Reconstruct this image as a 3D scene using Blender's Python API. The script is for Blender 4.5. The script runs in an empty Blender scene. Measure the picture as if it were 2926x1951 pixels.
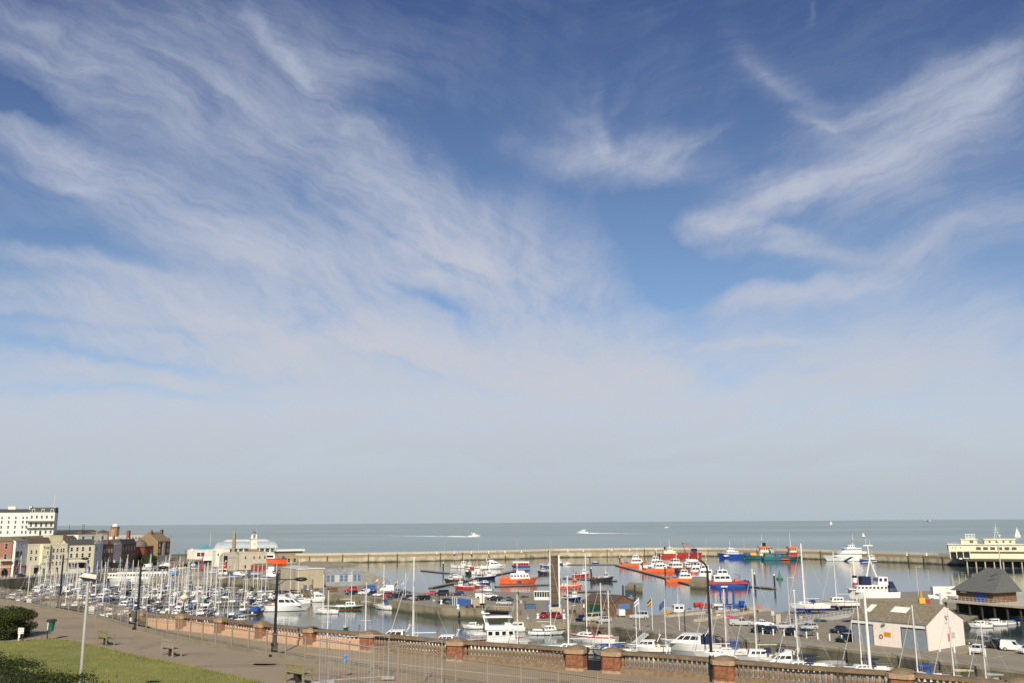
import bpy, math, random
from mathutils import Vector, Matrix
R = math.radians
rnd = random.Random(7)
sc = bpy.context.scene
COL = sc.collection
# ---------------------------------------------------------------- camera
CAMZ, F, PW, PH = 26.0, 2600.0, 2926.0, 1951.0
pitch = math.atan((1491.5 - PH / 2) / F)
roll = R(0.39)
fw = Vector((0, math.cos(pitch), math.sin(pitch)))
up0 = Vector((0, -math.sin(pitch), math.cos(pitch)))
ri0 = Vector((1, 0, 0))
rgt = ri0 * math.cos(roll) - up0 * math.sin(roll)
upv = ri0 * math.sin(roll) + up0 * math.cos(roll)
CAM = Vector((0, 0, CAMZ))
def ray(px, py):
    return fw + rgt * ((px - PW / 2) / F) + upv * ((PH / 2 - py) / F)
def G(px, py, z=0.0):
    """point of the level plane z seen at photo position px, py"""
    d = ray(px, py)
    return CAM + d * ((z - CAMZ) / d.z)
def D(px, py, dist):
    """point at depth dist (metres north of the camera)"""
    d = ray(px, py)
    return CAM + d * (dist / d.y)
cd = bpy.data.cameras.new('camera')
cam = bpy.data.objects.new('camera', cd)
COL.objects.link(cam)
cd.sensor_width = 36.0
cd.lens = 36.0 * F / PW
cd.clip_start = 0.5
cd.clip_end = 90000
cam.matrix_world = Matrix(((rgt.x, upv.x, -fw.x, CAM.x), (rgt.y, upv.y, -fw.y, CAM.y), (rgt.z, upv.z, -fw.z, CAM.z), (0, 0, 0, 1)))
sc.camera = cam
# ---------------------------------------------------------------- materials
MATS = {}
def N(nt, typ, **kw):
    n = nt.nodes.new(typ)
    for k, v in kw.items():
        if k.startswith('i_'):
            key = k[2:]
            n.inputs[int(key) if key.isdigit() else key].default_value = v
        else:
            setattr(n, k, v)
    return n
def base_mat(name):
    m = bpy.data.materials.new(name)
    m.use_nodes = True
    nt = m.node_tree
    b = nt.nodes['Principled BSDF']
    return m, nt, b
def ramp(nt, pts, interp='LINEAR'):
    r = N(nt, 'ShaderNodeValToRGB')
    r.color_ramp.interpolation = interp
    while len(r.color_ramp.elements) < len(pts):
        r.color_ramp.elements.new(0.5)
    for e, (p, c) in zip(r.color_ramp.elements, pts):
        e.position = p
        e.color = (c[0], c[1], c[2], 1) if not isinstance(c, (int, float)) else (c, c, c, 1)
    return r
def mix(nt, fac, a, b, mode='MIX'):
    n = N(nt, 'ShaderNodeMix', data_type='RGBA', blend_type=mode)
    for i, x in ((0, fac), (6, a), (7, b)):
        if isinstance(x, bpy.types.NodeSocket):
            nt.links.new(x, n.inputs[i])
        else:
            n.inputs[i].default_value = x if i == 0 else (x[0], x[1], x[2], 1)
    return n.outputs[2]
def mth(nt, op, a, b=None, clamp=False):
    n = N(nt, 'ShaderNodeMath', operation=op, use_clamp=clamp)
    for i, x in ((0, a), (1, b)):
        if x is None: continue
        if isinstance(x, bpy.types.NodeSocket):
            nt.links.new(x, n.inputs[i])
        else:
            n.inputs[i].default_value = x
    return n.outputs[0]
def noise(nt, scale, detail=4, rough=.55, vec=None, stretch=None, dist=0):
    n = N(nt, 'ShaderNodeTexNoise', i_Scale=scale, i_Detail=detail, i_Roughness=rough, i_Distortion=dist)
    if vec is None:
        tc = N(nt, 'ShaderNodeTexCoord')
        vec = tc.outputs['Object']
    if stretch:
        mp = N(nt, 'ShaderNodeMapping', i_Scale=stretch)
        nt.links.new(vec, mp.inputs[0])
        vec = mp.outputs[0]
    nt.links.new(vec, n.inputs['Vector'])
    return n.outputs[0]
def mat(key, col=None, rough=.55, metal=0, var=.12, scale=1.5, bump=0, stain=None, coat=0, tint=0, spec=.5, streak=False):
    """painted / plain surface with mottling; stain = colour of dirt patches"""
    if key in MATS: return MATS[key]
    m, nt, b = base_mat(key)
    b.inputs['Roughness'].default_value = rough
    b.inputs['Metallic'].default_value = metal
    b.inputs['Specular IOR Level'].default_value = spec
    if coat: b.inputs['Coat Weight'].default_value = coat
    nz = noise(nt, scale, 6, .6)
    lo = [c * (1 - var) for c in col]; hi = [min(1, c * (1 + var)) for c in col]
    r = ramp(nt, [(.3, lo), (.7, hi)])
    nt.links.new(nz, r.inputs[0])
    out = r.outputs[0]
    if stain:
        n2 = noise(nt, scale * .7, 8, .7, stretch=(1, 1, .25) if streak else None)
        r2 = ramp(nt, [(.48, 0), (.75, .75)])
        nt.links.new(n2, r2.inputs[0])
        out = mix(nt, r2.outputs[0], out, stain)
    if tint:
        oi = N(nt, 'ShaderNodeObjectInfo')
        r3 = ramp(nt, [(0, 1 - tint), (1, 1)])
        nt.links.new(oi.outputs['Random'], r3.inputs[0])
        out = mix(nt, 1.0, out, r3.outputs[0], 'MULTIPLY')
    nt.links.new(out, b.inputs['Base Color'])
    if bump:
        bp = N(nt, 'ShaderNodeBump', i_Strength=bump, i_Distance=.05)
        nt.links.new(noise(nt, scale * 6, 6, .65), bp.inputs['Height'])
        nt.links.new(bp.outputs[0], b.inputs['Normal'])
    MATS[key] = m
    return m
# ---------------------------------------------------------------- mesh builder
class MB:
    def __init__(s):
        s.v, s.f, s.fm, s.slots = [], [], [], []
        s.T = None
    def slot(s, m):
        if m not in s.slots: s.slots.append(m)
        return s.slots.index(m)
    def add(s, verts, faces, m):
        o = len(s.v)
        if s.T is not None:
            verts = [s.T @ Vector(p) for p in verts]
        s.v.extend([(p[0], p[1], p[2]) for p in verts])
        k = s.slot(m)
        for f in faces:
            s.f.append([i + o for i in f]); s.fm.append(k)
        return s
    def box(s, x0, x1, y0, y1, z0, z1, m):
        v = [(x0, y0, z0), (x1, y0, z0), (x1, y1, z0), (x0, y1, z0), (x0, y0, z1), (x1, y0, z1), (x1, y1, z1), (x0, y1, z1)]
        return s.add(v, [(0, 3, 2, 1), (4, 5, 6, 7), (0, 1, 5, 4), (1, 2, 6, 5), (2, 3, 7, 6), (3, 0, 4, 7)], m)
    def frustum(s, a, b, m):
        """a, b = (x0,x1,y0,y1,z) bottom and top rectangles"""
        v = [(a[0], a[2], a[4]), (a[1], a[2], a[4]), (a[1], a[3], a[4]), (a[0], a[3], a[4]), (b[0], b[2], b[4]), (b[1], b[2], b[4]), (b[1], b[3], b[4]), (b[0], b[3], b[4])]
        return s.add(v, [(0, 3, 2, 1), (4, 5, 6, 7), (0, 1, 5, 4), (1, 2, 6, 5), (2, 3, 7, 6), (3, 0, 4, 7)], m)
    def prism(s, poly, z0, z1, m, mtop=None, bottom=True):
        n = len(poly)
        area = sum(poly[i][0] * poly[(i + 1) % n][1] - poly[(i + 1) % n][0] * poly[i][1] for i in range(n))
        if area < 0: poly = poly[::-1]
        v = [(p[0], p[1], z0) for p in poly] + [(p[0], p[1], z1) for p in poly]
        s.add(v, [(i, (i + 1) % n, n + (i + 1) % n, n + i) for i in range(n)] + ([tuple(range(n - 1, -1, -1))] if bottom else []), m)
        s.add([(p[0], p[1], z1) for p in poly], [tuple(range(n))], mtop or m)
        return s
    def xprism(s, prof, y0, y1, m):
        """profile in x,z extruded along y"""
        n = len(prof)
        v = [(p[0], y0, p[1]) for p in prof] + [(p[0], y1, p[1]) for p in prof]
        return s.add(v, [(i, (i + 1) % n, n + (i + 1) % n, n + i) for i in range(n)] + [tuple(range(n - 1, -1, -1)), tuple(range(n, 2 * n))], m)
    def yprism(s, prof, x0, x1, m):
        """profile in y,z extruded along x"""
        n = len(prof)
        v = [(x0, p[0], p[1]) for p in prof] + [(x1, p[0], p[1]) for p in prof]
        return s.add(v, [(i, (i + 1) % n, n + (i + 1) % n, n + i) for i in range(n)] + [tuple(range(n - 1, -1, -1)), tuple(range(n, 2 * n))], m)
    def tube(s, p0, p1, r0, m, r1=None, n=6):
        p0, p1 = Vector(p0), Vector(p1)
        r1 = r0 if r1 is None else r1
        d = (p1 - p0).normalized()
        a = d.cross(Vector((0, 0, 1)) if abs(d.z) < .9 else Vector((1, 0, 0))).normalized()
        b = d.cross(a)
        v = []
        for p, r in ((p0, r0), (p1, r1)):
            for i in range(n):
                t = 2 * math.pi * i / n
                v.append(p + a * (r * math.cos(t)) + b * (r * math.sin(t)))
        return s.add(v, [(i, n + i, n + (i + 1) % n, (i + 1) % n) for i in range(n)] + [tuple(range(n)), tuple(range(2 * n - 1, n - 1, -1))], m)
    def path(s, pts, r, m, n=6):
        for a, b in zip(pts[:-1], pts[1:]):
            s.tube(a, b, r, m, n=n)
        return s
    def lathe(s, prof, m, n=12, c=(0, 0, 0), cap=True):
        v, f = [], []
        for r, z in prof:
            for i in range(n):
                t = 2 * math.pi * i / n
                v.append((c[0] + r * math.cos(t), c[1] + r * math.sin(t), c[2] + z))
        for k in range(len(prof) - 1):
            for i in range(n):
                f.append((k * n + i, k * n + (i + 1) % n, (k + 1) * n + (i + 1) % n, (k + 1) * n + i))
        if cap:
            f.append(tuple(range(n - 1, -1, -1)))
            f.append(tuple((len(prof) - 1) * n + i for i in range(n)))
        return s.add(v, f, m)
    def ell(s, c, rx, ry, rz, m, nu=10, nv=6):
        prof = [(max(.002, math.sin(math.pi * k / nv)), -math.cos(math.pi * k / nv)) for k in range(nv + 1)]
        t = MB(); t.lathe(prof, m, nu)
        return s.add([(c[0] + p[0] * rx, c[1] + p[1] * ry, c[2] + p[2] * rz) for p in t.v], t.f, m)
    def quad(s, a, b, c, d, m):
        return s.add([a, b, c, d], [(0, 1, 2, 3)], m)
    def loft(s, secs, m, closed=True, caps=True):
        n = len(secs[0])
        v = [p for q in secs for p in q]
        f = []
        for k in range(len(secs) - 1):
            for i in range(n if closed else n - 1):
                j = (i + 1) % n
                f.append((k * n + i, k * n + j, (k + 1) * n + j, (k + 1) * n + i))
        if caps and closed:
            f.append(tuple(range(n - 1, -1, -1)))
            f.append(tuple((len(secs) - 1) * n + i for i in range(n)))
        return s.add(v, f, m)
    def mesh(s, name, smooth=False):
        me = bpy.data.meshes.new(name)
        me.from_pydata(s.v, [], s.f)
        for m in s.slots: me.materials.append(m)
        me.polygons.foreach_set('material_index', s.fm)
        me.update()
        if smooth:
            me.shade_smooth()
            me.set_sharp_from_angle(angle=R(35))
        return me
    def build(s, name, parent=None, smooth=False, loc=(0, 0, 0), rz=0, label=None):
        o = bpy.data.objects.new(name, s.mesh(name, smooth))
        COL.objects.link(o)
        o.location = loc; o.rotation_euler.z = rz
        if parent: o.parent = parent
        if label: o['label'] = label
        return o
def tag(o, label, cat=None, group=None, kind=None):
    o['label'] = label
    if cat: o['category'] = cat
    if group: o['group'] = group
    if kind: o['kind'] = kind
    return o
def thing(name, label, cat, loc=(0, 0, 0), rz=0, group=None, scale=1):
    o = bpy.data.objects.new(name, None)
    COL.objects.link(o)
    o.location = loc; o.rotation_euler = (0, 0, rz); o.scale = (scale,) * 3
    o.empty_display_size = .5
    return tag(o, label, cat, group)
CH = {}
def kids(o):
    return [c for c in COL.objects if c.parent == o]
def struct(name, mb, smooth=False):
    o = mb.build(name, smooth=smooth)
    o['kind'] = 'structure'
    return o
class Proto:
    """first use moves the prototype itself, later uses copy it and all its parts"""
    def __init__(s, root, parts):
        s.root, s.parts, s.used = root, parts, False
    def place(s, loc, rz, label, group=None, scale=1, cat=None):
        if not s.used:
            s.used = True
            r = s.root
        else:
            r = s.root.copy(); COL.objects.link(r)
            mp = {s.root: r}
            for p in s.parts:
                c = p.copy(); COL.objects.link(c); c.parent = mp[p.parent]; mp[p] = c
        r.location = loc; r.rotation_euler = (0, 0, rz)
        r.scale = (scale,) * 3 if isinstance(scale, (int, float)) else scale
        r['label'] = label
        if group: r['group'] = group
        if cat: r['category'] = cat
        return r
# ---------------------------------------------------------------- world, sun
SUN_EL, SUN_AZ = R(37), math.atan2(-1.0, -0.05)          # direction towards the sun, behind the camera
sun_dir = Vector((math.cos(SUN_EL) * math.cos(SUN_AZ), math.cos(SUN_EL) * math.sin(SUN_AZ), math.sin(SUN_EL)))
w = bpy.data.worlds.new('World'); sc.world = w
w.use_nodes = True
nt = w.node_tree
bg = nt.nodes['Background']
sky = N(nt, 'ShaderNodeTexSky', sky_type='NISHITA', sun_disc=False, sun_elevation=SUN_EL)
sky.sun_rotation = math.atan2(sun_dir.x, sun_dir.y)
sky.altitude = 0; sky.air_density = 1.0; sky.dust_density = .6; sky.ozone_density = 3.0
tc = N(nt, 'ShaderNodeTexCoord')
sx = N(nt, 'ShaderNodeSeparateXYZ'); nt.links.new(tc.outputs['Generated'], sx.inputs[0])
X, Y, Z = sx.outputs
ay = mth(nt, 'MAXIMUM', mth(nt, 'ABSOLUTE', Y), .12)
U = mth(nt, 'DIVIDE', X, ay)                              # horizontal tangent of the bearing
V = mth(nt, 'DIVIDE', Z, ay)                              # vertical tangent
uv = N(nt, 'ShaderNodeCombineXYZ'); nt.links.new(U, uv.inputs[0]); nt.links.new(V, uv.inputs[1])
wn = N(nt, 'ShaderNodeTexNoise', i_Scale=4.5, i_Detail=6, i_Roughness=.58); nt.links.new(uv.outputs[0], wn.inputs['Vector'])
ws = N(nt, 'ShaderNodeSeparateXYZ'); nt.links.new(wn.outputs['Color'], ws.inputs[0])
Uw = mth(nt, 'ADD', U, mth(nt, 'MULTIPLY', mth(nt, 'SUBTRACT', ws.outputs[0], .5), .13))
Vw = mth(nt, 'ADD', V, mth(nt, 'MULTIPLY', mth(nt, 'SUBTRACT', ws.outputs[1], .5), .10))
def tang(px, py):
    d = ray(px, py); return d.x / d.y, d.z / d.y
def strokes(lst):
    """soft streaks of cloud between two bearings: (x0,y0,x1,y1,width,strength)"""
    tot = None
    for x0, y0, x1, y1, wd, st in lst:
        a, b = tang(x0, y0), tang(x1, y1)
        cx, cy = (a[0] + b[0]) / 2, (a[1] + b[1]) / 2
        dx, dy = b[0] - a[0], b[1] - a[1]
        L = math.hypot(dx, dy) or 1e-3
        ux, uy = dx / L, dy / L
        hw = wd / F
        # along / across in stroke space
        du = mth(nt, 'SUBTRACT', Uw, cx); dv = mth(nt, 'SUBTRACT', Vw, cy)
        al = mth(nt, 'ADD', mth(nt, 'MULTIPLY', du, ux / (L * .62)), mth(nt, 'MULTIPLY', dv, uy / (L * .62)))
        ac = mth(nt, 'ADD', mth(nt, 'MULTIPLY', du, -uy / hw), mth(nt, 'MULTIPLY', dv, ux / hw))
        q = mth(nt, 'ADD', mth(nt, 'MULTIPLY', al, al), mth(nt, 'MULTIPLY', ac, ac))
        g = mth(nt, 'MULTIPLY', mth(nt, 'EXPONENT', mth(nt, 'MULTIPLY', q, -1.0)), st)
        tot = g if tot is None else mth(nt, 'ADD', tot, g)
    return tot
S = [ # broad veils and streaks (photo bearings)
 (100, 250, 1100, 560, 300, .12), (0, 330, 520, 600, 62, .58), (350, 560, 900, 800, 85, .50), (0, 480, 420, 590, 26, .30), (560, 720, 1100, 900, 110, .45),
 (0, 60, 700, 300, 170, .20), (730, 10, 980, 310, 34, .40), (820, 180, 1080, 200, 70, .22), (0, 120, 260, 190, 20, .30), (80, 60, 420, 250, 18, .16), (330, 60, 700, 290, 16, .16), (560, 180, 760, 330, 22, .18), (0, 30, 300, 110, 26, .12), (250, 200, 1000, 480, 190, .20), (850, 330, 1250, 600, 150, .28), (400, 0, 1000, 120, 90, .18),
 (1080, 620, 1700, 930, 150, .55), (1000, 690, 1500, 860, 120, .42), (1150, 690, 1330, 760, 60, .40), (1400, 580, 1720, 850, 110, .30),
 (0, 840, 800, 940, 70, .62), (0, 735, 520, 810, 26, .40), (300, 800, 1000, 1010, 55, .45), (0, 905, 500, 965, 26, .35), (0, 1000, 900, 1060, 80, .45), (0, 1020, 700, 1095, 30, .30), (700, 890, 1500, 1060, 60, .45), (600, 980, 1700, 1120, 110, .50), (900, 1000, 1500, 1040, 40, .25),
 (1650, 250, 1700, 430, 26, .16), (1690, 220, 1720, 430, 22, .13), (1780, 240, 1710, 420, 20, .12), (1640, 330, 1740, 460, 55, .26), (1600, 350, 1680, 380, 30, .10), (1700, 455, 1960, 400, 42, .36), (1860, 460, 2020, 365, 16, .26), (1900, 480, 2050, 360, 12, .20), (1500, 430, 1900, 490, 45, .30), (1600, 470, 1950, 480, 60, .16), (2050, 500, 2250, 490, 35, .14),
 (2000, 645, 2380, 480, 44, .55), (2250, 520, 2926, 240, 62, .58), (2330, 540, 2926, 330, 50, .22), (2500, 330, 2926, 170, 60, .22), (2300, 560, 2926, 420, 90, .12), (1970, 650, 2300, 680, 34, .62), (2100, 720, 2480, 720, 28, .45), (2650, 380, 2926, 250, 60, .30),
 (2290, 325, 2400, 360, 16, .26), (2360, 350, 2660, 250, 34, .26), (2400, 330, 2700, 190, 60, .14), (2660, 230, 2926, 160, 50, .38), (2160, 140, 2360, 320, 48, .16), (2180, 160, 2280, 260, 20, .12), (2320, 0, 2310, 50, 9, .14),
 (2020, 900, 2500, 800, 46, .60), (2400, 815, 2926, 600, 60, .48), (1990, 995, 2250, 990, 14, .55), (2150, 1050, 2926, 960, 80, .75), (2350, 600, 2926, 560, 60, .14), (2500, 900, 2926, 880, 80, .25),
 (2250, 520, 2926, 440, 140, .10), (1500, 1020, 2200, 1120, 90, .50), (0, 1170, 2926, 1150, 150, .55),
]
veil = strokes(S)
gaps = strokes([(-120, 190, 150, 300, 40, .60), (0, 700, 300, 720, 40, .14), (1800, 560, 1960, 880, 80, .40), (1100, 330, 1500, 520, 80, .15), (2080, 840, 2500, 760, 24, .22), (0, 925, 600, 950, 16, .30), (60, 985, 800, 1080, 20, .50), (0, 1095, 900, 1135, 15, .40), (2030, 1060, 2200, 1120, 45, .50), (1190, 840, 1310, 950, 20, .50), (1000, 1030, 1500, 1140, 17, .40), (500, 860, 800, 930, 18, .3)])
# fibres: fanning out from a point low over the sea, and level bands below it
vp = tang(1560, 1210)
w2 = N(nt, 'ShaderNodeTexNoise', i_Scale=9, i_Detail=4, i_Roughness=.55); nt.links.new(uv.outputs[0], w2.inputs['Vector'])
s2 = N(nt, 'ShaderNodeSeparateXYZ'); nt.links.new(w2.outputs['Color'], s2.inputs[0])
Uf = mth(nt, 'ADD', Uw, mth(nt, 'MULTIPLY', mth(nt, 'SUBTRACT', s2.outputs[0], .5), .022)); Vf = mth(nt, 'ADD', Vw, mth(nt, 'MULTIPLY', mth(nt, 'SUBTRACT', s2.outputs[1], .5), .022))
du = mth(nt, 'SUBTRACT', Uf, vp[0]); dv = mth(nt, 'SUBTRACT', Vf, vp[1])
th = mth(nt, 'ARCTAN2', mth(nt, 'ADD', mth(nt, 'ABSOLUTE', dv), .03), du)
rr = mth(nt, 'LOGARITHM', mth(nt, 'ADD', mth(nt, 'SQRT', mth(nt, 'ADD', mth(nt, 'MULTIPLY', du, du), mth(nt, 'MULTIPLY', dv, dv))), .06), 2.718)
pv = N(nt, 'ShaderNodeCombineXYZ'); nt.links.new(mth(nt, 'MULTIPLY', th, 3.6), pv.inputs[0]); nt.links.new(mth(nt, 'MULTIPLY', rr, 1.9), pv.inputs[1])
f1 = N(nt, 'ShaderNodeTexNoise', i_Scale=1.7, i_Detail=7, i_Roughness=.54, i_Distortion=.25); nt.links.new(pv.outputs[0], f1.inputs['Vector'])
hv2 = N(nt, 'ShaderNodeCombineXYZ'); nt.links.new(mth(nt, 'MULTIPLY', Uf, 2.2), hv2.inputs[0]); nt.links.new(mth(nt, 'ADD', mth(nt, 'MULTIPLY', Vf, 15), mth(nt, 'MULTIPLY', Uf, -1.5)), hv2.inputs[1])
f2 = N(nt, 'ShaderNodeTexNoise', i_Scale=1.3, i_Detail=9, i_Roughness=.58, i_Distortion=.15); nt.links.new(hv2.outputs[0], f2.inputs['Vector'])
uvw = N(nt, 'ShaderNodeCombineXYZ'); nt.links.new(Uw, uvw.inputs[0]); nt.links.new(Vw, uvw.inputs[1])
m3 = N(nt, 'ShaderNodeMapping', vector_type='TEXTURE', i_Scale=(1.0, .17, 1), i_Rotation=(0, 0, R(-31))); nt.links.new(uvw.outputs[0], m3.inputs[0])
m4 = N(nt, 'ShaderNodeMapping', vector_type='TEXTURE', i_Scale=(1.0, .17, 1), i_Rotation=(0, 0, R(20))); nt.links.new(uvw.outputs[0], m4.inputs[0])
f3a = N(nt, 'ShaderNodeTexNoise', i_Scale=3.8, i_Detail=13, i_Roughness=.68, i_Distortion=.30); nt.links.new(m3.outputs[0], f3a.inputs['Vector'])
f3b = N(nt, 'ShaderNodeTexNoise', i_Scale=3.8, i_Detail=13, i_Roughness=.68, i_Distortion=.30); nt.links.new(m4.outputs[0], f3b.inputs['Vector'])
sd_ = N(nt, 'ShaderNodeMapRange', i_1=-.1, i_2=.25, i_3=0.0, i_4=1.0, interpolation_type='SMOOTHSTEP'); nt.links.new(U, sd_.inputs[0])
f3 = N(nt, 'ShaderNodeMix', data_type='FLOAT'); nt.links.new(sd_.outputs[0], f3.inputs[0]); nt.links.new(f3a.outputs[0], f3.inputs[2]); nt.links.new(f3b.outputs[0], f3.inputs[3])
lowb = N(nt, 'ShaderNodeMapRange', i_1=vp[1] + .0, i_2=vp[1] + .16, i_3=1.0, i_4=0.12, interpolation_type='SMOOTHSTEP'); nt.links.new(V, lowb.inputs[0])
fm = N(nt, 'ShaderNodeMix', data_type='FLOAT'); nt.links.new(lowb.outputs[0], fm.inputs[0]); nt.links.new(f1.outputs[0], fm.inputs[2]); nt.links.new(f2.outputs[0], fm.inputs[3])
pv2 = N(nt, 'ShaderNodeCombineXYZ'); nt.links.new(mth(nt, 'ADD', mth(nt, 'MULTIPLY', th, 10), mth(nt, 'MULTIPLY', rr, 1.2)), pv2.inputs[0]); nt.links.new(mth(nt, 'MULTIPLY', rr, 4.0), pv2.inputs[1])
f4 = N(nt, 'ShaderNodeTexNoise', i_Scale=1.7, i_Detail=8, i_Roughness=.62, i_Distortion=.5); nt.links.new(pv2.outputs[0], f4.inputs['Vector'])
fib = mth(nt, 'ADD', mth(nt, 'ADD', mth(nt, 'MULTIPLY', fm.outputs[0], .38), mth(nt, 'MULTIPLY', f4.outputs[0], .12)), mth(nt, 'MULTIPLY', f3.outputs[0], .50))
fr = N(nt, 'ShaderNodeMapRange', i_1=.37, i_2=.63, i_3=.12, i_4=1.74); nt.links.new(fib, fr.inputs[0])
dens = mth(nt, 'MULTIPLY', mth(nt, 'SUBTRACT', veil, gaps), fr.outputs[0])
thin = N(nt, 'ShaderNodeMapRange', i_1=.46, i_2=.70, i_3=0.0, i_4=.10); nt.links.new(fib, thin.inputs[0])
dens = mth(nt, 'ADD', dens, thin.outputs[0])
low = N(nt, 'ShaderNodeMapRange', i_1=.02, i_2=.29, i_3=.95, i_4=0.0, interpolation_type='SMOOTHSTEP'); nt.links.new(V, low.inputs[0])
bandr = N(nt, 'ShaderNodeMapRange', i_1=.36, i_2=.54, i_3=.78, i_4=1.0); nt.links.new(f2.outputs[0], bandr.inputs[0])
lowv = mth(nt, 'MAXIMUM', mth(nt, 'SUBTRACT', mth(nt, 'MULTIPLY', low.outputs[0], bandr.outputs[0]), mth(nt, 'MULTIPLY', gaps, .55)), 0)
hzn = N(nt, 'ShaderNodeMapRange', i_1=.02, i_2=.17, i_3=.97, i_4=0.0, interpolation_type='SMOOTHSTEP'); nt.links.new(V, hzn.inputs[0])
lowv = mth(nt, 'MAXIMUM', lowv, hzn.outputs[0])
dens = mth(nt, 'SUBTRACT', 1.0, mth(nt, 'EXPONENT', mth(nt, 'MULTIPLY', mth(nt, 'MAXIMUM', dens, 0), -1.25)))
one = mth(nt, 'SUBTRACT', 1.0, mth(nt, 'MULTIPLY', mth(nt, 'SUBTRACT', 1.0, dens), mth(nt, 'SUBTRACT', 1.0, lowv)))
SKYS = .094
cr = ramp(nt, [(0.0, (4.5, 5.15, 5.65)), (.06, (4.95, 5.4, 5.95)), (.13, (5.7, 5.85, 6.35)), (.32, (5.6, 5.75, 6.6)), (.6, (5.3, 5.8, 6.9))])
nt.links.new(V, cr.inputs[0])
deep = ramp(nt, [(.0, (1.0, 1.0, 1.1)), (.30, (.92, .93, .98)), (.62, (.63, .66, .86))])
nt.links.new(V, deep.inputs[0])
skyc = mix(nt, 1.0, sky.outputs[0], deep.outputs[0], 'MULTIPLY')
fin = mix(nt, one, skyc, cr.outputs[0])
nt.links.new(fin, bg.inputs[0])
bg.inputs[1].default_value = SKYS
sd = bpy.data.lights.new('sun', 'SUN'); so = bpy.data.objects.new('sun', sd); COL.objects.link(so)
sd.energy = 5.0; sd.angle = R(.53); sd.color = (1.0, .90, .73)
so.rotation_euler = (-sun_dir).to_track_quat('-Z', 'Y').to_euler()
so.location = (0, -60, 120)
sc.view_settings.view_transform = 'Standard'; sc.view_settings.look = 'None'
sc.view_settings.exposure = .10; sc.view_settings.gamma = 1
# ---------------------------------------------------------------- water
def water(key, deep, rough, wave, bump, patch, tint2):
    m, nt, b = base_mat(key)
    tc = N(nt, 'ShaderNodeTexCoord'); ob = tc.outputs['Object']
    big = noise(nt, patch, 6, .62, ob, (.22, .7, 1))
    r = ramp(nt, [(.35, deep), (.65, tint2)]); nt.links.new(big, r.inputs[0])
    nt.links.new(r.outputs[0], b.inputs['Base Color'])
    rr = N(nt, 'ShaderNodeMapRange', i_1=.3, i_2=.7, i_3=rough, i_4=rough * 1.5); nt.links.new(big, rr.inputs[0])
    nt.links.new(rr.outputs[0], b.inputs['Roughness'])
    b.inputs['IOR'].default_value = 1.33
    n1 = noise(nt, wave, 5, .6, ob, (.6, 1.4, 1)); n2 = noise(nt, wave * 6, 3, .5, ob)
    h = mth(nt, 'ADD', n1, mth(nt, 'MULTIPLY', n2, .22))
    bp = N(nt, 'ShaderNodeBump', i_Strength=bump, i_Distance=1.0); nt.links.new(h, bp.inputs['Height'])
    nt.links.new(bp.outputs[0], b.inputs['Normal'])
    return m
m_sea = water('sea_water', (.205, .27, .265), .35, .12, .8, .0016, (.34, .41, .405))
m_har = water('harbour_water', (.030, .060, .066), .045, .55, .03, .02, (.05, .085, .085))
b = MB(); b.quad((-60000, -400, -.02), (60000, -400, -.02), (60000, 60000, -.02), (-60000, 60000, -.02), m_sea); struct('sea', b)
# ---------------------------------------------------------------- stone
def stone(key, c1, c2, dark, algae, top=5.0, course=.6, upper=None):
    m, nt, b = base_mat(key)
    tc = N(nt, 'ShaderNodeTexCoord'); ob = tc.outputs['Object']
    nz = noise(nt, .35, 8, .65, ob)
    r = ramp(nt, [(.3, c1), (.7, c2)]); nt.links.new(nz, r.inputs[0])
    out = r.outputs[0]
    st = noise(nt, .25, 7, .7, ob, (1, 1, .3)); r2 = ramp(nt, [(.45, 0), (.68, .8)]); nt.links.new(st, r2.inputs[0])
    out = mix(nt, r2.outputs[0], out, dark)
    sp = N(nt, 'ShaderNodeSeparateXYZ'); nt.links.new(ob, sp.inputs[0])
    # courses of blocks
    fz = mth(nt, 'FRACT', mth(nt, 'DIVIDE', sp.outputs[2], course))
    jn = mth(nt, 'LESS_THAN', fz, .10)
    out = mix(nt, mth(nt, 'MULTIPLY', jn, .35), out, dark)
    zn = mth(nt, 'ADD', sp.outputs[2], mth(nt, 'MULTIPLY', mth(nt, 'SUBTRACT', noise(nt, .15, 5, .6, ob), .5), 2.2))
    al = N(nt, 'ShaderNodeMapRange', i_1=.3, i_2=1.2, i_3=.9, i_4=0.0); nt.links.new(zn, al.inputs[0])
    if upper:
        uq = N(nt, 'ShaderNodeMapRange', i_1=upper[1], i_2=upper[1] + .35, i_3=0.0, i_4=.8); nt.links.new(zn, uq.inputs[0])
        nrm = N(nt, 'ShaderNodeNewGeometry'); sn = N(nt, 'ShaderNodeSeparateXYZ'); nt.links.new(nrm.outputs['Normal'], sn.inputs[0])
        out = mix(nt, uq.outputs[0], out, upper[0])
    out = mix(nt, al.outputs[0], out, algae)
    nt.links.new(out, b.inputs['Base Color'])
    b.inputs['Roughness'].default_value = .85
    bp = N(nt, 'ShaderNodeBump', i_Strength=.6, i_Distance=.2); nt.links.new(nz, bp.inputs['Height']); nt.links.new(bp.outputs[0], b.inputs['Normal'])
    return m
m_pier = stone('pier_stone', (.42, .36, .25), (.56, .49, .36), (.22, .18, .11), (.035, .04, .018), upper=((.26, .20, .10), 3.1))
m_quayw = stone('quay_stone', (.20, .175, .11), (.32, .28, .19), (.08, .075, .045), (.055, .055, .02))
m_quayd = stone('weathered_stone', (.10, .09, .06), (.17, .155, .10), (.04, .042, .03), (.04, .045, .018), course=.75)
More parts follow.
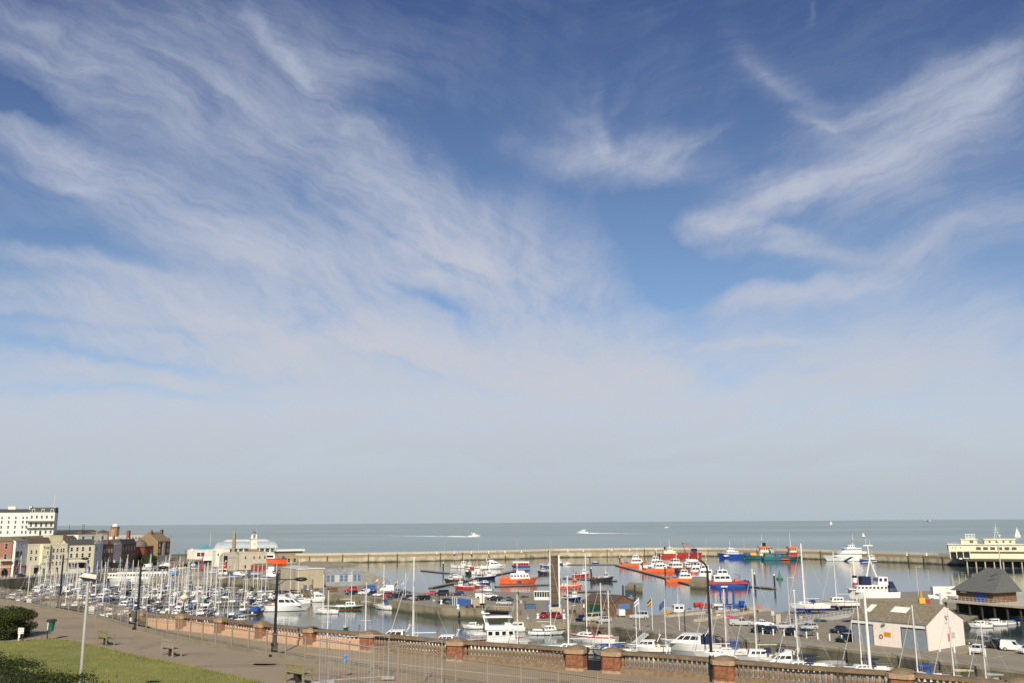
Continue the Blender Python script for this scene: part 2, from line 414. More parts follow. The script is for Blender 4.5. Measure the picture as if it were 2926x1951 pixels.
def ground(key, c1, c2, sc1=.4, fine=6, rough=.9, dark=None):
    m, nt, b = base_mat(key)
    n1 = noise(nt, sc1, 6, .6); n2 = noise(nt, fine, 6, .7)
    r = ramp(nt, [(.3, c1), (.7, c2)]); nt.links.new(mth(nt, 'ADD', mth(nt, 'MULTIPLY', n1, .65), mth(nt, 'MULTIPLY', n2, .35)), r.inputs[0])
    out = r.outputs[0]
    if dark:
        r2 = ramp(nt, [(.55, 0), (.72, .7)]); nt.links.new(noise(nt, sc1 * 1.7, 7, .7), r2.inputs[0])
        out = mix(nt, r2.outputs[0], out, dark)
    nt.links.new(out, b.inputs['Base Color']); b.inputs['Roughness'].default_value = rough
    bp = N(nt, 'ShaderNodeBump', i_Strength=.3, i_Distance=.02); nt.links.new(noise(nt, fine * 4, 5, .7), bp.inputs['Height']); nt.links.new(bp.outputs[0], b.inputs['Normal'])
    return m
m_asph = ground('asphalt', (.20, .172, .122), (.265, .232, .172), .12, 3, dark=(.145, .128, .097))
m_apron = ground('quay_paving', (.21, .185, .145), (.29, .26, .21), .2, 3, dark=(.15, .135, .11))
m_prom = ground('promenade_tarmac', (.235, .185, .122), (.30, .24, .165), .25, 7, dark=(.185, .145, .10))
m_kerb = ground('kerb_concrete', (.17, .15, .11), (.27, .24, .175), .8, 5, dark=(.09, .085, .05))
m_lawn = ground('lawn_grass', (.12, .135, .025), (.24, .225, .06), .35, 4, dark=(.25, .215, .09))
m_sand = ground('slipway_concrete', (.20, .175, .13), (.28, .25, .19), .15, 2, dark=(.12, .11, .075))
m_hill = ground('hill_ground', (.06, .075, .03), (.16, .14, .09), .05, .6, dark=(.10, .08, .055))
m_rock = ground('rock_rubble', (.22, .20, .15), (.42, .38, .29), .8, 3, dark=(.10, .09, .06))
m_rail = mat('galvanised_paint', (.25, .21, .155), .55, .2, .1)
m_white = mat('white_paint', (.80, .79, .75), .4, var=.05)
m_line = mat('road_marking', (.62, .58, .46), .8, var=.2, scale=3)
m_yel = mat('yellow_marking', (.55, .42, .12), .8, var=.2, scale=3)
# ---------------------------------------------------------------- land, quays, pier
QZ, PZ, TZ = 2.8, 18.8, 4.6
def xy(p): return (p.x, p.y)
def PL(pts, z): return [xy(G(a, b_, z)) for a, b_ in pts]
pier_px = [(840, 1609), (986, 1607), (1107, 1605), (1220, 1602.5), (1468, 1596.5), (1600, 1592), (1868, 1588.5), (2020, 1588.5), (2190, 1592.5), (2345, 1597.5), (2525, 1605), (2646, 1609.5), (2735, 1614)]
pin = [Vector(p) for p in PL(pier_px, 0)]
pin += [pin[-1] + Vector((60, -26)), pin[-1] + Vector((200, -75))]
def offs(pts, d):
    out = []
    for i, p in enumerate(pts):
        a = pts[max(0, i - 1)]; c = pts[min(len(pts) - 1, i + 1)]
        t = (c - a).normalized()
        out.append(p + Vector((-t.y, t.x)) * d)
    return out
pout = offs(pin, 13); pmid = offs(pin, 11.6)
def strip(b, inner, outer, z0, z1, m, mt):
    n = len(inner)
    v = [(p[0], p[1], z0) for p in inner] + [(p[0], p[1], z1) for p in inner] + [(p[0], p[1], z1) for p in outer] + [(p[0], p[1], z0) for p in outer]
    b.add(v, [(i, i + 1, n + i + 1, n + i) for i in range(n - 1)] + [(2 * n + i, 2 * n + i + 1, 3 * n + i + 1, 3 * n + i) for i in range(n - 1)] + [(0, n, 2 * n, 3 * n), (n - 1, 4 * n - 1, 3 * n - 1, 2 * n - 1)], m)
    b.add([(p[0], p[1], z1) for p in inner] + [(p[0], p[1], z1) for p in outer], [(i, i + 1, n + i + 1, n + i) for i in range(n - 1)], mt)
m_parap = ground('parapet_stone', (.40, .36, .28), (.54, .49, .39), .15, 1, dark=(.27, .23, .16))
pier = thing('harbour_pier', 'long pale stone pier curving across the far side of the harbour', 'pier')
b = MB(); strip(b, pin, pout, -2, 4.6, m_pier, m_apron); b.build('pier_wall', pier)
b = MB(); strip(b, pmid, pout, 4.6, 6.1, m_parap, m_parap); b.build('parapet', pier)
for px in (895, 947, 990, 1060, 1140, 1258, 1320, 1560, 1720, 1830, 2041, 2140, 2320, 2560, 2605, 2655):
    best = min(((a.lerp(c, t / 20)) for a, c in zip(pin[:-1], pin[1:]) for t in range(20)), key=lambda q: abs(q.x / q.y - (px - PW / 2) / F)); b = MB(); b.box(best.x - .35, best.x + .35, best.y - .9, best.y - .1, -1, 4.4 if px % 2 else 5.6, m_quayd); b.build('fender_pile', pier)
hw = [(p.x, p.y) for p in pin] + [(420, 20), (-420, 20), (-420, 560)]
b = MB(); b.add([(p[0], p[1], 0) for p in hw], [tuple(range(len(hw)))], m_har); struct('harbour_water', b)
land_near = [(430, 1652), (520, 1655), (600, 1656), (665, 1652), (750, 1660), (817, 1673), (937, 1696), (1046, 1705), (1120, 1715), (1187, 1725), (1250, 1733), (1353, 1738), (1388, 1741), (1396, 1727), (1462, 1731), (1452, 1756), (1468, 1767), (1620, 1777), (1753, 1788), (1868, 1804), (2018, 1818), (2143, 1829), (2303, 1843), (2420, 1857), (2583, 1875), (2657, 1887), (2926, 1918), (3300, 1968)]
land_back = [(3300, 1900), (2926, 1855), (2765, 1833), (2700, 1815), (2560, 1790), (2430, 1778), (2330, 1764), (2240, 1752), (2180, 1742), (2000, 1742), (1868, 1757), (1792, 1752), (1790, 1738), (1640, 1722), (1571, 1694), (1480, 1690), (1343, 1688), (1200, 1693), (1140, 1683), (985, 1673), (930, 1676)]
b = MB(); b.prism(PL(land_near + land_back + [(925, 1640), (862, 1616), (840, 1585), (600, 1580), (470, 1585), (430, 1610)], QZ), -2, QZ, m_quayw, m_asph, bottom=False)
struct('quay', b)
wl = [Vector(p) for p in PL(land_near[17:], QZ)]
b = MB(); wo = offs(wl, -.04)
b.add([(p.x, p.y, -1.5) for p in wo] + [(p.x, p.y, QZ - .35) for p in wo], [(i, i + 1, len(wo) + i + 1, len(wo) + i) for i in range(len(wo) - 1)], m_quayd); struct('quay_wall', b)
# paler stone edge along the quay and parking marks
def ribbon(pts, z, wd, m, b=None, side=1):
    P = [Vector(p) for p in PL(pts, z)]
    Q = offs(P, wd * side)
    b = b or MB(); n = len(P)
    b.add([(p.x, p.y, z) for p in P] + [(p.x, p.y, z) for p in Q], [(i, i + 1, n + i + 1, n + i) for i in range(n - 1)], m)
    return b
b = ribbon(land_near[15:], QZ + .004, 5.0, m_apron); struct('quay_edge_paving', b)
b = ribbon(land_near[3:13], QZ + .004, 2.2, m_apron); struct('quay_edge_paving', b)
b = ribbon([(2330, 1842), (2420, 1853), (2583, 1870), (2657, 1881), (2800, 1899)], QZ + .012, .35, m_yel)
for a, c in (((1888, 1772), (1955, 1806)), ((1928, 1770), (2000, 1806)), ((1973, 1772), (2048, 1808)), ((2004, 1772), (2085, 1801)), ((2045, 1774), (2118, 1796)), ((2095, 1781), (2140, 1794)), ((2640, 1862), (2690, 1853)), ((2740, 1866), (2800, 1856)), ((2835, 1879), (2880, 1870)), ((1800, 1784), (1830, 1800))):
    ribbon([a, c], QZ + .012, .12, m_line, b)
struct('parking_markings', b)
# street level on the left
lq = [(-260, 1680), (-150, 1668), (0, 1655), (150, 1644), (293, 1633), (351, 1630), (432, 1627), (470, 1622), (520, 1612), (560, 1604)]
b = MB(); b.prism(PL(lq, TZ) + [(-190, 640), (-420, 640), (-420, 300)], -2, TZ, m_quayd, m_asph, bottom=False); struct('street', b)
b = MB(); b.prism(PL([(2225, 1750), (2330, 1727), (2470, 1708), (2575, 1691), (2735, 1683), (2830, 1690), (2830, 1745), (2720, 1790), (2560, 1800), (2300, 1775)], 1.0), -2, 1.0, m_quayw, m_sand, bottom=False); struct('slipway', b)
# beach and rubble bank under the far end of the pier, rocky spit, rubble bank by the marina
def bank(name, pts, z0, z1, m, seed, n=3):
    r = random.Random(seed)
    P = [Vector(p) for p in PL(pts, 0)]
    c = sum(P, Vector((0, 0))) / len(P)
    b = MB()
    rings = []
    for k in range(n + 1):
        t = k / n
        ring = []
        for i in range(len(P) * 4):
            a = P[i // 4]; d = P[(i // 4 + 1) % len(P)]; p = a.lerp(d, (i % 4) / 4).lerp(c, t * .55)
            ring.append((p.x + r.uniform(-.5, .5), p.y + r.uniform(-.5, .5), z0 + (z1 - z0) * (t ** .7) + r.uniform(-.35, .35) * (k > 0)))
        rings.append(ring)
    b.loft(rings, m)
    o = b.build(name); o['kind'] = 'structure'; return o
bank('beach', [(838, 1622), (880, 1621), (960, 1617), (1035, 1612), (990, 1606), (840, 1606)], -.3, 1.6, m_sand, 3)
bank('rubble_bank', [(905, 1682), (985, 1676), (1060, 1668), (1118, 1660), (1085, 1650), (1000, 1638), (900, 1640)], -.4, 3.4, m_rock, 4)
bank('rubble_bank', [(528, 1668), (590, 1670), (612, 1656), (560, 1646), (520, 1650)], -.4, 3.0, m_rock, 5)
bank('stone_ledge', [(1268, 1768), (1375, 1766), (1385, 1750), (1300, 1744)], -.5, 1.2, m_quayw, 6, 1)
# hill behind the street
hill = MB()
gx = [-700, -560, -470, -400, -340, -300, -262, -240, -222]; gy = [470, 500, 530, 556, 580, 620, 660, 700]
hz = lambda x, y: 4.3 + 16.0 * max(0, min(1, (-.405 * y - x) / 26)) * max(0, min(1, (y - 492) / 44)) + 1.2 * math.sin(x * .05) * math.sin(y * .04)
hv = [(x, y, hz(x, y)) for y in gy for x in gx]; nx = len(gx)
hill.add(hv, [(j * nx + i, j * nx + i + 1, (j + 1) * nx + i + 1, (j + 1) * nx + i) for j in range(len(gy) - 1) for i in range(nx - 1)], m_hill)
struct('hill', hill)
# ---------------------------------------------------------------- promenade on the cliff
edge_l = [(0, 1713), (90, 1725), (175, 1742), (240, 1752), (300, 1765), (345, 1778), (385, 1791)]
bal_px = [(404, 1789), (521, 1799), (632, 1811), (748, 1827), (887, 1844), (1057, 1859), (1307, 1885), (1480, 1898), (1648, 1911), (1753, 1919), (1910, 1932), (2075, 1948), (2330, 1972), (2583, 1992), (2926, 2026), (3400, 2075)]
el = PL(edge_l, PZ); bl = PL(bal_px, PZ)
out = [Vector(p) for p in bl]; outer = offs(out, 1.2)
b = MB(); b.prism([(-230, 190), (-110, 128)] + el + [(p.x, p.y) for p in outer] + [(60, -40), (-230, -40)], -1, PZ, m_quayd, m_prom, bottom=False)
struct('promenade', b)
lawn_px = [(-900, 1850), (-200, 1842), (0, 1836), (75, 1831), (145, 1825), (200, 1830), (250, 1841), (330, 1860), (400, 1877), (480, 1892), (560, 1907), (660, 1931), (750, 1952), (850, 1990)]
lp = PL(lawn_px, PZ)
b = MB(); b.prism(lp + [(-8, 5), (-8, -20), (-120, -20)], PZ - .2, PZ + .05, m_lawn, bottom=False); struct('lawn', b)
# tufts along the lawn's edge and over it
gm = MB(); r = random.Random(11)
m_tuft = mat('grass_blades', (.19, .20, .04), .9, var=.35, scale=.8)
def blade(x, y, z, h, wd):
    a = r.uniform(0, math.pi); dx, dy = math.cos(a) * wd, math.sin(a) * wd; lx, ly = r.uniform(-.5, .5) * h, r.uniform(-.5, .5) * h
    gm.add([(x - dx, y - dy, z), (x + dx, y + dy, z), (x + lx, y + ly, z + h)], [(0, 1, 2)], m_tuft)
for i in range(1, len(lp) - 1):
    a, c = Vector(lp[i]), Vector(lp[i + 1])
    for k in range(int((c - a).length * 45)):
        p = a.lerp(c, r.random()); blade(p.x + r.uniform(-.3, .2), p.y - abs(r.gauss(0, .35)), PZ + .04, r.uniform(.05, .16), .02)
for k in range(16000):
    px, py = r.uniform(0, 800), r.uniform(1832, 1960)
    p = G(px, py, PZ)
    def inside(p):
        c = False; q = lp + [(-8, 5), (-120, -20)]
        for i in range(len(q)):
            (x1, y1), (x2, y2) = q[i], q[i - 1]
            if (y1 > p.y) != (y2 > p.y) and p.x < (x2 - x1) * (p.y - y1) / (y2 - y1) + x1: c = not c
        return c
    if inside(p): blade(p.x, p.y, PZ + .04, r.uniform(.03, .09), .018)
o = gm.build('grass'); tag(o, 'short green grass blades growing over the clifftop lawn', 'grass', kind='stuff')
b = ribbon([(872, 1866), (960, 1876), (1090, 1890), (1215, 1905), (1480, 1932), (1600, 1946), (1760, 1964)], PZ + .004, .09, m_line); struct('pale_line', b)  # narrow pale strip laid along the promenade beside the railing
m_patch = ground('tarmac_patch', (.205, .163, .110), (.255, .203, .14), .6, 8)
r = random.Random(12); b = MB()
for px, py, sx_, sy_ in ((210, 1790, 1.6, 1.2), (330, 1822, 2.4, .5), (560, 1868, 1.2, .9), (690, 1900, 2.8, .6), (150, 1765, 3, .5), (440, 1840, .5, 2.4), (760, 1895, .7, .7), (960, 1925, 2.2, .5), (1560, 1945, 1.8, .6)):
    q = G(px, py, PZ); n = 9; b.add([(q.x + sx_ * math.cos(6.283 * i / n) * r.uniform(.75, 1.2), q.y + sy_ * math.sin(6.283 * i / n) * r.uniform(.75, 1.2), PZ + .004) for i in range(n)], [tuple(range(n))], m_patch)
for k in range(9):
    q = G(r.uniform(100, 800), r.uniform(1770, 1930), PZ); a_ = r.uniform(-.6, .3); pts = [q]
    for i in range(8): a_ += r.uniform(-.5, .5); pts.append(pts[-1] + Vector((math.cos(a_), math.sin(a_), 0)) * .55)
    for p0, p1 in zip(pts[:-1], pts[1:]): d_ = (p1 - p0).normalized(); n_ = Vector((-d_.y, d_.x, 0)) * .014; b.add([p0 - n_ + Vector((0, 0, .008)), p1 - n_ + Vector((0, 0, .008)), p1 + n_ + Vector((0, 0, .008)), p0 + n_ + Vector((0, 0, .008))], [(0, 1, 2, 3)], m_kerb)
struct('path_repairs', b)
# kerb wall under the railing
def wall_along(P, wd, z0, z1, m, name, b=None):
    P = [Vector(p) for p in P]; Q = offs(P, wd)
    b = b or MB(); strip(b, P, Q, z0, z1, m, m); return b
# ---------------------------------------------------------------- paints
def paint(key, col, rough=.3, var=.06, **k): return mat(key, col, rough, var=var, scale=.8, **k)
W_ = paint('gelcoat_white', (.82, .81, .77), .25, tint=.12)
CREAM = paint('cream_paint', (.72, .64, .44), .4)
NAVY = paint('navy_paint', (.012, .018, .07), .3)
BLUE = paint('blue_paint', (.03, .075, .25), .4, .14, stain=(.05, .07, .15), streak=True)
SKYB = paint('light_blue_paint', (.10, .26, .48), .4)
RED = paint('red_paint', (.42, .038, .030), .45, .14, stain=(.26, .04, .03), streak=True)
ORNG = paint('orange_paint', (.70, .115, .025), .45, .14, stain=(.46, .085, .03), streak=True)
YELL = paint('yellow_paint', (.72, .40, .04), .45)
GREEN = paint('green_paint', (.010, .065, .032), .4)
TEAL = paint('teal_paint', (.03, .15, .165), .5, .14, stain=(.06, .09, .09), streak=True)
GREY = paint('grey_paint', (.26, .27, .27), .5)
LGREY = paint('light_grey_paint', (.48, .48, .46), .5)
BLACK = paint('black_paint', (.012, .012, .013), .4)
DGLASS = mat('dark_glass', (.016, .02, .024), .08, var=.2, spec=.8)
TEAK = mat('teak', (.30, .19, .10), .7, var=.2, scale=4)
ALU = mat('aluminium', (.66, .64, .58), .35, .5, .08)
MASTW = mat('mast_paint', (.72, .70, .63), .5, .0, .08)
RUBBER = mat('rubber', (.014, .014, .014), .8)
CANVN = mat('navy_canvas', (.012, .018, .065), .9, var=.25, scale=3)
CANVB = mat('blue_canvas', (.02, .07, .28), .9, var=.25, scale=3)
CANVG = mat('grey_canvas', (.28, .28, .28), .9, var=.2, scale=3)
CANVT = mat('tan_canvas', (.40, .33, .22), .9, var=.2, scale=3)
CANVR = mat('maroon_canvas', (.13, .03, .025), .9, var=.25, scale=3)
RUST = mat('rusty_steel', (.16, .075, .035), .85, var=.4, scale=2)
DARK = mat('dark_gear', (.03, .03, .03), .8, var=.4, scale=3)
WOOD = mat('weathered_wood', (.17, .135, .095), .85, var=.3, scale=2, stain=(.07, .065, .05))
# ---------------------------------------------------------------- hulls
ST = (0, .1, .26, .45, .62, .76, .87, .95, 1.0)
def hull_shape(L, B, Dp, sheer=.35, bow=.12, tw=.75, pw=2.3, flare=.8):
    out = []
    for t in ST:
        if t < .45: w = B / 2 * (tw + (1 - tw) * math.sin(math.pi / 2 * t / .45))
        else: w = B / 2 * max(.02, 1 - ((t - .45) / .55) ** pw)
        z = Dp * (1 + sheer * max(0, (t - .25) / .75) ** 1.8 + .06 * (1 - t))
        k = flare * (1 - .45 * max(0, (t - .5) / .5))
        out.append((t, w, z, k))
    return out
def hull_mb(L, B, Dp, top, anti, stripe=None, deck=None, sheer=.35, bow=.12, tw=.75, pw=2.3, flare=.88, draft=.45, band=None):
    sh = hull_shape(L, B, Dp, sheer, bow, tw, pw, flare)
    b = MB(); rows = []
    for t, w, z, k in sh:
        xd = -L / 2 + L * t
        xw = -L / 2 + L * (.02 + t * (.98 - bow))
        f = lambda q: xd + (xw - xd) * q
        rows.append([(f(0), w, z), (f(.2), w * (1 - .2 * (1 - k)), z * .8), (f(.5), w * (1 - .5 * (1 - k)), z * .5), (f(.9), w * (k + .02), .14), (f(1), w * k, .0), (f(1.02), w * k * .6, -draft)])
    ms = [stripe or top, top, band or top, anti, anti]
    for sgn in (1, -1):
        v = [(p[0], sgn * p[1], p[2]) for r in rows for p in r]
        n = 6
        for j in range(5):
            fs = []
            for i in range(len(rows) - 1):
                q = (i * n + j, i * n + j + 1, (i + 1) * n + j + 1, (i + 1) * n + j)
                fs.append(q if sgn < 0 else q[::-1])
            b.add(v, fs, ms[j])
    r0 = rows[0]
    b.add([(p[0], p[1], p[2]) for p in r0] + [(p[0], -p[1], p[2]) for p in r0[::-1]], [tuple(range(12))], top)
    d = MB()
    pts = [(-L / 2 + L * t + (.02 if t < 1 else -.05), w * .97, z - .05) for t, w, z, k in sh]
    n = len(pts)
    d.add(pts + [(p[0], -p[1], p[2]) for p in pts], [(i, n + i, n + i + 1, i + 1) for i in range(n - 1)], deck or top)
    return b, d, sh
def sheer_z(sh, t):
    for a, c in zip(sh[:-1], sh[1:]):
        if a[0] <= t <= c[0]:
            q = (t - a[0]) / (c[0] - a[0]); return a[2] + (c[2] - a[2]) * q, a[1] + (c[1] - a[1]) * q
    return sh[-1][2], sh[-1][1]
def rail_mb(L, sh, t0, t1, h, m, n=7, r=.022):
    b = MB()
    for s in (1, -1):
        pr = None
        for i in range(n):
            t = t0 + (t1 - t0) * i / (n - 1)
            z, w = sheer_z(sh, t); p = Vector((-L / 2 + L * t, s * w * .94, z))
            q = p + Vector((0, 0, h)); b.tube(p, q, r, m, n=4)
            if pr: b.tube(pr, q, r, m, n=4); b.tube(pr - Vector((0, 0, h * .5)), q - Vector((0, 0, h * .5)), r * .7, m, n=4)
            pr = q
    return b
def cabin_mb(x0, x1, wb, wt, z0, z1, rake0, rake1, m):
    b = MB(); b.frustum((x0, x1, -wb, wb, z0), (x0 + rake0, x1 - rake1, -wt, wt, z1), m); return b
def band_mb(x0, x1, wb, wt, z0, z1, rake0, rake1, f0, f1, m, e=.012, gaps=(), front=True, back=True):
    """glazed band round a cabin between height fractions f0, f1; panes are split by posts"""
    b = MB()
    def lerp(f): return (x0 + rake0 * f - e, x1 - rake1 * f + e, wb + (wt - wb) * f + e, z0 + (z1 - z0) * f)
    a, c = lerp(f0), lerp(f1)
    segs = gaps or ((.06, .94),)
    for s in (1, -1):
        for g0, g1 in segs:
            P = lambda q, g: (q[0] + (q[1] - q[0]) * g, s * q[2], q[3])
            f = [P(a, g0), P(a, g1), P(c, g1), P(c, g0)]
            b.add(f, [(0, 1, 2, 3) if s < 0 else (3, 2, 1, 0)], m)
    for use, i, sg in ((front, 1, 1), (back, 0, -1)):
        if not use: continue
        for g0, g1 in ((-.9, -.04), (.04, .9)):
            f = [(a[i], a[2] * g0, a[3]), (a[i], a[2] * g1, a[3]), (c[i], c[2] * g1, c[3]), (c[i], c[2] * g0, c[3])]
            b.add(f, [(0, 1, 2, 3) if sg > 0 else (3, 2, 1, 0)], m)
    return b
class Kit:
    def __init__(s, name, cat):
        s.root = thing(name, 'x', cat); s.parts = []
    def p(s, name, mb, parent=None, smooth=False, label=None):
        o = mb.build(name, parent or s.root, smooth, label=label); s.parts.append(o); return o
    def done(s): return Proto(s.root, s.parts)
def yacht(L=9, hullc=None, cover=None, hood=None, anti=None, stripe=None, mastm=None, mh=1.28, furl=True, mizzen=False, wheelhouse=False, rails=True, thick=1.0):
    hullc = hullc or W_; k = Kit('sailing_yacht', 'yacht')
    B = L * .32; Dp = .075 * L + .32
    h, d, sh = hull_mb(L, B, Dp, hullc, anti or NAVY, stripe, LGREY if not wheelhouse else TEAK, sheer=.28, bow=.13, tw=.62)
    k.p('hull', h, smooth=True); k.p('deck', d)
    zc = sheer_z(sh, .55)[0] - .08
    hh = .085 * L * (.55 if not wheelhouse else 1.25)
    c = k.p('cabin', cabin_mb(-.06 * L, .27 * L, B * .34, B * .27, zc, zc + hh + .15, .05, .5, W_))
    k.p('window', band_mb(-.06 * L, .27 * L, B * .34, B * .27, zc, zc + hh + .15, .05, .5, .4, .8, DGLASS, gaps=((.08, .3), (.36, .58), (.64, .85)), front=wheelhouse, back=False), c)
    ck = MB(); ck.box(-.38 * L, -.10 * L, -B * .2, B * .2, zc - .3, zc + .05, TEAK); ck.box(-.38 * L, -.10 * L, -B * .3, -B * .2, zc - .1, zc + .22, W_); ck.box(-.38 * L, -.10 * L, B * .2, B * .3, zc - .1, zc + .22, W_)
    k.p('cockpit', ck)
    if hood:
        hb = MB(); secs = []
        for x, q in ((-.14 * L, 1.0), (-.06 * L, 1.0), (.0 * L, .45)):
            secs.append([(x, B * .33 * math.cos(a), zc + hh * .7 + .75 * q * math.sin(a)) for a in [math.pi * i / 8 for i in range(9)]])
        hb.loft(secs, hood, closed=False); hb.add(secs[1], [tuple(range(9))], hood); k.p('spray_hood', hb)
    H = L * mh; xm = .10 * L; mm = mastm or MASTW
    mb = MB(); mb.tube((xm, 0, zc), (xm, 0, zc + H), (.11 + L * .003) * thick, mm, (.08 + L * .002) * thick, 6)
    for q in (.45, .72):
        mb.tube((xm - .1, -.1 * L, zc + H * q), (xm, 0, zc + H * q + .1), .035, mm, n=4); mb.tube((xm - .1, .1 * L, zc + H * q), (xm, 0, zc + H * q + .1), .035, mm, n=4)
    mb.box(xm - .2, xm + .2, -.04, .04, zc + H, zc + H + .07, mm)
    mast = k.p('mast', mb)
    zb = zc + hh + .95; bl = .36 * L
    bo = MB(); bo.tube((xm, 0, zb), (xm - bl, 0, zb + .05), .06, mm); k.p('boom', bo)
    if cover:
        cv = MB(); cv.loft([[(xm - bl * t, .17 * s_ * math.cos(a), zb + .14 + .24 * s_ * math.sin(a)) for a in [2 * math.pi * i / 7 for i in range(7)]] for t, s_ in ((0, 1.25), (.3, 1.05), (.7, .85), (1, .5))], cover); k.p('sail_cover', cv, smooth=True)
    rg = MB(); zt = zc + H; bx = L / 2 - .1; zbw = sheer_z(sh, 1)[0]
    for p in ((bx, 0, zbw), (-L / 2 + .1, 0, sheer_z(sh, 0)[0] + .1)): rg.tube((xm, 0, zt), p, .016, ALU, n=3)
    for s in (1, -1): rg.tube((xm, 0, zt), (xm - .1, s * B * .46, Dp), .014, ALU, n=3); rg.tube((xm, 0, zc + H * .72), (xm - .5, s * B * .46, Dp), .014, ALU, n=3)
    k.p('rigging', rg)
    if furl:
        fu = MB(); a = Vector((bx - .1, 0, zbw + .3)); e = Vector((xm, 0, zt)); fu.tube(a.lerp(e, .02), a.lerp(e, .86), .065, LGREY, .03, 5); k.p('furled_sail', fu)
    if mizzen:
        mz = MB(); mz.tube((-.34 * L, 0, zc), (-.34 * L, 0, zc + H * .68), .08, mm, .06); k.p('mizzen_mast', mz)
    if rails: k.p('guard_rail', rail_mb(L, sh, .02, .98, .55, ALU, 8, .014))
    fd = MB()
    for t in (.25, .45, .65):
        z, w_ = sheer_z(sh, t); fd.ell((-L / 2 + L * t, w_ * .97 + .06, z * .5), .11, .11, .3, LGREY, 6, 5); fd.ell((-L / 2 + L * t, -w_ * .97 - .06, z * .5), .11, .11, .3, LGREY, 6, 5)
    k.p('fenders', fd)
    return k.done()
def cruiser(L=9, hullc=None, canopy=None, fly=False, anti=None, stripe=None, arch=True, dark_top=False):
    hullc = hullc or W_; k = Kit('motor_cruiser', 'motor boat')
    B = L * .34; Dp = .09 * L + .25
    h, d, sh = hull_mb(L, B, Dp, hullc, anti or NAVY, stripe, W_, sheer=.45, bow=.14, tw=.9, pw=2.6)
    k.p('hull', h, smooth=True); k.p('deck', d)
    zc = sheer_z(sh, .5)[0] - .08
    a = (-.18 * L, .30 * L, B * .42, B * .33, zc, zc + .12 * L + .15, .1, .17 * L)
    c = k.p('cabin', cabin_mb(*a, W_)); k.p('window', band_mb(*a, .42, .86, DGLASS, gaps=((.12, .42), (.46, .70), (.74, .93))), c)
    zt = a[5]
    rf = MB(); rf.box(-.20 * L, .13 * L, -B * .36, B * .36, zt, zt + .08, W_); k.p('roof', rf)
    if fly:
        f = (-.2 * L, .08 * L, B * .34, B * .37, zt + .08, zt + .75, .0, .12 * L)
        k.p('flybridge', cabin_mb(*f, W_)); sc_ = MB(); sc_.frustum((.0 * L, .05 * L, -B * .25, B * .25, zt + .75), (-.03 * L, .0 * L, -B * .23, B * .23, zt + 1.15), DGLASS); k.p('windscreen', sc_)
    if canopy:
        cn = MB(); secs = []
        for x, q in ((-.47 * L, .72), (-.34 * L, .95), (-.18 * L, 1.0)):
            secs.append([(x, B * .44 * math.cos(t) if 0 < i < 8 else B * .44 * math.cos(t), zc - .1 + (zt - zc + .2) * q * (math.sin(t) ** .5)) for i, t in enumerate([math.pi * i / 8 for i in range(9)])])
        cn.loft(secs, canopy, closed=False); cn.add(secs[0], [tuple(range(9))], canopy); k.p('canopy', cn)
    else:
        ck = MB(); ck.box(-.47 * L, -.2 * L, -B * .36, B * .36, zc - .1, zc + .02, TEAK); ck.box(-.49 * L, -.46 * L, -B * .42, B * .42, zc, zc + .4, W_); ck.box(-.3 * L, -.24 * L, B * .1, B * .3, zc, zc + .5, CREAM); k.p('cockpit', ck)
    if arch:
        ar = MB()
        for s in (1, -1): ar.tube((-.24 * L, s * B * .38, zt - .2), (-.30 * L, s * B * .3, zt + .95), .07, W_)
        ar.tube((-.30 * L, -B * .3, zt + .95), (-.30 * L, B * .3, zt + .95), .08, W_); ar.lathe([(.02, 0), (.3, .03), (.3, .2), (.02, .25)], W_, 8, (-.30 * L, 0, zt + 1.03)); ar.tube((-.3 * L, .3, zt + 1), (-.3 * L, .3, zt + 2.3), .02, W_, n=4)
        k.p('radar_arch', ar)
    k.p('guard_rail', rail_mb(L, sh, .5, .99, .6, ALU, 6, .018))
    eng = MB(); eng.box(-L / 2 - .45, -L / 2, -.28, .28, .1, .95, BLACK if L < 7 else W_); k.p('outboard' if L < 7 else 'swim_platform', eng)
    return k.done()
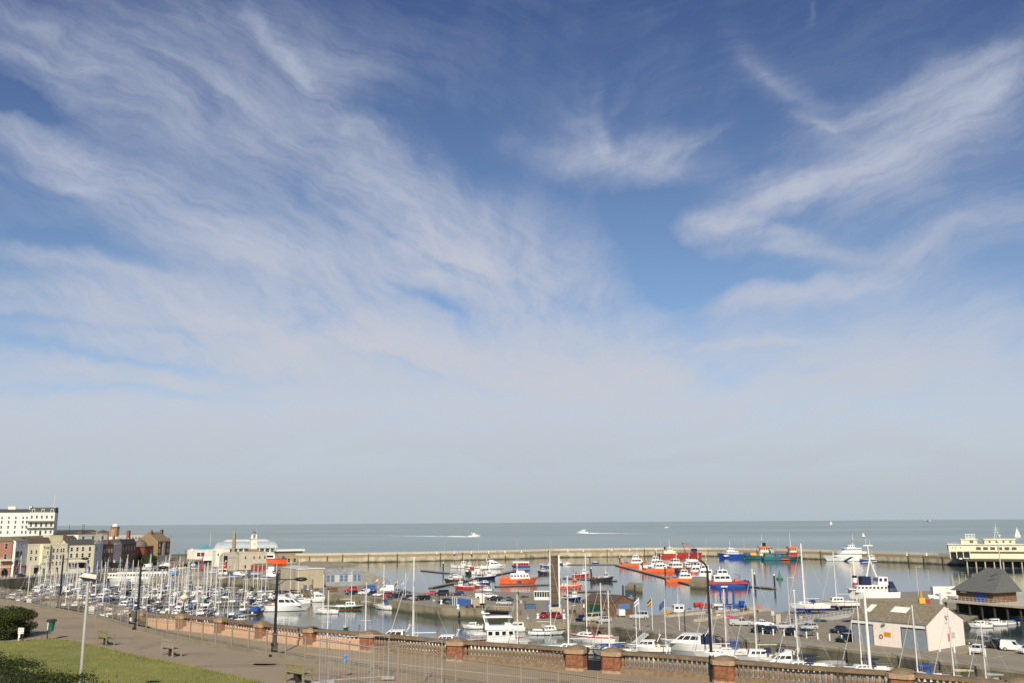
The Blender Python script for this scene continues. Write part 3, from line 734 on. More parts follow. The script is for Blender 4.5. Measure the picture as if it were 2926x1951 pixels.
def fisher(L=9, hullc=None, deckc=None, house='fwd', housec=None, anti=None, band=None, gear=None, roofc=None):
    hullc = hullc or BLUE; housec = housec or W_; k = Kit('fishing_boat', 'fishing boat')
    B = L * .36; Dp = .10 * L + .35
    h, d, sh = hull_mb(L, B, Dp, hullc, anti or RED, band or W_, deckc or GREY, sheer=.55, bow=.08, tw=.88, pw=2.8)
    k.p('hull', h, smooth=True); k.p('deck', d)
    zc = sheer_z(sh, .6)[0] - .1
    x0, x1 = (.06 * L, .28 * L) if house == 'fwd' else (-.36 * L, -.12 * L)
    a = (x0, x1, B * .34, B * .30, zc, zc + 1.9, .05, .25)
    c = k.p('wheelhouse', cabin_mb(*a, housec)); k.p('window', band_mb(*a, .52, .86, DGLASS, gaps=((.1, .45), (.55, .9))), c)
    rf = MB(); rf.box(x0 - .15, x1 - .05, -B * .33, B * .33, zc + 1.9, zc + 2.0, roofc or housec); k.p('roof', rf)
    m = MB(); xm = (x0 + x1) / 2; m.tube((xm, 0, zc + 2), (xm, 0, zc + 5.0), .07, W_, .04); m.tube((xm, -.6, zc + 4), (xm, .6, zc + 4), .03, W_, n=4); m.lathe([(.02, 0), (.28, .03), (.28, .18), (.02, .22)], W_, 8, (xm + .3, 0, zc + 2.0)); m.tube((xm - .3, .4, zc + 2), (xm - .3, .4, zc + 4.4), .02, W_, n=4); k.p('mast', m)
    g = MB(); gx = -.42 * L if house == 'fwd' else .25 * L
    for s in (1, -1): g.tube((gx, s * B * .38, Dp * .95), (gx, s * B * .33, Dp + 2.4), .07, RUST)
    g.tube((gx, -B * .33, Dp + 2.4), (gx, B * .33, Dp + 2.4), .08, RUST); k.p('gantry', g)
    r = random.Random(int(L * 100)); gr = MB(); cols = gear or [ORNG, BLUE, DARK, RUST]
    for i in range(7):
        x = (-.38 + .05 * i) * L if house == 'fwd' else (-.05 + .05 * i) * L; y = r.uniform(-.25, .25) * B; s = r.uniform(.25, .5); gr.box(x - s, x + s * .6, y - s, y + s, Dp * .9, Dp + r.uniform(.3, .8), cols[i % len(cols)])
    k.p('deck_gear', gr)
    k.p('guard_rail', rail_mb(L, sh, .3, .99, .7, W_, 6, .02))
    t = MB()
    for q in (.2, .4, .6):
        z, w_ = sheer_z(sh, q)
        for s in (1, -1): t.T = Matrix.Translation((-L / 2 + L * q, s * (w_ + .05), z * .6)) @ Matrix.Rotation(R(90), 4, 'X'); t.lathe([(.16, -.1), (.3, -.1), (.3, .1), (.16, .1), (.16, -.1)], RUBBER, 8, cap=False)
    k.p('tyre_fenders', t)
    return k.done()
def crewboat(L=17, hullc=None, upper=None, stripe=None, supc=None, topc=None):
    """wind farm crew catamaran: two hulls, fore deck, tall cabin with raised wheelhouse"""
    hullc = hullc or ORNG; sup = supc or W_; k = Kit('crew_boat', 'crew boat')
    B = L * .36; Dp = .11 * L
    h = MB()
    for s in (1, -1):
        secs = []
        for t in (0, .3, .6, .8, .92, 1):
            wq = B * .15 * (1 if t < .6 else max(.12, 1 - ((t - .6) / .4) ** 2 * .8)); x = -L / 2 + L * t; y = s * B * .35; zt = Dp * (1 + .22 * max(0, t - .4))
            secs.append([(x, y - wq, zt), (x, y + wq, zt), (x, y + wq * .9, .1), (x - (.6 if t > .9 else 0), y + wq * .5, -.5), (x - (.6 if t > .9 else 0), y - wq * .5, -.5), (x, y - wq * .9, .1)])
        h.loft(secs, hullc)
    h.box(-L * .5, L * .42, -B * .36, B * .36, Dp * .55, Dp * 1.0, hullc)
    k.p('hull', h)
    d = MB(); d.box(-L * .49, L * .44, -B * .47, B * .47, Dp, Dp + .14, stripe or GREY); k.p('deck', d)
    if topc: t = MB(); t.box(-L * .505, L * .435, -B * .512, B * .512, Dp * .62, Dp * 1.02, topc); k.p('topside_band', t)
    z = Dp + .14
    a = (-.26 * L, .12 * L, B * .36, B * .33, z, z + 2.5, .15, .7)
    c = k.p('cabin', cabin_mb(*a, sup)); k.p('window', band_mb(*a, .45, .82, DGLASS, gaps=((.08, .36), (.4, .66), (.7, .94))), c)
    a2 = (-.17 * L, .06 * L, B * .27, B * .24, z + 2.5, z + 4.5, .2, .5)
    wh = k.p('wheelhouse', cabin_mb(*a2, sup)); k.p('window', band_mb(*a2, .4, .85, DGLASS, gaps=((.08, .45), (.52, .94))), wh)
    m = MB(); m.tube((-.1 * L, 0, z + 4.5), (-.12 * L, 0, z + 9.0), .14, sup, .07); m.tube((-.11 * L, -.9, z + 6.6), (-.11 * L, .9, z + 6.6), .06, sup, n=4); m.ell((-.11 * L, .9, z + 6.9), .3, .3, .32, sup, 8, 6); m.box(-.12 * L, -.12 * L + .2, -.9, .9, z + 7.6, z + 7.75, sup); m.tube((-.05 * L, -.7, z + 4.5), (-.05 * L, -.7, z + 7.2), .02, sup, n=4)
    m.lathe([(.02, 0), (.35, .05), (.35, .3), (.02, .4)], sup, 8, (-.02 * L, .5, z + 4.5)); k.p('mast', m)
    r = MB()
    for s in (1, -1):
        for i in range(9):
            x = -L * .49 + L * .92 * i / 8; r.tube((x, s * B * .46, z), (x, s * B * .46, z + 1), .03, LGREY, n=4)
        r.tube((-L * .49, s * B * .46, z + 1), (L * .43, s * B * .46, z + 1), .03, LGREY, n=4); r.tube((-L * .49, s * B * .46, z + .5), (L * .43, s * B * .46, z + .5), .02, LGREY, n=4)
    k.p('guard_rail', r)
    f = MB(); f.box(L * .43, L * .47, -B * .42, B * .42, Dp * .8, Dp + .5, RUBBER); k.p('bow_fender', f)
    g = MB(); g.box(.2 * L, .3 * L, -B * .2, B * .1, z, z + .9, ORNG if hullc is not ORNG else BLUE); g.box(-.42 * L, -.34 * L, -B * .2, B * .25, z, z + .8, DARK); g.tube((.34 * L, B * .25, z), (.34 * L, B * .25, z + 2.1), .12, upper or BLUE); g.tube((.34 * L, B * .25, z + 2.1), (.22 * L, B * .1, z + 2.7), .1, upper or BLUE); k.p('deck_gear', g)
    return k.done()
def launch(L=8, hullc=None, inner=None):
    hullc = hullc or W_; k = Kit('open_launch', 'open boat'); B = L * .3; Dp = .09 * L + .25
    h, d, sh = hull_mb(L, B, Dp, hullc, BLUE, CREAM, None, sheer=.4, bow=.06, tw=.7, pw=2.4)
    k.p('hull', h, smooth=True)
    pts = [(-L / 2 + L * t, w * .8, .25 * Dp) for t, w, z, kk in sh]; n = len(pts)
    f = MB(); f.add(pts + [(p[0], -p[1], p[2]) for p in pts], [(i, n + i, n + i + 1, i + 1) for i in range(n - 1)], inner or CREAM)
    for t in (.25, .45, .62, .78):
        z, w = sheer_z(sh, t); f.box(-L / 2 + L * t - .15, -L / 2 + L * t + .15, -w * .9, w * .9, z * .7, z * .75, TEAK)
    k.p('thwarts', f)
    c = MB(); z, w = sheer_z(sh, .25); c.box(-L * .30, -L * .19, -w * .5, w * .5, z * .5, z + .55, W_); k.p('engine_box', c)
    return k.done()
def dinghy(L=4, hullc=None, cover=None):
    k = Kit('dinghy', 'dinghy'); B = L * .4; Dp = .5
    h, d, sh = hull_mb(L, B, Dp, hullc or W_, GREY, None, cover or CANVG, sheer=.3, bow=.1, tw=.85, draft=.2); k.p('hull', h, smooth=True)
    c = MB(); secs = []
    for t in (0.02, .3, .55, .8, .96):
        z, w = sheer_z(sh, t); hh = .45 * math.sin(math.pi * min(1, .25 + t * .75)) + .08; x = -L / 2 + L * t
        secs.append([(x, -w, z), (x, -w * .5, z + hh * .8), (x, 0, z + hh), (x, w * .5, z + hh * .8), (x, w, z)])
    c.loft(secs, cover or CANVG, closed=False); k.p('cover', c, smooth=True)
    e = MB(); e.box(-L / 2 - .35, -L / 2, -.18, .18, -.1, .8, BLACK); k.p('outboard', e)
    return k.done()
# ---------------------------------------------------------------- cars
def carpaint(key, col): return mat(key, col, .25, .0, .04, coat=.6)
CP = {n: carpaint('car_' + n, c) for n, c in dict(black=(.015, .016, .018), navy=(.012, .02, .06), silver=(.42, .43, .43), grey=(.13, .14, .14), red=(.42, .02, .02), white=(.78, .78, .76), green=(.03, .07, .06), blue=(.03, .09, .26), cream=(.62, .57, .42)).items()}
CARS = {}
def car_proto(kind, cname):
    if (kind, cname) in CARS: return CARS[(kind, cname)]
    m = CP[cname]
    L, Wd, belt, H, g0, g1, r0, r1, hood = dict(
        hatchback=(4.0, .86, .92, 1.46, -1.85, .75, .45, .75, .72), saloon=(4.5, .88, .92, 1.44, -1.45, .85, .75, .8, .78), estate=(4.6, .90, .95, 1.52, -2.15, .8, .4, .8, .76), offroader=(4.6, .94, 1.08, 1.82, -2.2, .75, .2, .5, .98),
        van=(4.9, .97, 1.25, 2.15, -2.4, 1.6, .08, .75, 1.15), small_van=(4.1, .85, 1.05, 1.80, -1.98, 1.0, .1, .6, .85), pickup=(5.1, .92, 1.05, 1.75, -.55, 1.05, .25, .6, 1.0), camper=(5.6, 1.05, 1.3, 2.75, -2.75, 1.3, .05, .35, 1.15), minibus=(4.8, .92, 1.1, 1.95, -2.35, 1.5, .1, .7, 1.1))[kind]
    k = Kit(kind if kind not in ('hatchback', 'saloon', 'estate', 'offroader') else kind + '_car', 'van' if kind in ('van', 'small_van', 'minibus') else ('camper van' if kind == 'camper' else ('pickup' if kind == 'pickup' else 'car')))
    h = L / 2
    b = MB()
    secs = []
    prof = [(-h, .45, belt - .22), (-h + .12, .28, belt - .04), (g0 + .1, .25, belt), (0, .22, belt), (g1 + .1, .25, belt - .02), (h - .5, .26, hood + .02), (h - .1, .30, hood - .10), (h, .42, hood - .28)]
    for x, zb, zt in prof:
        e = .06 if abs(x) > h - .15 else 0
        secs.append([(x, -Wd + .05 + e, zb), (x, -Wd + e, zb + .18), (x, -Wd + .02 + e, (zb + zt) / 2 + .05), (x, -Wd + .07 + e, zt), (x, Wd - .07 - e, zt), (x, Wd - .02 - e, (zb + zt) / 2 + .05), (x, Wd - e, zb + .18), (x, Wd - .05 - e, zb)])
    b.loft(secs, m)
    wt = Wd - (.2 if H < 1.7 else .12)
    if kind == 'pickup':
        for y in (-Wd + .05, Wd - .13): b.box(-h + .05, g0, y, y + .08, belt - .05, belt + .22, m)
    b.frustum((g0, g1, -Wd + .07, Wd - .07, belt - .03), (g0 + r0, g1 - r1, -wt, wt, H), m)
    k.p('body', b, smooth=True)
    g = (g0, g1, Wd - .07, wt, belt - .03, H, r0, r1)
    blank = kind in ('van', 'small_van', 'camper')
    def lerp(f, e=.008): return (g0 + r0 * f - e, g1 - r1 * f + e, Wd - .07 + (wt - Wd + .07) * f + e, belt - .03 + (H - belt + .03) * f)
    a, c = lerp(.12), lerp(.86)
    ws = MB(); ws.add([(a[1], -a[2] * .9, a[3]), (a[1], a[2] * .9, a[3]), (c[1], c[2] * .9, c[3]), (c[1], -c[2] * .9, c[3])], [(0, 1, 2, 3)], DGLASS); k.p('windscreen', ws)
    if not blank:
        ws = MB(); ws.add([(a[0], -a[2] * .85, a[3]), (a[0], a[2] * .85, a[3]), (c[0], c[2] * .85, c[3]), (c[0], -c[2] * .85, c[3])], [(3, 2, 1, 0)], DGLASS); k.p('rear_window', ws)
    for s in (1, -1):
        ws = MB()
        for q0, q1 in (((.06, .32), (.36, .62), (.66, .95)) if not blank else ((.76, .96),)):
            P = lambda q, t: (q[0] + (q[1] - q[0]) * t, s * q[2], q[3])
            ws.add([P(a, q0), P(a, q1), P(c, q1), P(c, q0)], [(0, 1, 2, 3) if s < 0 else (3, 2, 1, 0)], DGLASS)
        k.p('side_window', ws)
    for x in (-h + .82, h - .82):
        for s in (1, -1):
            t = MB(); t.tube((x, s * (Wd - .19), .32), (x, s * (Wd + .015), .32), .32, RUBBER, n=12); wh = k.p('wheel', t)
            t = MB(); t.tube((x, s * (Wd + .015), .32), (x, s * (Wd + .03), .32), .19, ALU, n=8); k.p('rim', t, wh)
    for s in (1, -1):
        t = MB(); t.box(h - .16, h - .0, s * Wd * .62 - .16, s * Wd * .62 + .16, hood - .30, hood - .16, W_); k.p('headlight', t)
        t = MB(); t.box(-h - .01, -h + .14, s * Wd * .74 - .1, s * Wd * .74 + .1, belt - .36, belt - .16, RED); k.p('tail_light', t)
    CARS[(kind, cname)] = k.done()
    return CARS[(kind, cname)]
# ---------------------------------------------------------------- railing and kerb
m_iron = mat('black_iron', (.012, .013, .016), .45, var=.2)
m_brick = mat('red_brick', (.26, .105, .052), .9, var=.4, scale=7, stain=(.13, .075, .045), bump=.5)
m_terra = mat('terracotta_stone', (.235, .165, .10), .9, var=.3, scale=5, stain=(.10, .085, .05), bump=.4)
m_cope = mat('coping_stone', (.19, .135, .078), .9, var=.3, scale=3, stain=(.11, .09, .045), bump=.4)
m_pink = mat('pink_terracotta', (.56, .375, .25), .9, var=.15, scale=5, stain=(.42, .25, .15))
m_bandp = mat('pale_terracotta', (.37, .26, .165), .9, var=.3, scale=6, stain=(.19, .145, .09))
FZ = PZ + .25
fpx = [(-150, 1690), (0, 1709), (90, 1722), (170, 1737.5), (223, 1747), (277, 1755.5), (300, 1761), (322, 1767), (345, 1774), (366, 1780), (392, 1787), (418, 1793), (446, 1801), (477, 1808), (509, 1814), (543, 1821), (578, 1828), (617, 1833.5), (662, 1841), (710, 1850), (761, 1858.5), (816, 1868), (872, 1877), (932, 1886), (997, 1895.5), (1066, 1907), (1139, 1919), (1217, 1930), (1302, 1943), (1393, 1958), (1489, 1973), (1596, 1990), (1709, 2007), (1832, 2024), (1960, 2042)]
FP = [G(a, c, FZ) for a, c in fpx]
kw = thing('kerb_wall', 'low weathered concrete kerb wall carrying the clifftop railing', 'kerb wall')
wall_along([(p.x, p.y - .12) for p in FP], .24, PZ - .05, FZ, m_kerb, 'wall').build('wall', kw)
fence = thing('metal_railing', 'long buff painted metal railing along the clifftop path', 'railing')
posts = []
for a, c in zip(FP[:-1], FP[1:]):
    n = max(1, round((c - a).length / 2.3))
    for i in range(n): posts.append(a.lerp(c, i / n))
posts.append(FP[-1])
pm = MB(); pm.box(-.035, .035, -.035, .035, 0, 1.06, m_rail); pm.box(-.045, .045, -.045, .045, 1.06, 1.09, m_rail); pmesh = pm.mesh('post')
for p in posts:
    o = bpy.data.objects.new('post', pmesh); COL.objects.link(o); o.location = p; o.parent = fence
rbs, bb = [MB(), MB()], MB()
up = Vector((0, 0, 1))
for a, c in zip(posts[:-1], posts[1:]):
    for h, rb in zip((.14, .94), rbs): rb.tube(a + up * h, c + up * h, .022, m_rail, n=4)
    n = int((c - a).length / .115)
    for i in range(1, n):
        q = a.lerp(c, i / n); bb.tube(q + up * .14, q + up * 1.03, .0085, m_rail, n=3)
for rb in rbs: rb.build('rail', fence)
bb.build('bars', fence)
# ---------------------------------------------------------------- balustrade
BP = {px: G(px, py, PZ) for px, py in bal_px}
blp = MB(); blp.lathe([(.085, 0), (.085, .06), (.055, .09), (.075, .15), (.100, .24), (.095, .32), (.060, .43), (.055, .47), (.08, .51), (.095, .53), (.095, .60)], m_terra, 8)
bl_open = blp.mesh('baluster', True)
blp = MB(); blp.lathe([(.075, 0), (.075, .05), (.05, .08), (.062, .14), (.088, .24), (.085, .32), (.052, .44), (.045, .50), (.07, .54), (.075, .60)], m_pink, 6)
bl_pink = blp.mesh('baluster', True)
def frame(a, c):
    d = (c - a).normalized(); return math.atan2(d.y, d.x)
def pillar_mb(w):
    b = MB(); c = w * .16
    oct_ = [(-w / 2 + c, -w / 2), (w / 2 - c, -w / 2), (w / 2, -w / 2 + c), (w / 2, w / 2 - c), (w / 2 - c, w / 2), (-w / 2 + c, w / 2), (-w / 2, w / 2 - c), (-w / 2, -w / 2 + c)]
    b.prism(oct_, .0, .80, m_brick); b.prism([(x * 1.08, y * 1.08) for x, y in oct_], 0, .12, m_bandp)
    b.box(-w * .3, w * .3, -w / 2 - .025, -w / 2, .25, .68, m_brick)
    k = MB(); k.prism([(x * 1.14, y * 1.14) for x, y in oct_], .80, 1.0, m_bandp); k.loft([[(x * s_, y * s_, z) for x, y in oct_] for s_, z in ((1.0, 1.0), (.8, 1.09), (.25, 1.16))], m_cope)
    return b, k
PMS = {}
BEND = (1480, 1910, 2330)
def balustrade(label, seg, pink, first=True, last=True, wide=()):
    root = thing('balustrade', label, 'balustrade', group='clifftop balustrade sections')
    nb = 0; extra = MB()
    pl, co = MB(), MB(); bw = MB()
    for i, px in enumerate(seg):
        if (i == 0 and not first) or (i == len(seg) - 1 and not last) or px in BEND: continue
        a = BP[px]; q = BP[seg[i + 1]] if i < len(seg) - 1 else a + (a - BP[seg[i - 1]])
        w_ = .98 if px > 1000 else .78
        if w_ not in PMS: b, kk = pillar_mb(w_); PMS[w_] = (b.mesh('pillar'), kk.mesh('cap'))
        o = bpy.data.objects.new('pillar', PMS[w_][0]); COL.objects.link(o); o.parent = root; o.location = a; o.rotation_euler.z = frame(a, q)
        o2 = bpy.data.objects.new('cap', PMS[w_][1]); COL.objects.link(o2); o2.parent = o
    for a, c in zip(seg[:-1], seg[1:]):
        A, C = BP[a], BP[c]; d = (C - A).normalized(); n_ = Vector((-d.y, d.x, 0))
        A2, C2 = A + d * (0 if a in BEND else .4), C - d * (0 if c in BEND else .4)
        for mb_, hw_, z0, z1, m in ((pl, .24, 0, .24, m_terra if not pink else m_pink), (pl, .17, .24, .28, m_terra if not pink else m_pink), (co, .15, .83, .86, m_terra), (co, .25, .86, 1.0, m_cope)):
            mb_.add([A2 - n_ * hw_ + up * z0, C2 - n_ * hw_ + up * z0, C2 + n_ * hw_ + up * z0, A2 + n_ * hw_ + up * z0, A2 - n_ * hw_ + up * z1, C2 - n_ * hw_ + up * z1, C2 + n_ * hw_ + up * z1, A2 + n_ * hw_ + up * z1], [(0, 3, 2, 1), (4, 5, 6, 7), (0, 1, 5, 4), (1, 2, 6, 5), (2, 3, 7, 6), (3, 0, 4, 7)], m)
        if pink:
            bw.add([A2 + n_ * .04 + up * .28, C2 + n_ * .04 + up * .28, C2 + n_ * .04 + up * .60, A2 + n_ * .04 + up * .60, A2 + n_ * .09 + up * .28, C2 + n_ * .09 + up * .28, C2 + n_ * .09 + up * .60, A2 + n_ * .09 + up * .60], [(0, 1, 2, 3), (7, 6, 5, 4), (3, 2, 6, 7)], m_pink)
        L = (C2 - A2).length; n = int(L / (.30 if pink else .225))
        for i in range(n):
            p = A2.lerp(C2, (i + .5) / n) + up * .25
            if nb < 100:
                o = bpy.data.objects.new('baluster', bl_pink if pink else bl_open); COL.objects.link(o); o.parent = root; o.location = p; nb += 1
            else:
                extra.lathe([(.075, 0), (.05, .08), (.088, .24), (.052, .44), (.045, .50), (.075, .60)], m_pink if pink else m_terra, 6, p)
    pl.build('plinth', root); co.build('coping', root)
    if pink: bw.build('infill_wall', root)
    if extra.v: o = extra.build('balusters', root); o['kind'] = 'stuff'
    return root
balustrade('pink terracotta balustrade from the far cliff bend to the third black lamp post', [404, 521, 632, 748], True)
balustrade('pink terracotta balustrade just right of the third black lamp post', [748, 887, 1057], True, first=False)
balustrade('open brown balustrade on the left of the black iron gate', [1057, 1307, 1480, 1648], False, first=False, wide=())
balustrade('open brown balustrade between the gate and the gooseneck lamp post', [1753, 1910, 2075], False)
balustrade('open brown mossy balustrade right of the gooseneck lamp post', [2075, 2330, 2583, 2926, 3400], False, first=False)
gt = thing('iron_gate', 'black wrought iron gate between two red brick pillars of the balustrade', 'gate')
a, c = BP[1648], BP[1753]; d = (c - a).normalized(); a, c = a + d * .62, c - d * .62
b = MB(); b.tube(a, a + up * 1.1, .035, m_iron, n=6); b.tube(c, c + up * 1.1, .035, m_iron, n=6); b.build('post', gt)
for h in (.1, .55, 1.0): b = MB(); b.tube(a + up * h, c + up * h, .022, m_iron, n=4); b.build('rail', gt)
b = MB()
for i in range(1, 11):
    q = a.lerp(c, i / 11); b.tube(q + up * .08, q + up * (1.08 + .08 * math.sin(math.pi * i / 11)), .016, m_iron, n=4)
b.build('bars', gt)
b = MB(); b.add([a + up * .1, c + up * .1, c + up * .5, a + up * .5], [(0, 1, 2, 3)], m_iron); b.build('lower_panel', gt)
# lantern standing on the second pillar
p = BP[521] + up * 1.12
ln = thing('pillar_lantern', 'cream glazed black lantern standing on a brick balustrade pillar', 'lantern', p)
b = MB(); b.lathe([(.20, 0), (.12, .12), (.05, .25), (.04, .75), (.09, .8)], m_iron, 8); b.build('stem', ln)
b = MB(); b.lathe([(.10, .8), (.27, .98), (.29, 1.06)], CREAM, 10); b.build('glass', ln)
b = MB(); b.lathe([(.30, 1.06), (.26, 1.16), (.1, 1.26), (.03, 1.34)], CREAM, 10); b.build('cap', ln)
# ---------------------------------------------------------------- lamp posts
def lamp(label, px, py, top, arm, lant, col=m_iron, lz=None):
    p = G(px, py, PZ); root = thing('street_lamp', label, 'street lamp', p, group='lamp posts on the promenade')
    b = MB(); b.lathe([(.30, 0), (.30, .1), (.19, .16), (.17, .55), (.21, .60), (.21, .68), (.14, .76), (.13, 1.15), (.17, 1.2), (.10, 1.3)], col, 10); b.build('base', root)
    b = MB(); b.tube((0, 0, 1.28), (0, 0, top), .085, col, .07, 8); b.lathe([(.10, top), (.05, top + .12), (.02, top + .2)], col, 8); b.build('column', root)
    b = MB(); b.tube((0, 0, arm), (lant - .25, -.05, arm + .02), .028, col, n=5); b.tube((0, 0, arm - .35), (.5, -.02, arm), .018, col, n=4); b.build('arm', root)
    b = MB(); b.ell((lant, -.05, arm + .02), .36, .2, .115, col, 12, 8); b.build('lantern', root, smooth=True)
    return root
lamp('black lamp post with oval lantern farthest along the clifftop railing', 168, 1741, 4.55, 4.3, 1.95)
lamp('black lamp post with oval lantern next to the small black bin', 390, 1797, 4.62, 4.2, 1.6)
lamp('black lamp post with oval lantern in front of the pink balustrade', 783, 1874, 4.36, 4.12, 1.35)
p = G(2036, 1946, PZ)
l4 = thing('street_lamp', 'tall dark gooseneck lamp post with white lantern beside a brick pillar', 'street lamp', p, group='lamp posts on the promenade')
b = MB(); b.lathe([(.14, 0), (.14, 1.05), (.10, 1.15)], m_iron, 10); b.build('base', l4)
b = MB(); b.tube((0, 0, 1.1), (0, 0, 4.9), .07, m_iron, .055, 8); b.lathe([(.085, 1.12), (.085, 1.25), (.06, 1.3)], W_, 8); b.build('column', l4)
b = MB(); b.path([(-.42 * (1 - math.cos(t)), 0, 4.9 + .5 * math.sin(t)) for t in [math.pi / 2 * i / 6 for i in range(7)]], .045, m_iron); b.build('gooseneck', l4)
b = MB(); b.ell((-.68, 0, 5.36), .32, .18, .10, W_, 12, 8); b.build('lantern', l4, smooth=True)
p = G(222, 2035, PZ); d = D(247, 1648, p.y)
m_lantern = mat('pale_lamp_housing', (.52, .50, .44), .5, var=.1)
g1 = thing('street_lamp', 'grey steel lamp post with flat pale angular lantern above the lawn', 'street lamp', p, group='lamp posts on the promenade')
hz_ = d.z - p.z - .12
b = MB(); b.tube((0, 0, 0), (0, 0, 1.2), .085, m_gal if 'm_gal' in globals() else ALU, n=10); b.tube((0, 0, 1.2), (0, 0, hz_), .06, ALU, .055, 10); b.build('column', g1)
b = MB(); b.T = Matrix.Translation((0, 0, hz_)) @ Matrix.Rotation(R(9), 4, 'Y')
b.frustum((-.36, .36, -.14, .14, .10), (-.2, .32, -.10, .10, .26), m_lantern); b.build('lantern', g1)
b = MB(); b.T = Matrix.Translation((0, 0, hz_)) @ Matrix.Rotation(R(9), 4, 'Y'); b.frustum((-.2, .2, -.1, .1, -.02), (-.35, .35, -.13, .13, .098), DARK); b.build('visor', g1)
# small black bin by the second lamp
p = G(377, 1791, PZ)
bn = thing('litter_bin', 'small black litter bin beside the railing and a lamp post', 'litter bin', p)
b = MB(); b.lathe([(.22, 0), (.25, .05), (.25, .85), (.28, .9), (.2, 1.0), (.1, 1.12)], m_iron, 10); b.build('body', bn)
b = MB(); b.box(-.09, .09, -.27, -.25, .45, .7, W_); b.build('label_plate', bn)
p = G(402, 1795, PZ)
b = MB(); b.box(-.42, .42, -.22, .22, 0, .42, m_iron); b.frustum((-.45, .45, -.25, .25, .42), (-.40, .40, -.2, .2, .5), m_iron)
tag(b.build('utility_box', loc=p, rz=-.6), 'low black utility box at the foot of a lamp post', 'utility box')
# ---------------------------------------------------------------- benches, bin, sign
m_bw = mat('lichened_oak', (.235, .205, .12), .9, var=.25, scale=6, stain=(.24, .22, .08))
m_bw2 = mat('silvered_oak', (.30, .255, .20), .9, var=.2, scale=6, stain=(.2, .17, .13))
def bench(label, pl_, pr_, m):
    a, c = G(*pl_, PZ), G(*pr_, PZ); L = max(1.2, (c - a).length); rz = frame(a, c)
    root = thing('bench', label, 'bench', a, rz, 'wooden benches on the promenade'); s = lambda n_, b: b.build(n_, root)
    b = MB(); b.box(.05, L - .05, -.04, .0, .80, .88, m); b.box(.05, L - .05, -.03, .0, .46, .52, m)
    n = int(L / .09)
    for i in range(n): x = .08 + (L - .16) * (i + .5) / n; b.box(x - .022, x + .022, -.025, -.005, .52, .80, m)
    s('backrest', b)
    b = MB()
    for i in range(5): b.box(.03, L - .03, .05 + i * .09, .125 + i * .09, .40, .43, m)
    s('seat', b)
    for x in (0, L - .07):
        for y, h in ((-.05, .90), (.46, .62)):
            b = MB(); b.box(x, x + .07, y, y + .07, 0, h, m); s('leg', b)
        b = MB(); b.box(x - .01, x + .08, -.02, .55, .62, .66, m); s('armrest', b)
        b = MB(); b.box(x + .01, x + .06, .02, .46, .33, .39, m); s('seat_rail', b)
    b = MB(); b.box(L * .45, L * .5, .1, .4, .0, .4, DARK); s('ground_anchor', b)
bench('lichen covered wooden bench farthest along the path, near the green bin', (278, 1840), (304, 1845), m_bw)
bench('silvery weathered wooden bench in the middle of the path', (461, 1871), (494, 1877.5), m_bw2)
bench('yellowish slatted wooden bench in front of the grey site fence', (815, 1947), (868, 1956), m_bw)
p = G(134, 1827, PZ)
gb = thing('litter_bin', 'green tapered litter bin with dark rim on a post at the lawn edge', 'litter bin', p)
b = MB(); b.tube((0, 0, 0), (0, 0, 1.2), .035, m_iron, n=8); b.build('post', gb)
m_gbin = mat('green_plastic', (.012, .13, .085), .4, var=.1, scale=4)
b = MB(); b.lathe([(.12, .52), (.15, .54), (.23, 1.12), (.24, 1.16)], m_gbin, 16, (.17, .06, 0)); b.build('tub', gb, smooth=True)
b = MB(); b.lathe([(.25, 1.12), (.31, 1.14), (.31, 1.22), (.24, 1.26)], DARK, 16, (.17, .06, 0)); b.build('rim', gb, smooth=True)
b = MB(); b.add([(.03, -.145, .62), (.09, -.165, .62), (.11, -.19, 1.08), (.04, -.17, 1.08)], [(0, 1, 2, 3)], W_); b.build('sticker', gb)
def text(body, size, m, parent, loc, rot=(R(90), 0, 0), name='lettering', align='CENTER', ext=.004):
    cu = bpy.data.curves.new(name, 'FONT'); cu.body = body; cu.size = size; cu.align_x = align; cu.align_y = 'CENTER'; cu.extrude = ext
    cu.materials.append(m); o = bpy.data.objects.new(name, cu); COL.objects.link(o)
    dg = bpy.context.evaluated_depsgraph_get(); me = bpy.data.meshes.new_from_object(o.evaluated_get(dg)); bpy.data.objects.remove(o)
    me.name = name; o = bpy.data.objects.new(name, me); COL.objects.link(o); o.parent = parent; o.location = loc; o.rotation_euler = rot; return o
p = G(57, 1833, PZ)
sg = thing('notice_board', 'small white notice board on two short posts beside the bush', 'sign', p, -.15)
b = MB(); b.box(-.20, .20, -.012, .012, .5, .86, W_); bd = b.build('board', sg)
for x, m in ((-.14, W_), (.13, DARK)):
    b = MB(); b.box(x - .03, x + .03, .014, .07, 0, .62, m); b.build('post', sg)
b = MB(); b.box(-.10, -.02, -.02, .0, .26, .5, W_); b.build('small_plate', sg)
for i, s in enumerate(('DOGS MUST', 'BE KEPT', 'ON A LEAD')): text(s, .085, BLACK, bd, (0, -.014, .79 - i * .105))
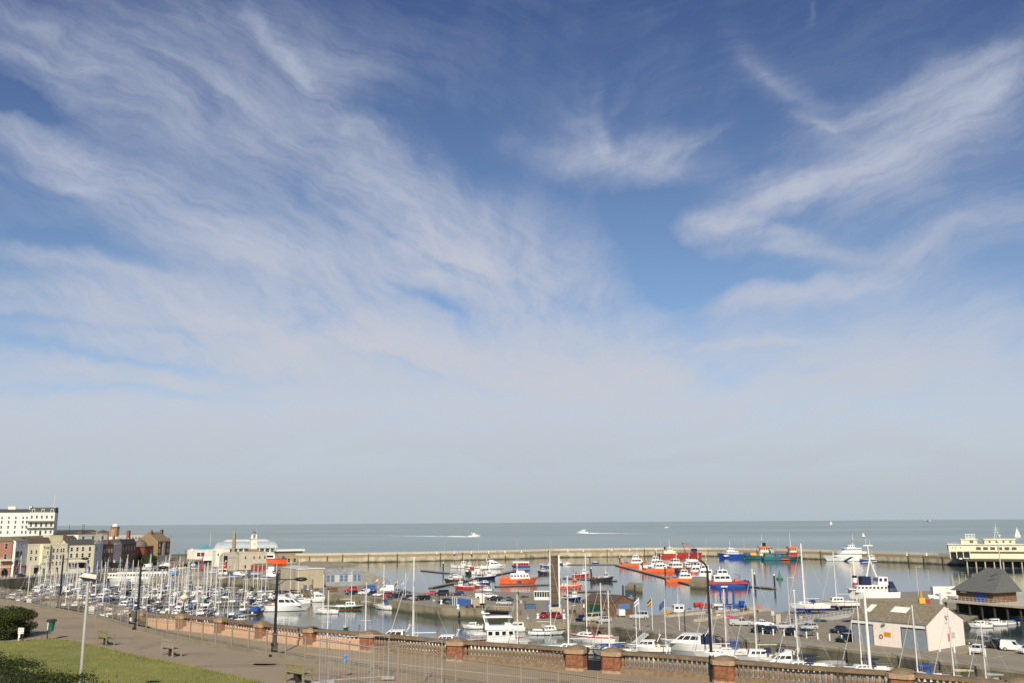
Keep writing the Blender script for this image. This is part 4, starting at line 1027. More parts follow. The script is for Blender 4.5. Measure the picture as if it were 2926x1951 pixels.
# ---------------------------------------------------------------- hedges
def leafmat(key, c1, c2):
    m, nt, b = base_mat(key)
    g = N(nt, 'ShaderNodeNewGeometry'); rp = ramp(nt, [(0, c1), (1, c2)]); nt.links.new(g.outputs['Random Per Island'], rp.inputs[0])
    nt.links.new(rp.outputs[0], b.inputs['Base Color']); b.inputs['Roughness'].default_value = .6; b.inputs['Specular IOR Level'].default_value = .3
    return m
m_leaf = leafmat('privet_leaves', (.009, .018, .002), (.055, .070, .006))
m_leafd = leafmat('dark_leaves', (.018, .035, .010), (.06, .085, .025))
m_core = mat('core_shade', (.02, .026, .010), .95)  # dark core colour stands in for the shade inside the foliage
def leaves(b, r, p, n_, s, m):
    d = Vector((r.gauss(0, 1), r.gauss(0, 1), r.gauss(0, 1) + .5)); d = (d.normalized() + n_ * .9).normalized()
    a = d.cross(Vector((r.gauss(0, 1), r.gauss(0, 1), r.gauss(0, 1)))).normalized(); c = d.cross(a)
    a = a * s * r.uniform(.7, 1.3); c = c * s * .55
    b.add([p - a, p - c * .8, p + a, p + c * .8], [(0, 1, 2, 3)], m)
def bush(name, label, cat, c, rad, n, s, m, seed, boxy=.6, stem=True):
    r = random.Random(seed); root = thing(name, label, cat, c)
    b = MB(); core = MB()
    for k in range(n):
        th = r.uniform(0, 2 * math.pi); u = r.uniform(-.9, 1); rr = math.sqrt(max(0, 1 - u * u))
        d = Vector((rr * math.cos(th), rr * math.sin(th), u))
        q = Vector([math.copysign(abs(t) ** boxy, t) for t in d])
        lump = 1 + .05 * math.sin(q.x * 5 + seed) * math.sin(q.y * 6 + 1) + .07 * math.sin(q.z * 9 + q.x * 4)
        sc_ = lump * r.uniform(.80, 1.04) * (1 + (.06 if r.random() < .03 else 0))
        p = Vector((q.x * rad[0], q.y * rad[1], (q.z + .95) * rad[2])) ; p = Vector((p.x * sc_, p.y * sc_, rad[2] * .95 + (p.z - rad[2] * .95) * sc_))
        if p.z < .05: continue
        leaves(b, r, p, d, s, m)
        if r.random() < .006:
            dd = (d + Vector((0, 0, .6))).normalized()
            for i in range(7): leaves(b, r, p + dd * (s * .6 * i) * r.uniform(.6, 1.4), dd, s * .7, m)
    core.ell((0, 0, rad[2] * .92), rad[0] * .86, rad[1] * .86, rad[2] * .9, m_core, 14, 8)  # solid core, coloured dark as the shade behind the leaves
    b.build('foliage', root); core.build('dark_core', root)
    return root
bush('bush', 'large rounded dark green bush at the end of the lawn', 'bush', G(-64, 1829, PZ) + Vector((0, 1.2, 0)), (2.6, 1.9, .98), 20000, .065, m_leaf, 3, .6)
# clipped hedge across the near corner of the lawn
hA, hB = Vector((-29.9, 45.5, PZ)), Vector((-10.4, 27.8, PZ))
root = thing('hedge', 'dark clipped hedge across the near corner of the lawn', 'hedge', hA, frame(hA, hB))
L = (hB - hA).length; r = random.Random(21); b = MB(); H = 2.12
hs = lambda x: .32 * max(0, 1 - x / (L * .75))
for k in range(34000):
    x = r.uniform(0, L); f = r.random()
    hl = H + hs(x) + .10 * math.sin(x * 1.3) + .07 * math.sin(x * 3.1 + 1)
    if f < .5: p = Vector((x, r.uniform(-.75, .75), hl - abs(r.gauss(0, .10)))); n_ = Vector((0, 0, 1))
    elif f < .8: z = r.uniform(.9, hl); p = Vector((x, -.78 + abs(r.gauss(0, .12)), z)); n_ = Vector((0, -1, .2))
    elif f < .9: p = Vector((L - abs(r.gauss(0, .12)), r.uniform(-.75, .75), r.uniform(0.6, hl))); n_ = Vector((1, 0, 0))
    else: p = Vector((x, r.uniform(-.7, .75), hl + abs(r.gauss(0, .08)))); n_ = Vector((0, 0, 1))
    leaves(b, r, p, n_, .045, m_leaf)
for k in range(150):
    x = r.uniform(0, L); y = r.uniform(-.7, .75); z0 = H + hs(x); d_ = Vector((r.uniform(-.4, .4), r.uniform(-.4, .2), 1)).normalized(); hh = abs(r.gauss(0, .16)) + .06
    for i in range(9): leaves(b, r, Vector((x, y, z0)) + d_ * (hh * i / 8) + Vector((r.uniform(-.03, .03), r.uniform(-.03, .03), 0)), d_, .034, m_leaf)
b.build('foliage', root); b = MB(); b.frustum((.2, L - .2, -.65, .65, 0), (.3, L - .3, -.6, .6, H - .25), m_core); b.build('dark_core', root)  # solid core with the hedge's inner shade put into its colour
# ---------------------------------------------------------------- grey site fence panels
m_galv = mat('galvanised_steel', (.36, .365, .36), .45, .3, .12)
def site_panel(label, p0, p1, rail_only=False):
    a, c = p0, p1; root = thing('site_fence_panel', label, 'fence panel', group='temporary site fence panels')
    for q in (a, c):
        b = MB(); b.tube(q, q + up * 2.0, .024, m_galv, n=6); b.build('post', root)
    b = MB()
    for h in (.12, 1.98): b.tube(a + up * h, c + up * h, .021, m_galv, n=6)
    b.build('rail', root)
    b = MB(); n = int((c - a).length / .22)
    for i in range(1, n): q = a.lerp(c, i / n); b.tube(q + up * .12, q + up * 1.98, .0022, ALU, n=3)
    for i in range(1, 8): b.tube(a + up * (.12 + .232 * i), c + up * (.12 + .232 * i), .002, ALU, n=3)
    b.build('wire_mesh', root)
    for q in (a, c):
        b = MB(); b.box(q.x - .3, q.x + .3, q.y - .11, q.y + .11, q.z - .005, q.z + .13, CANVG); b.build('foot_block', root)
    return root
def foot(px, top): p = G(px, top, PZ + 2.0); return Vector((p.x, p.y, PZ + .06))
a, c, c2, e, d_, a2 = foot(916, 1826), foot(1061, 1851), foot(1069, 1852), foot(1263, 1832), foot(1112, 1815), foot(938, 1826)
site_panel('grey mesh site fence panel standing behind the slatted bench', a, c)
site_panel('grey mesh site fence panel on the right of the paired posts', c2, e)
site_panel('grey mesh site fence panel behind the other two, nearest the railing', a2 + Vector((0, .35, 0)), d_)
p = G(985, 1880, PZ + .9); q = frame(posts[-12], posts[-11])
b = MB(); b.T = Matrix.Translation(p) @ Matrix.Rotation(-.35, 4, 'Z') @ Matrix.Rotation(R(18), 4, 'Y')
v = []
for i in range(6):
    for j in range(5): v.append((-.09 + .18 * j / 4 + .03 * math.sin(i), .03 * math.sin(i * 2 + j * 1.7), -.2 + .4 * i / 5))
v2 = [(x, y + .03, z) for x, y, z in v]
b.add(v + v2, [(i * 5 + j, i * 5 + j + 1, i * 5 + j + 6, i * 5 + j + 5) for i in range(5) for j in range(4)] + [(30 + i * 5 + j, 30 + i * 5 + j + 5, 30 + i * 5 + j + 6, 30 + i * 5 + j + 1) for i in range(5) for j in range(4)], mat('blue_plastic', (.12, .26, .62), .5, var=.2, scale=6))
tag(b.build('plastic_bag'), 'crumpled light blue plastic bag caught on the railing bars', 'plastic bag')
p = G(1334, 1902, PZ)
b = MB(); b.T = Matrix.Translation(p + Vector((0, 0, .004))); b.box(-.38, .38, -.3, .3, -.01, .012, m_kerb); tag(b.build('manhole_cover'), 'pale square access cover set in the brown promenade', 'access cover')
# ---------------------------------------------------------------- buildings
def wall(key, c, st=None, var=.07, sc_=.5): return mat(key, c, .85, var=var, scale=sc_, stain=st, streak=True)
WC = wall('cream_render', (.66, .60, .42), (.52, .46, .32)); WY = wall('yellow_render', (.74, .66, .42), (.62, .54, .34)); WWH = wall('white_render', (.80, .77, .66), (.62, .58, .47))
WPK = wall('salmon_render', (.52, .25, .16), (.42, .2, .13)); WPB = wall('pale_blue_render', (.64, .65, .64)); WLI = wall('lilac_render', (.66, .50, .46)); WGS = wall('grey_shed_wall', (.44, .38, .27), (.33, .28, .19))
WBR = wall('brown_brick', (.17, .095, .052), (.10, .06, .04), .25, 1.2); WRB = wall('dark_red_brick', (.24, .075, .04), (.14, .05, .03), .25, 1.2); WTB = wall('tan_brick', (.25, .17, .095), (.16, .11, .06), .2, 1)
WST = wall('pale_stone', (.47, .42, .33), (.33, .29, .21), .15, .8); WSH = wall('blush_render', (.80, .72, .64), (.52, .45, .36), .04, .7); WLY = wall('pale_yellow_paint', (.77, .71, .50), (.60, .55, .40), .06)
SLATE = mat('slate', (.060, .062, .066), .8, var=.25, scale=2, stain=(.10, .09, .07)); SLATG = mat('grey_shingle', (.105, .11, .105), .85, var=.18, scale=2.5, stain=(.14, .14, .125)); TANR = mat('tan_tiles', (.22, .16, .095), .9, var=.2, scale=2, stain=(.13, .10, .06))
ASBR = mat('mossy_cement_roof', (.19, .165, .118), .95, var=.38, scale=1.6, stain=(.255, .19, .06), streak=True); PALER = mat('pale_blue_roof', (.36, .41, .43), .5, var=.14, scale=.5, stain=(.45, .48, .48)); BROOF = mat('brown_tiles', (.085, .06, .048), .9, var=.25, scale=3)
LEAD = mat('lead_dome', (.13, .115, .105), .7, var=.2); SHUT = mat('grey_shutter', (.27, .31, .34), .6, .2, .12, 3, stain=(.20, .21, .21)); FGRN = paint('frame_green', (.02, .06, .045))
WMESH = {}
def win(root, x, z, w, h, fr=W_, gl=DGLASS, y=0.0, name='window', rz=0):
    key = (round(w, 2), round(h, 2), fr.name, gl.name)
    if key not in WMESH:
        a = MB()
        f = .09 + .02 * w
        a.box(-w / 2 - f, w / 2 + f, -.05, .02, -f, 0, fr); a.box(-w / 2 - f, w / 2 + f, -.05, .02, h, h + f, fr); a.box(-w / 2 - f, -w / 2, -.05, .02, 0, h, fr); a.box(w / 2, w / 2 + f, -.05, .02, 0, h, fr); a.box(-w / 2, w / 2, -.035, .02, h / 2 - .04, h / 2 + .04, fr)
        b = MB(); b.add([(-w / 2, -.012, 0), (w / 2, -.012, 0), (w / 2, -.012, h), (-w / 2, -.012, h)], [(0, 1, 2, 3)], gl)
        WMESH[key] = (a.mesh('window'), b.mesh('pane'))
    o = bpy.data.objects.new(name, WMESH[key][0]); COL.objects.link(o); o.parent = root; o.location = (x, y, z); o.rotation_euler.z = rz
    q = bpy.data.objects.new('pane', WMESH[key][1]); COL.objects.link(q); q.parent = o
    return o
def at(px, Y, z): p = D(px, 1600, Y); return Vector((p.x, Y, z))
def topz(px, py, Y): return D(px, py, Y).z
def chim(root, x, y, z, w=.9, d=.6, h=1.6, m=WRB, pots=3):
    b = MB(); b.box(x - w / 2, x + w / 2, y - d / 2, y + d / 2, z - 1.2, z + h, m); b.box(x - w / 2 - .06, x + w / 2 + .06, y - d / 2 - .06, y + d / 2 + .06, z + h - .25, z + h - .1, m)
    for i in range(pots): b.lathe([(.13, 0), (.1, .45)], TANR, 6, (x - w / 2 + w * (i + .5) / pots, y, z + h))
    return b.build('chimney', root)
def house(name, label, A, B, depth, h, wm, roof='flat', rh=2.2, rm=SLATE, group=None, cat='building', cols=0, rows=(), ww=.95, wh=1.7, fr=W_, xs=None, parapet=.5):
    d = B - A; W = math.hypot(d.x, d.y); rz = math.atan2(d.y, d.x)
    root = thing(name, label, cat, A, rz, group)
    b = MB(); b.box(0, W, 0, depth, -1.2, h, wm); b.build('wall', root)
    r = MB(); e = .15
    if roof == 'flat':
        r.box(-.08, W + .08, -.08, .25, h, h + parapet, wm); r.box(-.08, W + .08, depth - .25, depth + .08, h, h + parapet, wm); r.box(-.08, .25, .25, depth - .25, h, h + parapet, wm); r.box(W - .25, W + .08, .25, depth - .25, h, h + parapet, wm); r.box(.25, W - .25, .25, depth - .25, h + .002, h + .12, rm)
    elif roof == 'gable':      # ridge along the front
        r.yprism([(-e, h), (depth / 2, h + rh), (depth + e, h), (depth + e, h - .12), (depth / 2, h + rh - .14), (-e, h - .12)], -e, W + e, rm)
        for x in (0, W): g = MB(); g.yprism([(0, h), (depth / 2, h + rh - .15), (depth, h)], x - .02 if x else 0, x if x else .02, wm); g.build('gable', root)
    elif roof == 'front':      # ridge runs back from the front
        r.xprism([(-e, h), (W / 2, h + rh), (W + e, h), (W + e, h - .12), (W / 2, h + rh - .14), (-e, h - .12)], -e, depth + e, rm)
        g = MB(); g.xprism([(0, h), (W / 2, h + rh - .15), (W, h)], .0, .03, wm); g.build('gable', root)
    elif roof == 'hip':
        q = min(W, depth) / 2
        r.add([(-e, -e, h), (W + e, -e, h), (W + e, depth + e, h), (-e, depth + e, h), (q, depth / 2, h + rh), (max(q, W - q), depth / 2, h + rh)], [(0, 1, 5, 4), (1, 2, 5), (2, 3, 4, 5), (3, 0, 4), (3, 2, 1, 0)], rm)
    elif roof == 'mansard':
        r.add([(0, 0, h), (W, 0, h), (W, depth, h), (0, depth, h), (.0, 1.1, h + rh), (W, 1.1, h + rh), (W, depth - 1.1, h + rh), (0, depth - 1.1, h + rh)], [(0, 1, 5, 4), (1, 2, 6, 5), (2, 3, 7, 6), (3, 0, 4, 7), (4, 5, 6, 7)], rm)
        r.box(-.1, W + .1, -.12, 0, h - .25, h + .15, wm)
    r.build('roof', root)
    xs = xs or ([W * (i + .5) / cols for i in range(cols)] if cols else [])
    for z in rows:
        for x in xs: win(root, x, z, ww, wh, fr)
    return root, W
GZ = 20.4
# clifftop terrace of white houses
A, B, C = at(-90, 545, GZ), at(71, 552, GZ), at(145, 556, GZ)
ht = topz(60, 1463, 550) - GZ
r_, W = house('terraced_house', 'long cream clifftop terrace with plain sash windows, at the far left', A, B, 11, ht, WWH, 'gable', 2.0, SLATE, xs=None)
for z in (1.0, 4.0, 6.9, 9.5):
    for x in (4, 8, 11.5, 15.6, 19.3, 23, 27, 31): win(r_, min(x, W - 1), z, .95, 1.6 if z < 8 else 1.3)
chim(r_, 19, 5.5, ht + 2.2, 4, 1, 1.4, WWH, 5); chim(r_, W - .6, 5.5, ht + 2.0, 1.2, 3, 1.6, WWH, 3)
b = MB(); b.tube((11.9, -.12, 0), (11.9, -.12, ht - .4), .07, BLACK, n=5); b.build('drainpipe', r_)
ht2 = topz(110, 1464, 554) - GZ
r_, W = house('terraced_house', 'white clifftop house with mansard roof and green balcony beside the terrace', B + Vector((.02, 0, 0)), C, 11, ht2, WWH, 'mansard', 3.0, SLATE)
for i in range(5):
    x = W * (i + .55) / 5.1
    win(r_, x, ht2 - 3.4, 1.0, 1.7); win(r_, x, ht2 - 8.2, 1.1, 2.2)
    if i != 2: win(r_, x, .9, 1.1, 1.7)
b = MB(); b.box(W * .45, W * .45 + 1.2, -.06, -.01, 0, 2.6, FGRN); b.build('door', r_)
bz = ht2 - 8.9
b = MB(); b.box(-.6, W + .9, -1.6, -.02, bz - .2, bz, FGRN)
for x in [W * i / 20 - .5 for i in range(22)]: b.box(x, x + .05, -1.6, -1.55, bz, bz + 1.0, FGRN)
b.box(-.6, W + .9, -1.62, -1.54, bz + 1.0, bz + 1.08, FGRN); b.build('balcony', r_)
b = MB(); b.add([(-.6, -1.6, bz + 3.3), (W + .9, -1.6, bz + 3.3), (W + .9, -.02, bz + 4.1), (-.6, -.02, bz + 4.1)], [(0, 1, 2, 3)], LEAD)
for x in (-.5, W * .25, W * .5, W * .75, W + .8): b.tube((x, -1.55, bz), (x, -1.55, bz + 3.3), .05, FGRN, n=4)
b.build('balcony_canopy', r_)
for x in (W * .15, W * .52, W * .88):
    b = MB(); b.box(x - .8, x + .8, .2, 1.6, ht2 + .3, ht2 + 2.1, WWH); b.box(x - .55, x + .55, .17, .2, ht2 + .6, ht2 + 1.8, DGLASS); b.build('dormer', r_)
chim(r_, W - .4, 5.5, ht2 + 2.4, .8, 8, .8, WWH, 0)
p = at(138, 560, GZ)
b = MB(); b.tube((0, 0, -1), (.6, 0, topz(140, 1414, 560) - GZ), .16, W_, .07); tag(b.build('flagpole', loc=p), 'tall bare white flagpole rising above the clifftop houses', 'flagpole')
# low buildings along the cliff
house('clubhouse', 'low dark roofed clifftop building just right of the white houses', at(146, 585, 15), at(216, 600, 15), 9, topz(180, 1523, 590) - 15, WBR, 'gable', 1.8, SLATE, cols=6, rows=(4.5,), ww=1.6, wh=1.3)
house('lodge', 'low brown roofed clifftop building behind the lamp posts', at(150, 620, 17), at(268, 640, 17), 9, topz(180, 1517, 630) - 17, WTB, 'gable', .8, BROOF)
house('villa', 'cream flat roofed villa on the slope above the street', at(218, 520, 8), at(301, 540, 8), 8, topz(240, 1530, 525) - 8, WWH, 'flat', cols=3, rows=(10,), ww=1.6, wh=1.8)
house('villa', 'small white flat roofed house just left of the dark tree', at(328, 560, 8), at(352, 565, 8), 7, topz(340, 1535, 560) - 8, WWH, 'flat', cols=1, rows=(8.3,), ww=2.2, wh=1.6)
house('villa', 'low cream house with brown roof behind the brick tower', at(228, 600, 12), at(262, 605, 12), 6, topz(240, 1523, 600) - 12, WC, 'hip', 1.6, BROOF)
house('villa', 'small tan house with brown roof left of the brick tower', at(283, 600, 12), at(306, 604, 12), 6, topz(295, 1519, 600) - 12, WTB, 'hip', 1.3, BROOF)
house('cottage', 'dark gabled cottage with three white window bars below the cliff', at(180, 500, 8), at(214, 506, 8), 7, topz(200, 1538, 500) - 8, WBR, 'gable', 1.6, BROOF, cols=3, rows=(9,), ww=.8, wh=1.6)
house('annexe', 'cream annexe with yellow sign board behind the hotel', at(136, 480, 8), at(174, 486, 8), 6, topz(150, 1532, 482) - 8, WY, 'flat')
house('outbuilding', 'brown outbuilding with steep roof between the pale blue house and hotel', at(76, 455, 7), at(140, 462, 7), 8, topz(100, 1550, 458) - 7, WTB, 'gable', 2.6, BROOF)
house('seafront_block', 'long low grey flat roofed block between the tower and the tan gabled house', at(335, 660, 8), at(415, 668, 8), 8, topz(370, 1530, 660) - 8, WST, 'flat', cols=9, rows=(8.0,), ww=1.2, wh=1.4)
tw = at(322, 575, 12); zt = topz(322, 1506, 575) - 12
t = thing('lift_tower', 'octagonal tan brick lift tower with white domed top on the cliff', 'tower', tw)
b = MB(); b.lathe([(2.7, 0), (2.7, zt), (3.0, zt), (3.0, zt + .5)], WTB, 8); b.build('shaft', t)
b = MB(); b.lathe([(1.8, zt + .5), (1.8, zt + 1), (1.5, zt + 1.6), (.8, zt + 2.1), (.1, zt + 2.3)], W_, 12); b.build('dome', t)
b = MB(); b.box(-1.0, 1.0, -2.62, -2.52, zt - 6, zt - 1.2, WPK); b.build('panel', t)
# street front
hg = 'houses along the harbour street'
def P2(a, c, ya, yc): return at(a, ya, TZ), at(c, yc, TZ)
A, B = P2(-40, 31.5, 395, 403.4); h = topz(15, 1545, 405) - TZ
r_, W = house('salmon_house', 'salmon pink rendered house with dark arched doorway, leftmost in the street', A, B, 9, h, WPK, 'gable', 1.5, TANR, hg, xs=(3.5, 7.8), rows=(h - 3.2, h - 7.6), ww=1.1, wh=2.2)
b = MB(); b.box(W - 5, W - .3, -1.2, -.02, 6.6, 7.2, WWH); b.build('canopy', r_)
b = MB(); b.xprism([(W - 3.6, 0), (W - .9, 0), (W - .9, 2.2), (W - 1.4, 3.1), (W - 2.25, 3.5), (W - 3.1, 3.1), (W - 3.6, 2.2)], -.07, -.01, BLACK); b.build('doorway', r_)
b = MB(); b.box(0, W, -.1, -.012, 3.7, 4.4, WC); b.build('fascia', r_)
A, B = P2(41, 75, 404, 412); h = topz(50, 1544, 408) - TZ
r_, W = house('pale_blue_house', 'narrow pale blue house with white side wall and red shopfront', A, B, 10, h, WPB, 'gable', 1.2, TANR, hg, xs=(1.5, 3.6), rows=(h - 2.9,), ww=.9, wh=1.5)
for z in (h - 6.8, h - 10.4): win(r_, 1.6, z, 1.7, 2.2, BLACK); win(r_, 4.0, z, .9, 2.2, BLACK)
b = MB(); b.add([(-.02, 0, 0), (-.02, 9, 0), (-.02, 9, h), (-.02, 0, h)], [(0, 1, 2, 3)], WWH); b.build('side_wall', r_)
b = MB(); b.box(-.2, W + .1, -.35, -.02, 3.6, 4.3, RED); b.box(-.2, .25, -.35, -.02, 0, 3.6, RED); b.box(W - .2, W + .1, -.35, -.02, 0, 3.6, RED); b.build('shopfront', r_)
for x in (1.2, 2.6, 4.0): b = MB(); b.box(x - .5, x + .5, -.1, -.02, .2, 3.2, BLACK); b.box(x - .62, x - .5, -.14, -.02, 0, 3.3, W_); b.build('shop_window', r_)
A, B = P2(78, 190, 412, 426); h = topz(110, 1557, 417) - TZ
r_, W = house('hotel', 'cream four storey hotel with green lettering on its yellow bay', A, B, 10, h, WC, 'flat', 1, SLATE, hg)
us = W / 112.0
b = MB(); b.prism([(33 * us, 0), (36 * us, -1.2), (58 * us, -1.2), (61 * us, 0)], 0, h + .5, WY); bay = b.build('bay', r_)
for px_ in (87, 101):
    for z in (h - 3.6, h - 6.4): win(r_, (px_ - 78) * us, z, .75, 1.6)
for px_ in (150, 161, 172, 179):
    for z in (h - 3.3, h - 6.2, h - 9.0): win(r_, (px_ - 78) * us, z, .75, 1.7)
for z in (h - 4.2, h - 7.4, h - 10.2): win(bay, 52 * us, z, .8, 1.5, y=-1.2)
for s_, z in (('THE', h - 1.2), ('OAK', h - 5.2), ('HOTEL', h - 8.2)): text(s_, 1.5, FGRN, bay, (47 * us, -1.26, z), ext=.02)
b = MB(); b.box(3, 33 * us, -1.8, -.02, 3.2, 4.2, CANVG); b.build('awning', r_); b = MB(); b.box(3.2, 33 * us - .2, -.08, -.02, 0, 3.2, BLACK); b.build('shopfront', r_)
for px_, m in ((122, BLACK), (140, LGREY), (163, BLACK)): b = MB(); b.box((px_ - 80) * us, (px_ - 74) * us, -1.26 if px_ == 122 else -.08, -.02, 0, 2.8, m); b.build('door', r_)
A, B = P2(190, 268, 427, 436); h = topz(200, 1556, 428) - TZ
r_, W = house('cream_house', 'pale cream house with slate roof and dark umbrella on its canopy', A, B, 10, h, WC, 'gable', 2.4, SLATE, hg)
us = W / 78
for px_ in (202, 218, 234, 254):
    for z in (h - 2.9, h - 5.7): win(r_, (px_ - 190) * us, z, 1.0, 1.8)
win(r_, 62 * us, h - 8.8, 1.0, 1.8)
b = MB(); b.box(1, 52 * us, -2.2, -.02, h - 8.0, h - 7.6, LGREY); b.box(1.2, 52 * us, -.1, -.02, h - 10.5, h - 8.0, BLACK); b.build('veranda', r_)
b = MB(); b.box(0, W, -.1, -.02, 0, .9, WPB); b.box(55 * us, 60 * us, -.12, -.02, 0, 2.2, BLUE); b.box(64 * us, 69 * us, -.12, -.02, 0, 2.2, BLUE); b.build('doors', r_)
A, B = P2(268, 291, 437, 446); h = topz(280, 1553, 440) - TZ
house('grey_white_house', 'narrow pale grey house wedged between cream and brown brick houses', A, B, 10, h, WPB, 'flat', 1, SLATE, hg, cols=2, rows=(h - 3, h - 6.2, h - 9.4), ww=1.1, wh=2)
A, B = P2(292, 321, 447, 455); h = topz(300, 1556, 450) - TZ
r_, W = house('brown_brick_house', 'dark brown brick house with arched top windows, left of the lilac house', A, B, 10, h, WBR, 'flat', 1, SLATE, hg, cols=4, rows=(h - 3.6,), ww=.55, wh=1.6); win(r_, W * .3, h - 8, 1.0, 2); win(r_, W * .7, h - 8, 1.0, 2)
b = MB(); b.box(0, W, -.9, -.02, 3, 3.6, BLACK); b.build('awning', r_); chim(r_, 2, 4, h + .3)
A, B = P2(322, 345, 456, 465); h = topz(330, 1556, 458) - TZ
r_, W = house('lilac_house', 'narrow lilac pink house with white windows and dark shopfront', A, B, 10, h, WLI, 'flat', 1, SLATE, hg, cols=2, rows=(h - 4, h - 8), ww=.8, wh=2.2)
b = MB(); b.box(0, W, -1.2, -.02, 3.4, 4.6, LGREY); b.box(0.1, W - .1, -.1, -.02, 0, 3.4, BLACK); b.build('shopfront', r_); chim(r_, 2, 4, h + .3); chim(r_, 4, 4, h + .3)
A, B = P2(345, 386, 466, 492); h = topz(360, 1553, 475) - TZ
r_, W = house('ornate_brick_house', 'ornate dark brick house with pale window surrounds beside the dome', A, B, 11, h, WBR, 'mansard', 2.2, SLATE, hg, cols=5, rows=(h - 3.4, h - 7.2, h - 11), ww=.9, wh=1.9, fr=WST)
chim(r_, 3, 5, h + 2.4, 1.4, .8, 1.4)
A, B = P2(386, 436, 494, 520); h = topz(400, 1563, 505) - TZ
r_, W = house('custom_house', 'red brick corner house with grey lead dome and tall chimneys', A, B, 11, h, WRB, 'flat', 1, LEAD, hg, cols=4, rows=(h - 3.4, h - 7.2), ww=.9, wh=2, fr=WST)
b = MB(); b.lathe([(3.9, h - 4), (3.9, h + .2), (4.2, h + .2), (4.2, h + .6)], WRB, 12, (W * .36, 1.5, 0)); b.build('turret', r_)
b = MB(); b.lathe([(3.8, h + .6), (3.7, h + 1.4), (3.0, h + 2.8), (1.6, h + 3.8), (.3, h + 4.2), (.1, h + 5.2)], LEAD, 14, (W * .36, 1.5, 0)); b.build('dome', r_, smooth=True)
chim(r_, W * .36, 8, h + 6.2, 2.0, 1.4, 2.6, WRB, 3); chim(r_, W * .80, 6, h + 1.8, 1.8, 1.2, 2.2, WRB, 2)
# tan gable house at the end of the street
A, B = at(413, 530, TZ), at(449, 548, TZ); C = at(483, 562, TZ)
h = topz(449, 1546, 548) - TZ; d = B - A; Wg = math.hypot(d.x, d.y)
e_ = C - B; Wf = math.hypot(e_.x, e_.y)
r_ = thing('gabled_house', 'tall tan gabled house with dark brick front at the street end', 'building', B, math.atan2(e_.y, e_.x), hg)
dp = 13.0
b = MB(); b.box(0, Wf, 0, dp, -1, h, WBR); b.build('wall', r_)
rh = topz(430, 1520, 540) - TZ - h
b = MB(); b.yprism([(-.3, h - .1), (dp / 2, h + rh), (dp + .3, h - .1), (dp / 2, h + rh - .35)], -.25, Wf + .25, TANR); b.build('roof', r_)
b = MB(); b.yprism([(-.03, -1), (-.03, h), (dp / 2, h + rh - .3), (dp, h), (dp, -1)], -.2, -.02, WTB); b.build('gable', r_)
for z in (h - 2.9, h - 6.4): win(r_, Wf * .14, z, .9, 1.9); win(r_, Wf * .82, z, .9, 1.9)
b = MB(); b.box(Wf * .36, Wf * .58, -.25, -.02, 3.6, h - .4, WST); by = b.build('bay', r_); win(by, Wf * .47, h - 3.2, 1.2, 1.8, y=-.25); win(by, Wf * .47, h - 6.8, 1.2, 2.0, y=-.25)
b = MB(); b.box(0, Wf, -.3, -.02, 3.0, 3.6, WST); b.box(.2, 1.0, -.3, -.02, 0, 3, WST); b.box(Wf - 1, Wf - .2, -.3, -.02, 0, 3, WST); b.box(1.0, Wf - 1, -.1, -.02, 0, 3, LGREY); b.build('shopfront', r_)
chim(r_, 1.0, dp / 2 - 1, h + rh - .2, 1.6, 1.2, 1.2, WTB, 2); chim(r_, Wf - .6, dp / 2 - 1, h + rh - .2, 1.8, 1.2, 1.5, WBR, 2)
house('glass_block', 'narrow grey modern block behind the tan gabled house', at(466, 590, TZ), at(489, 596, TZ), 9, topz(480, 1532, 592) - TZ, LGREY, 'flat', 1, GREY, cols=1, rows=(9,), ww=2.2, wh=4, parapet=.3)
# ---------------------------------------------------------------- buildings on the quay
A, B = at(556, 585, QZ), at(655, 600, QZ); h = topz(600, 1571, 590) - QZ
r_, W = house('cafe', 'low cream harbour cafe with turquoise wedge roof', A, B, 12, h, WWH, 'flat', 1, PALER, parapet=.4)
for x in (2.4, 5.0): win(r_, x, h - 3.6, 2.2, 2.2, W_)
b = MB(); b.add([(4, 3, h + .4), (13, 3, h + .4), (9, 3, h + 3.4), (4, 8, h + .4), (13, 8, h + .4), (9, 8, h + 3.4)], [(0, 1, 2), (5, 4, 3), (0, 2, 5, 3), (1, 4, 5, 2)], paint('turquoise_paint', (.10, .34, .40))); b.build('wedge_roof', r_)
p = at(597, 600, QZ + h); b = MB(); b.tube((0, 0, -2), (.3, 0, topz(597, 1522, 600) - QZ - h), .14, W_, .06); tag(b.build('flagpole', loc=p), 'bare white flagpole above the turquoise wedge roof', 'flagpole')
# pavilion with curved roof
A, B = at(611, 655, QZ), at(792, 668, QZ); d = B - A; W = math.hypot(d.x, d.y); he = topz(700, 1566, 660) - QZ; hr = topz(700, 1547, 660) - QZ; h2 = topz(700, 1541.5, 660) - QZ
r_ = thing('pavilion', 'large pavilion with long rounded pale blue roof behind the clock house', 'building', A, math.atan2(d.y, d.x))
dp = 26
b = MB(); b.box(1, W - 1, 1, dp - 1, -1, he, WST); b.build('wall', r_)
def dome(w0, y0, w1, y1, z0, z1, n=7):
    q = []
    for i in range(n + 1):
        t = math.pi / 2 * i / n; s_, zz_ = math.cos(t), math.sin(t); ins = (1 - s_)
        q.append([(w0 + ins * 4.5, y0 + ins * 9, z0 + (z1 - z0) * zz_), (w1 - ins * 4.5, y0 + ins * 9, z0 + (z1 - z0) * zz_), (w1 - ins * 4.5, y1 - ins * 9, z0 + (z1 - z0) * zz_), (w0 + ins * 4.5, y1 - ins * 9, z0 + (z1 - z0) * zz_)])
    return q
b = MB(); b.loft(dome(0, 0, W, dp, he, hr), PALER); b.build('roof', r_)
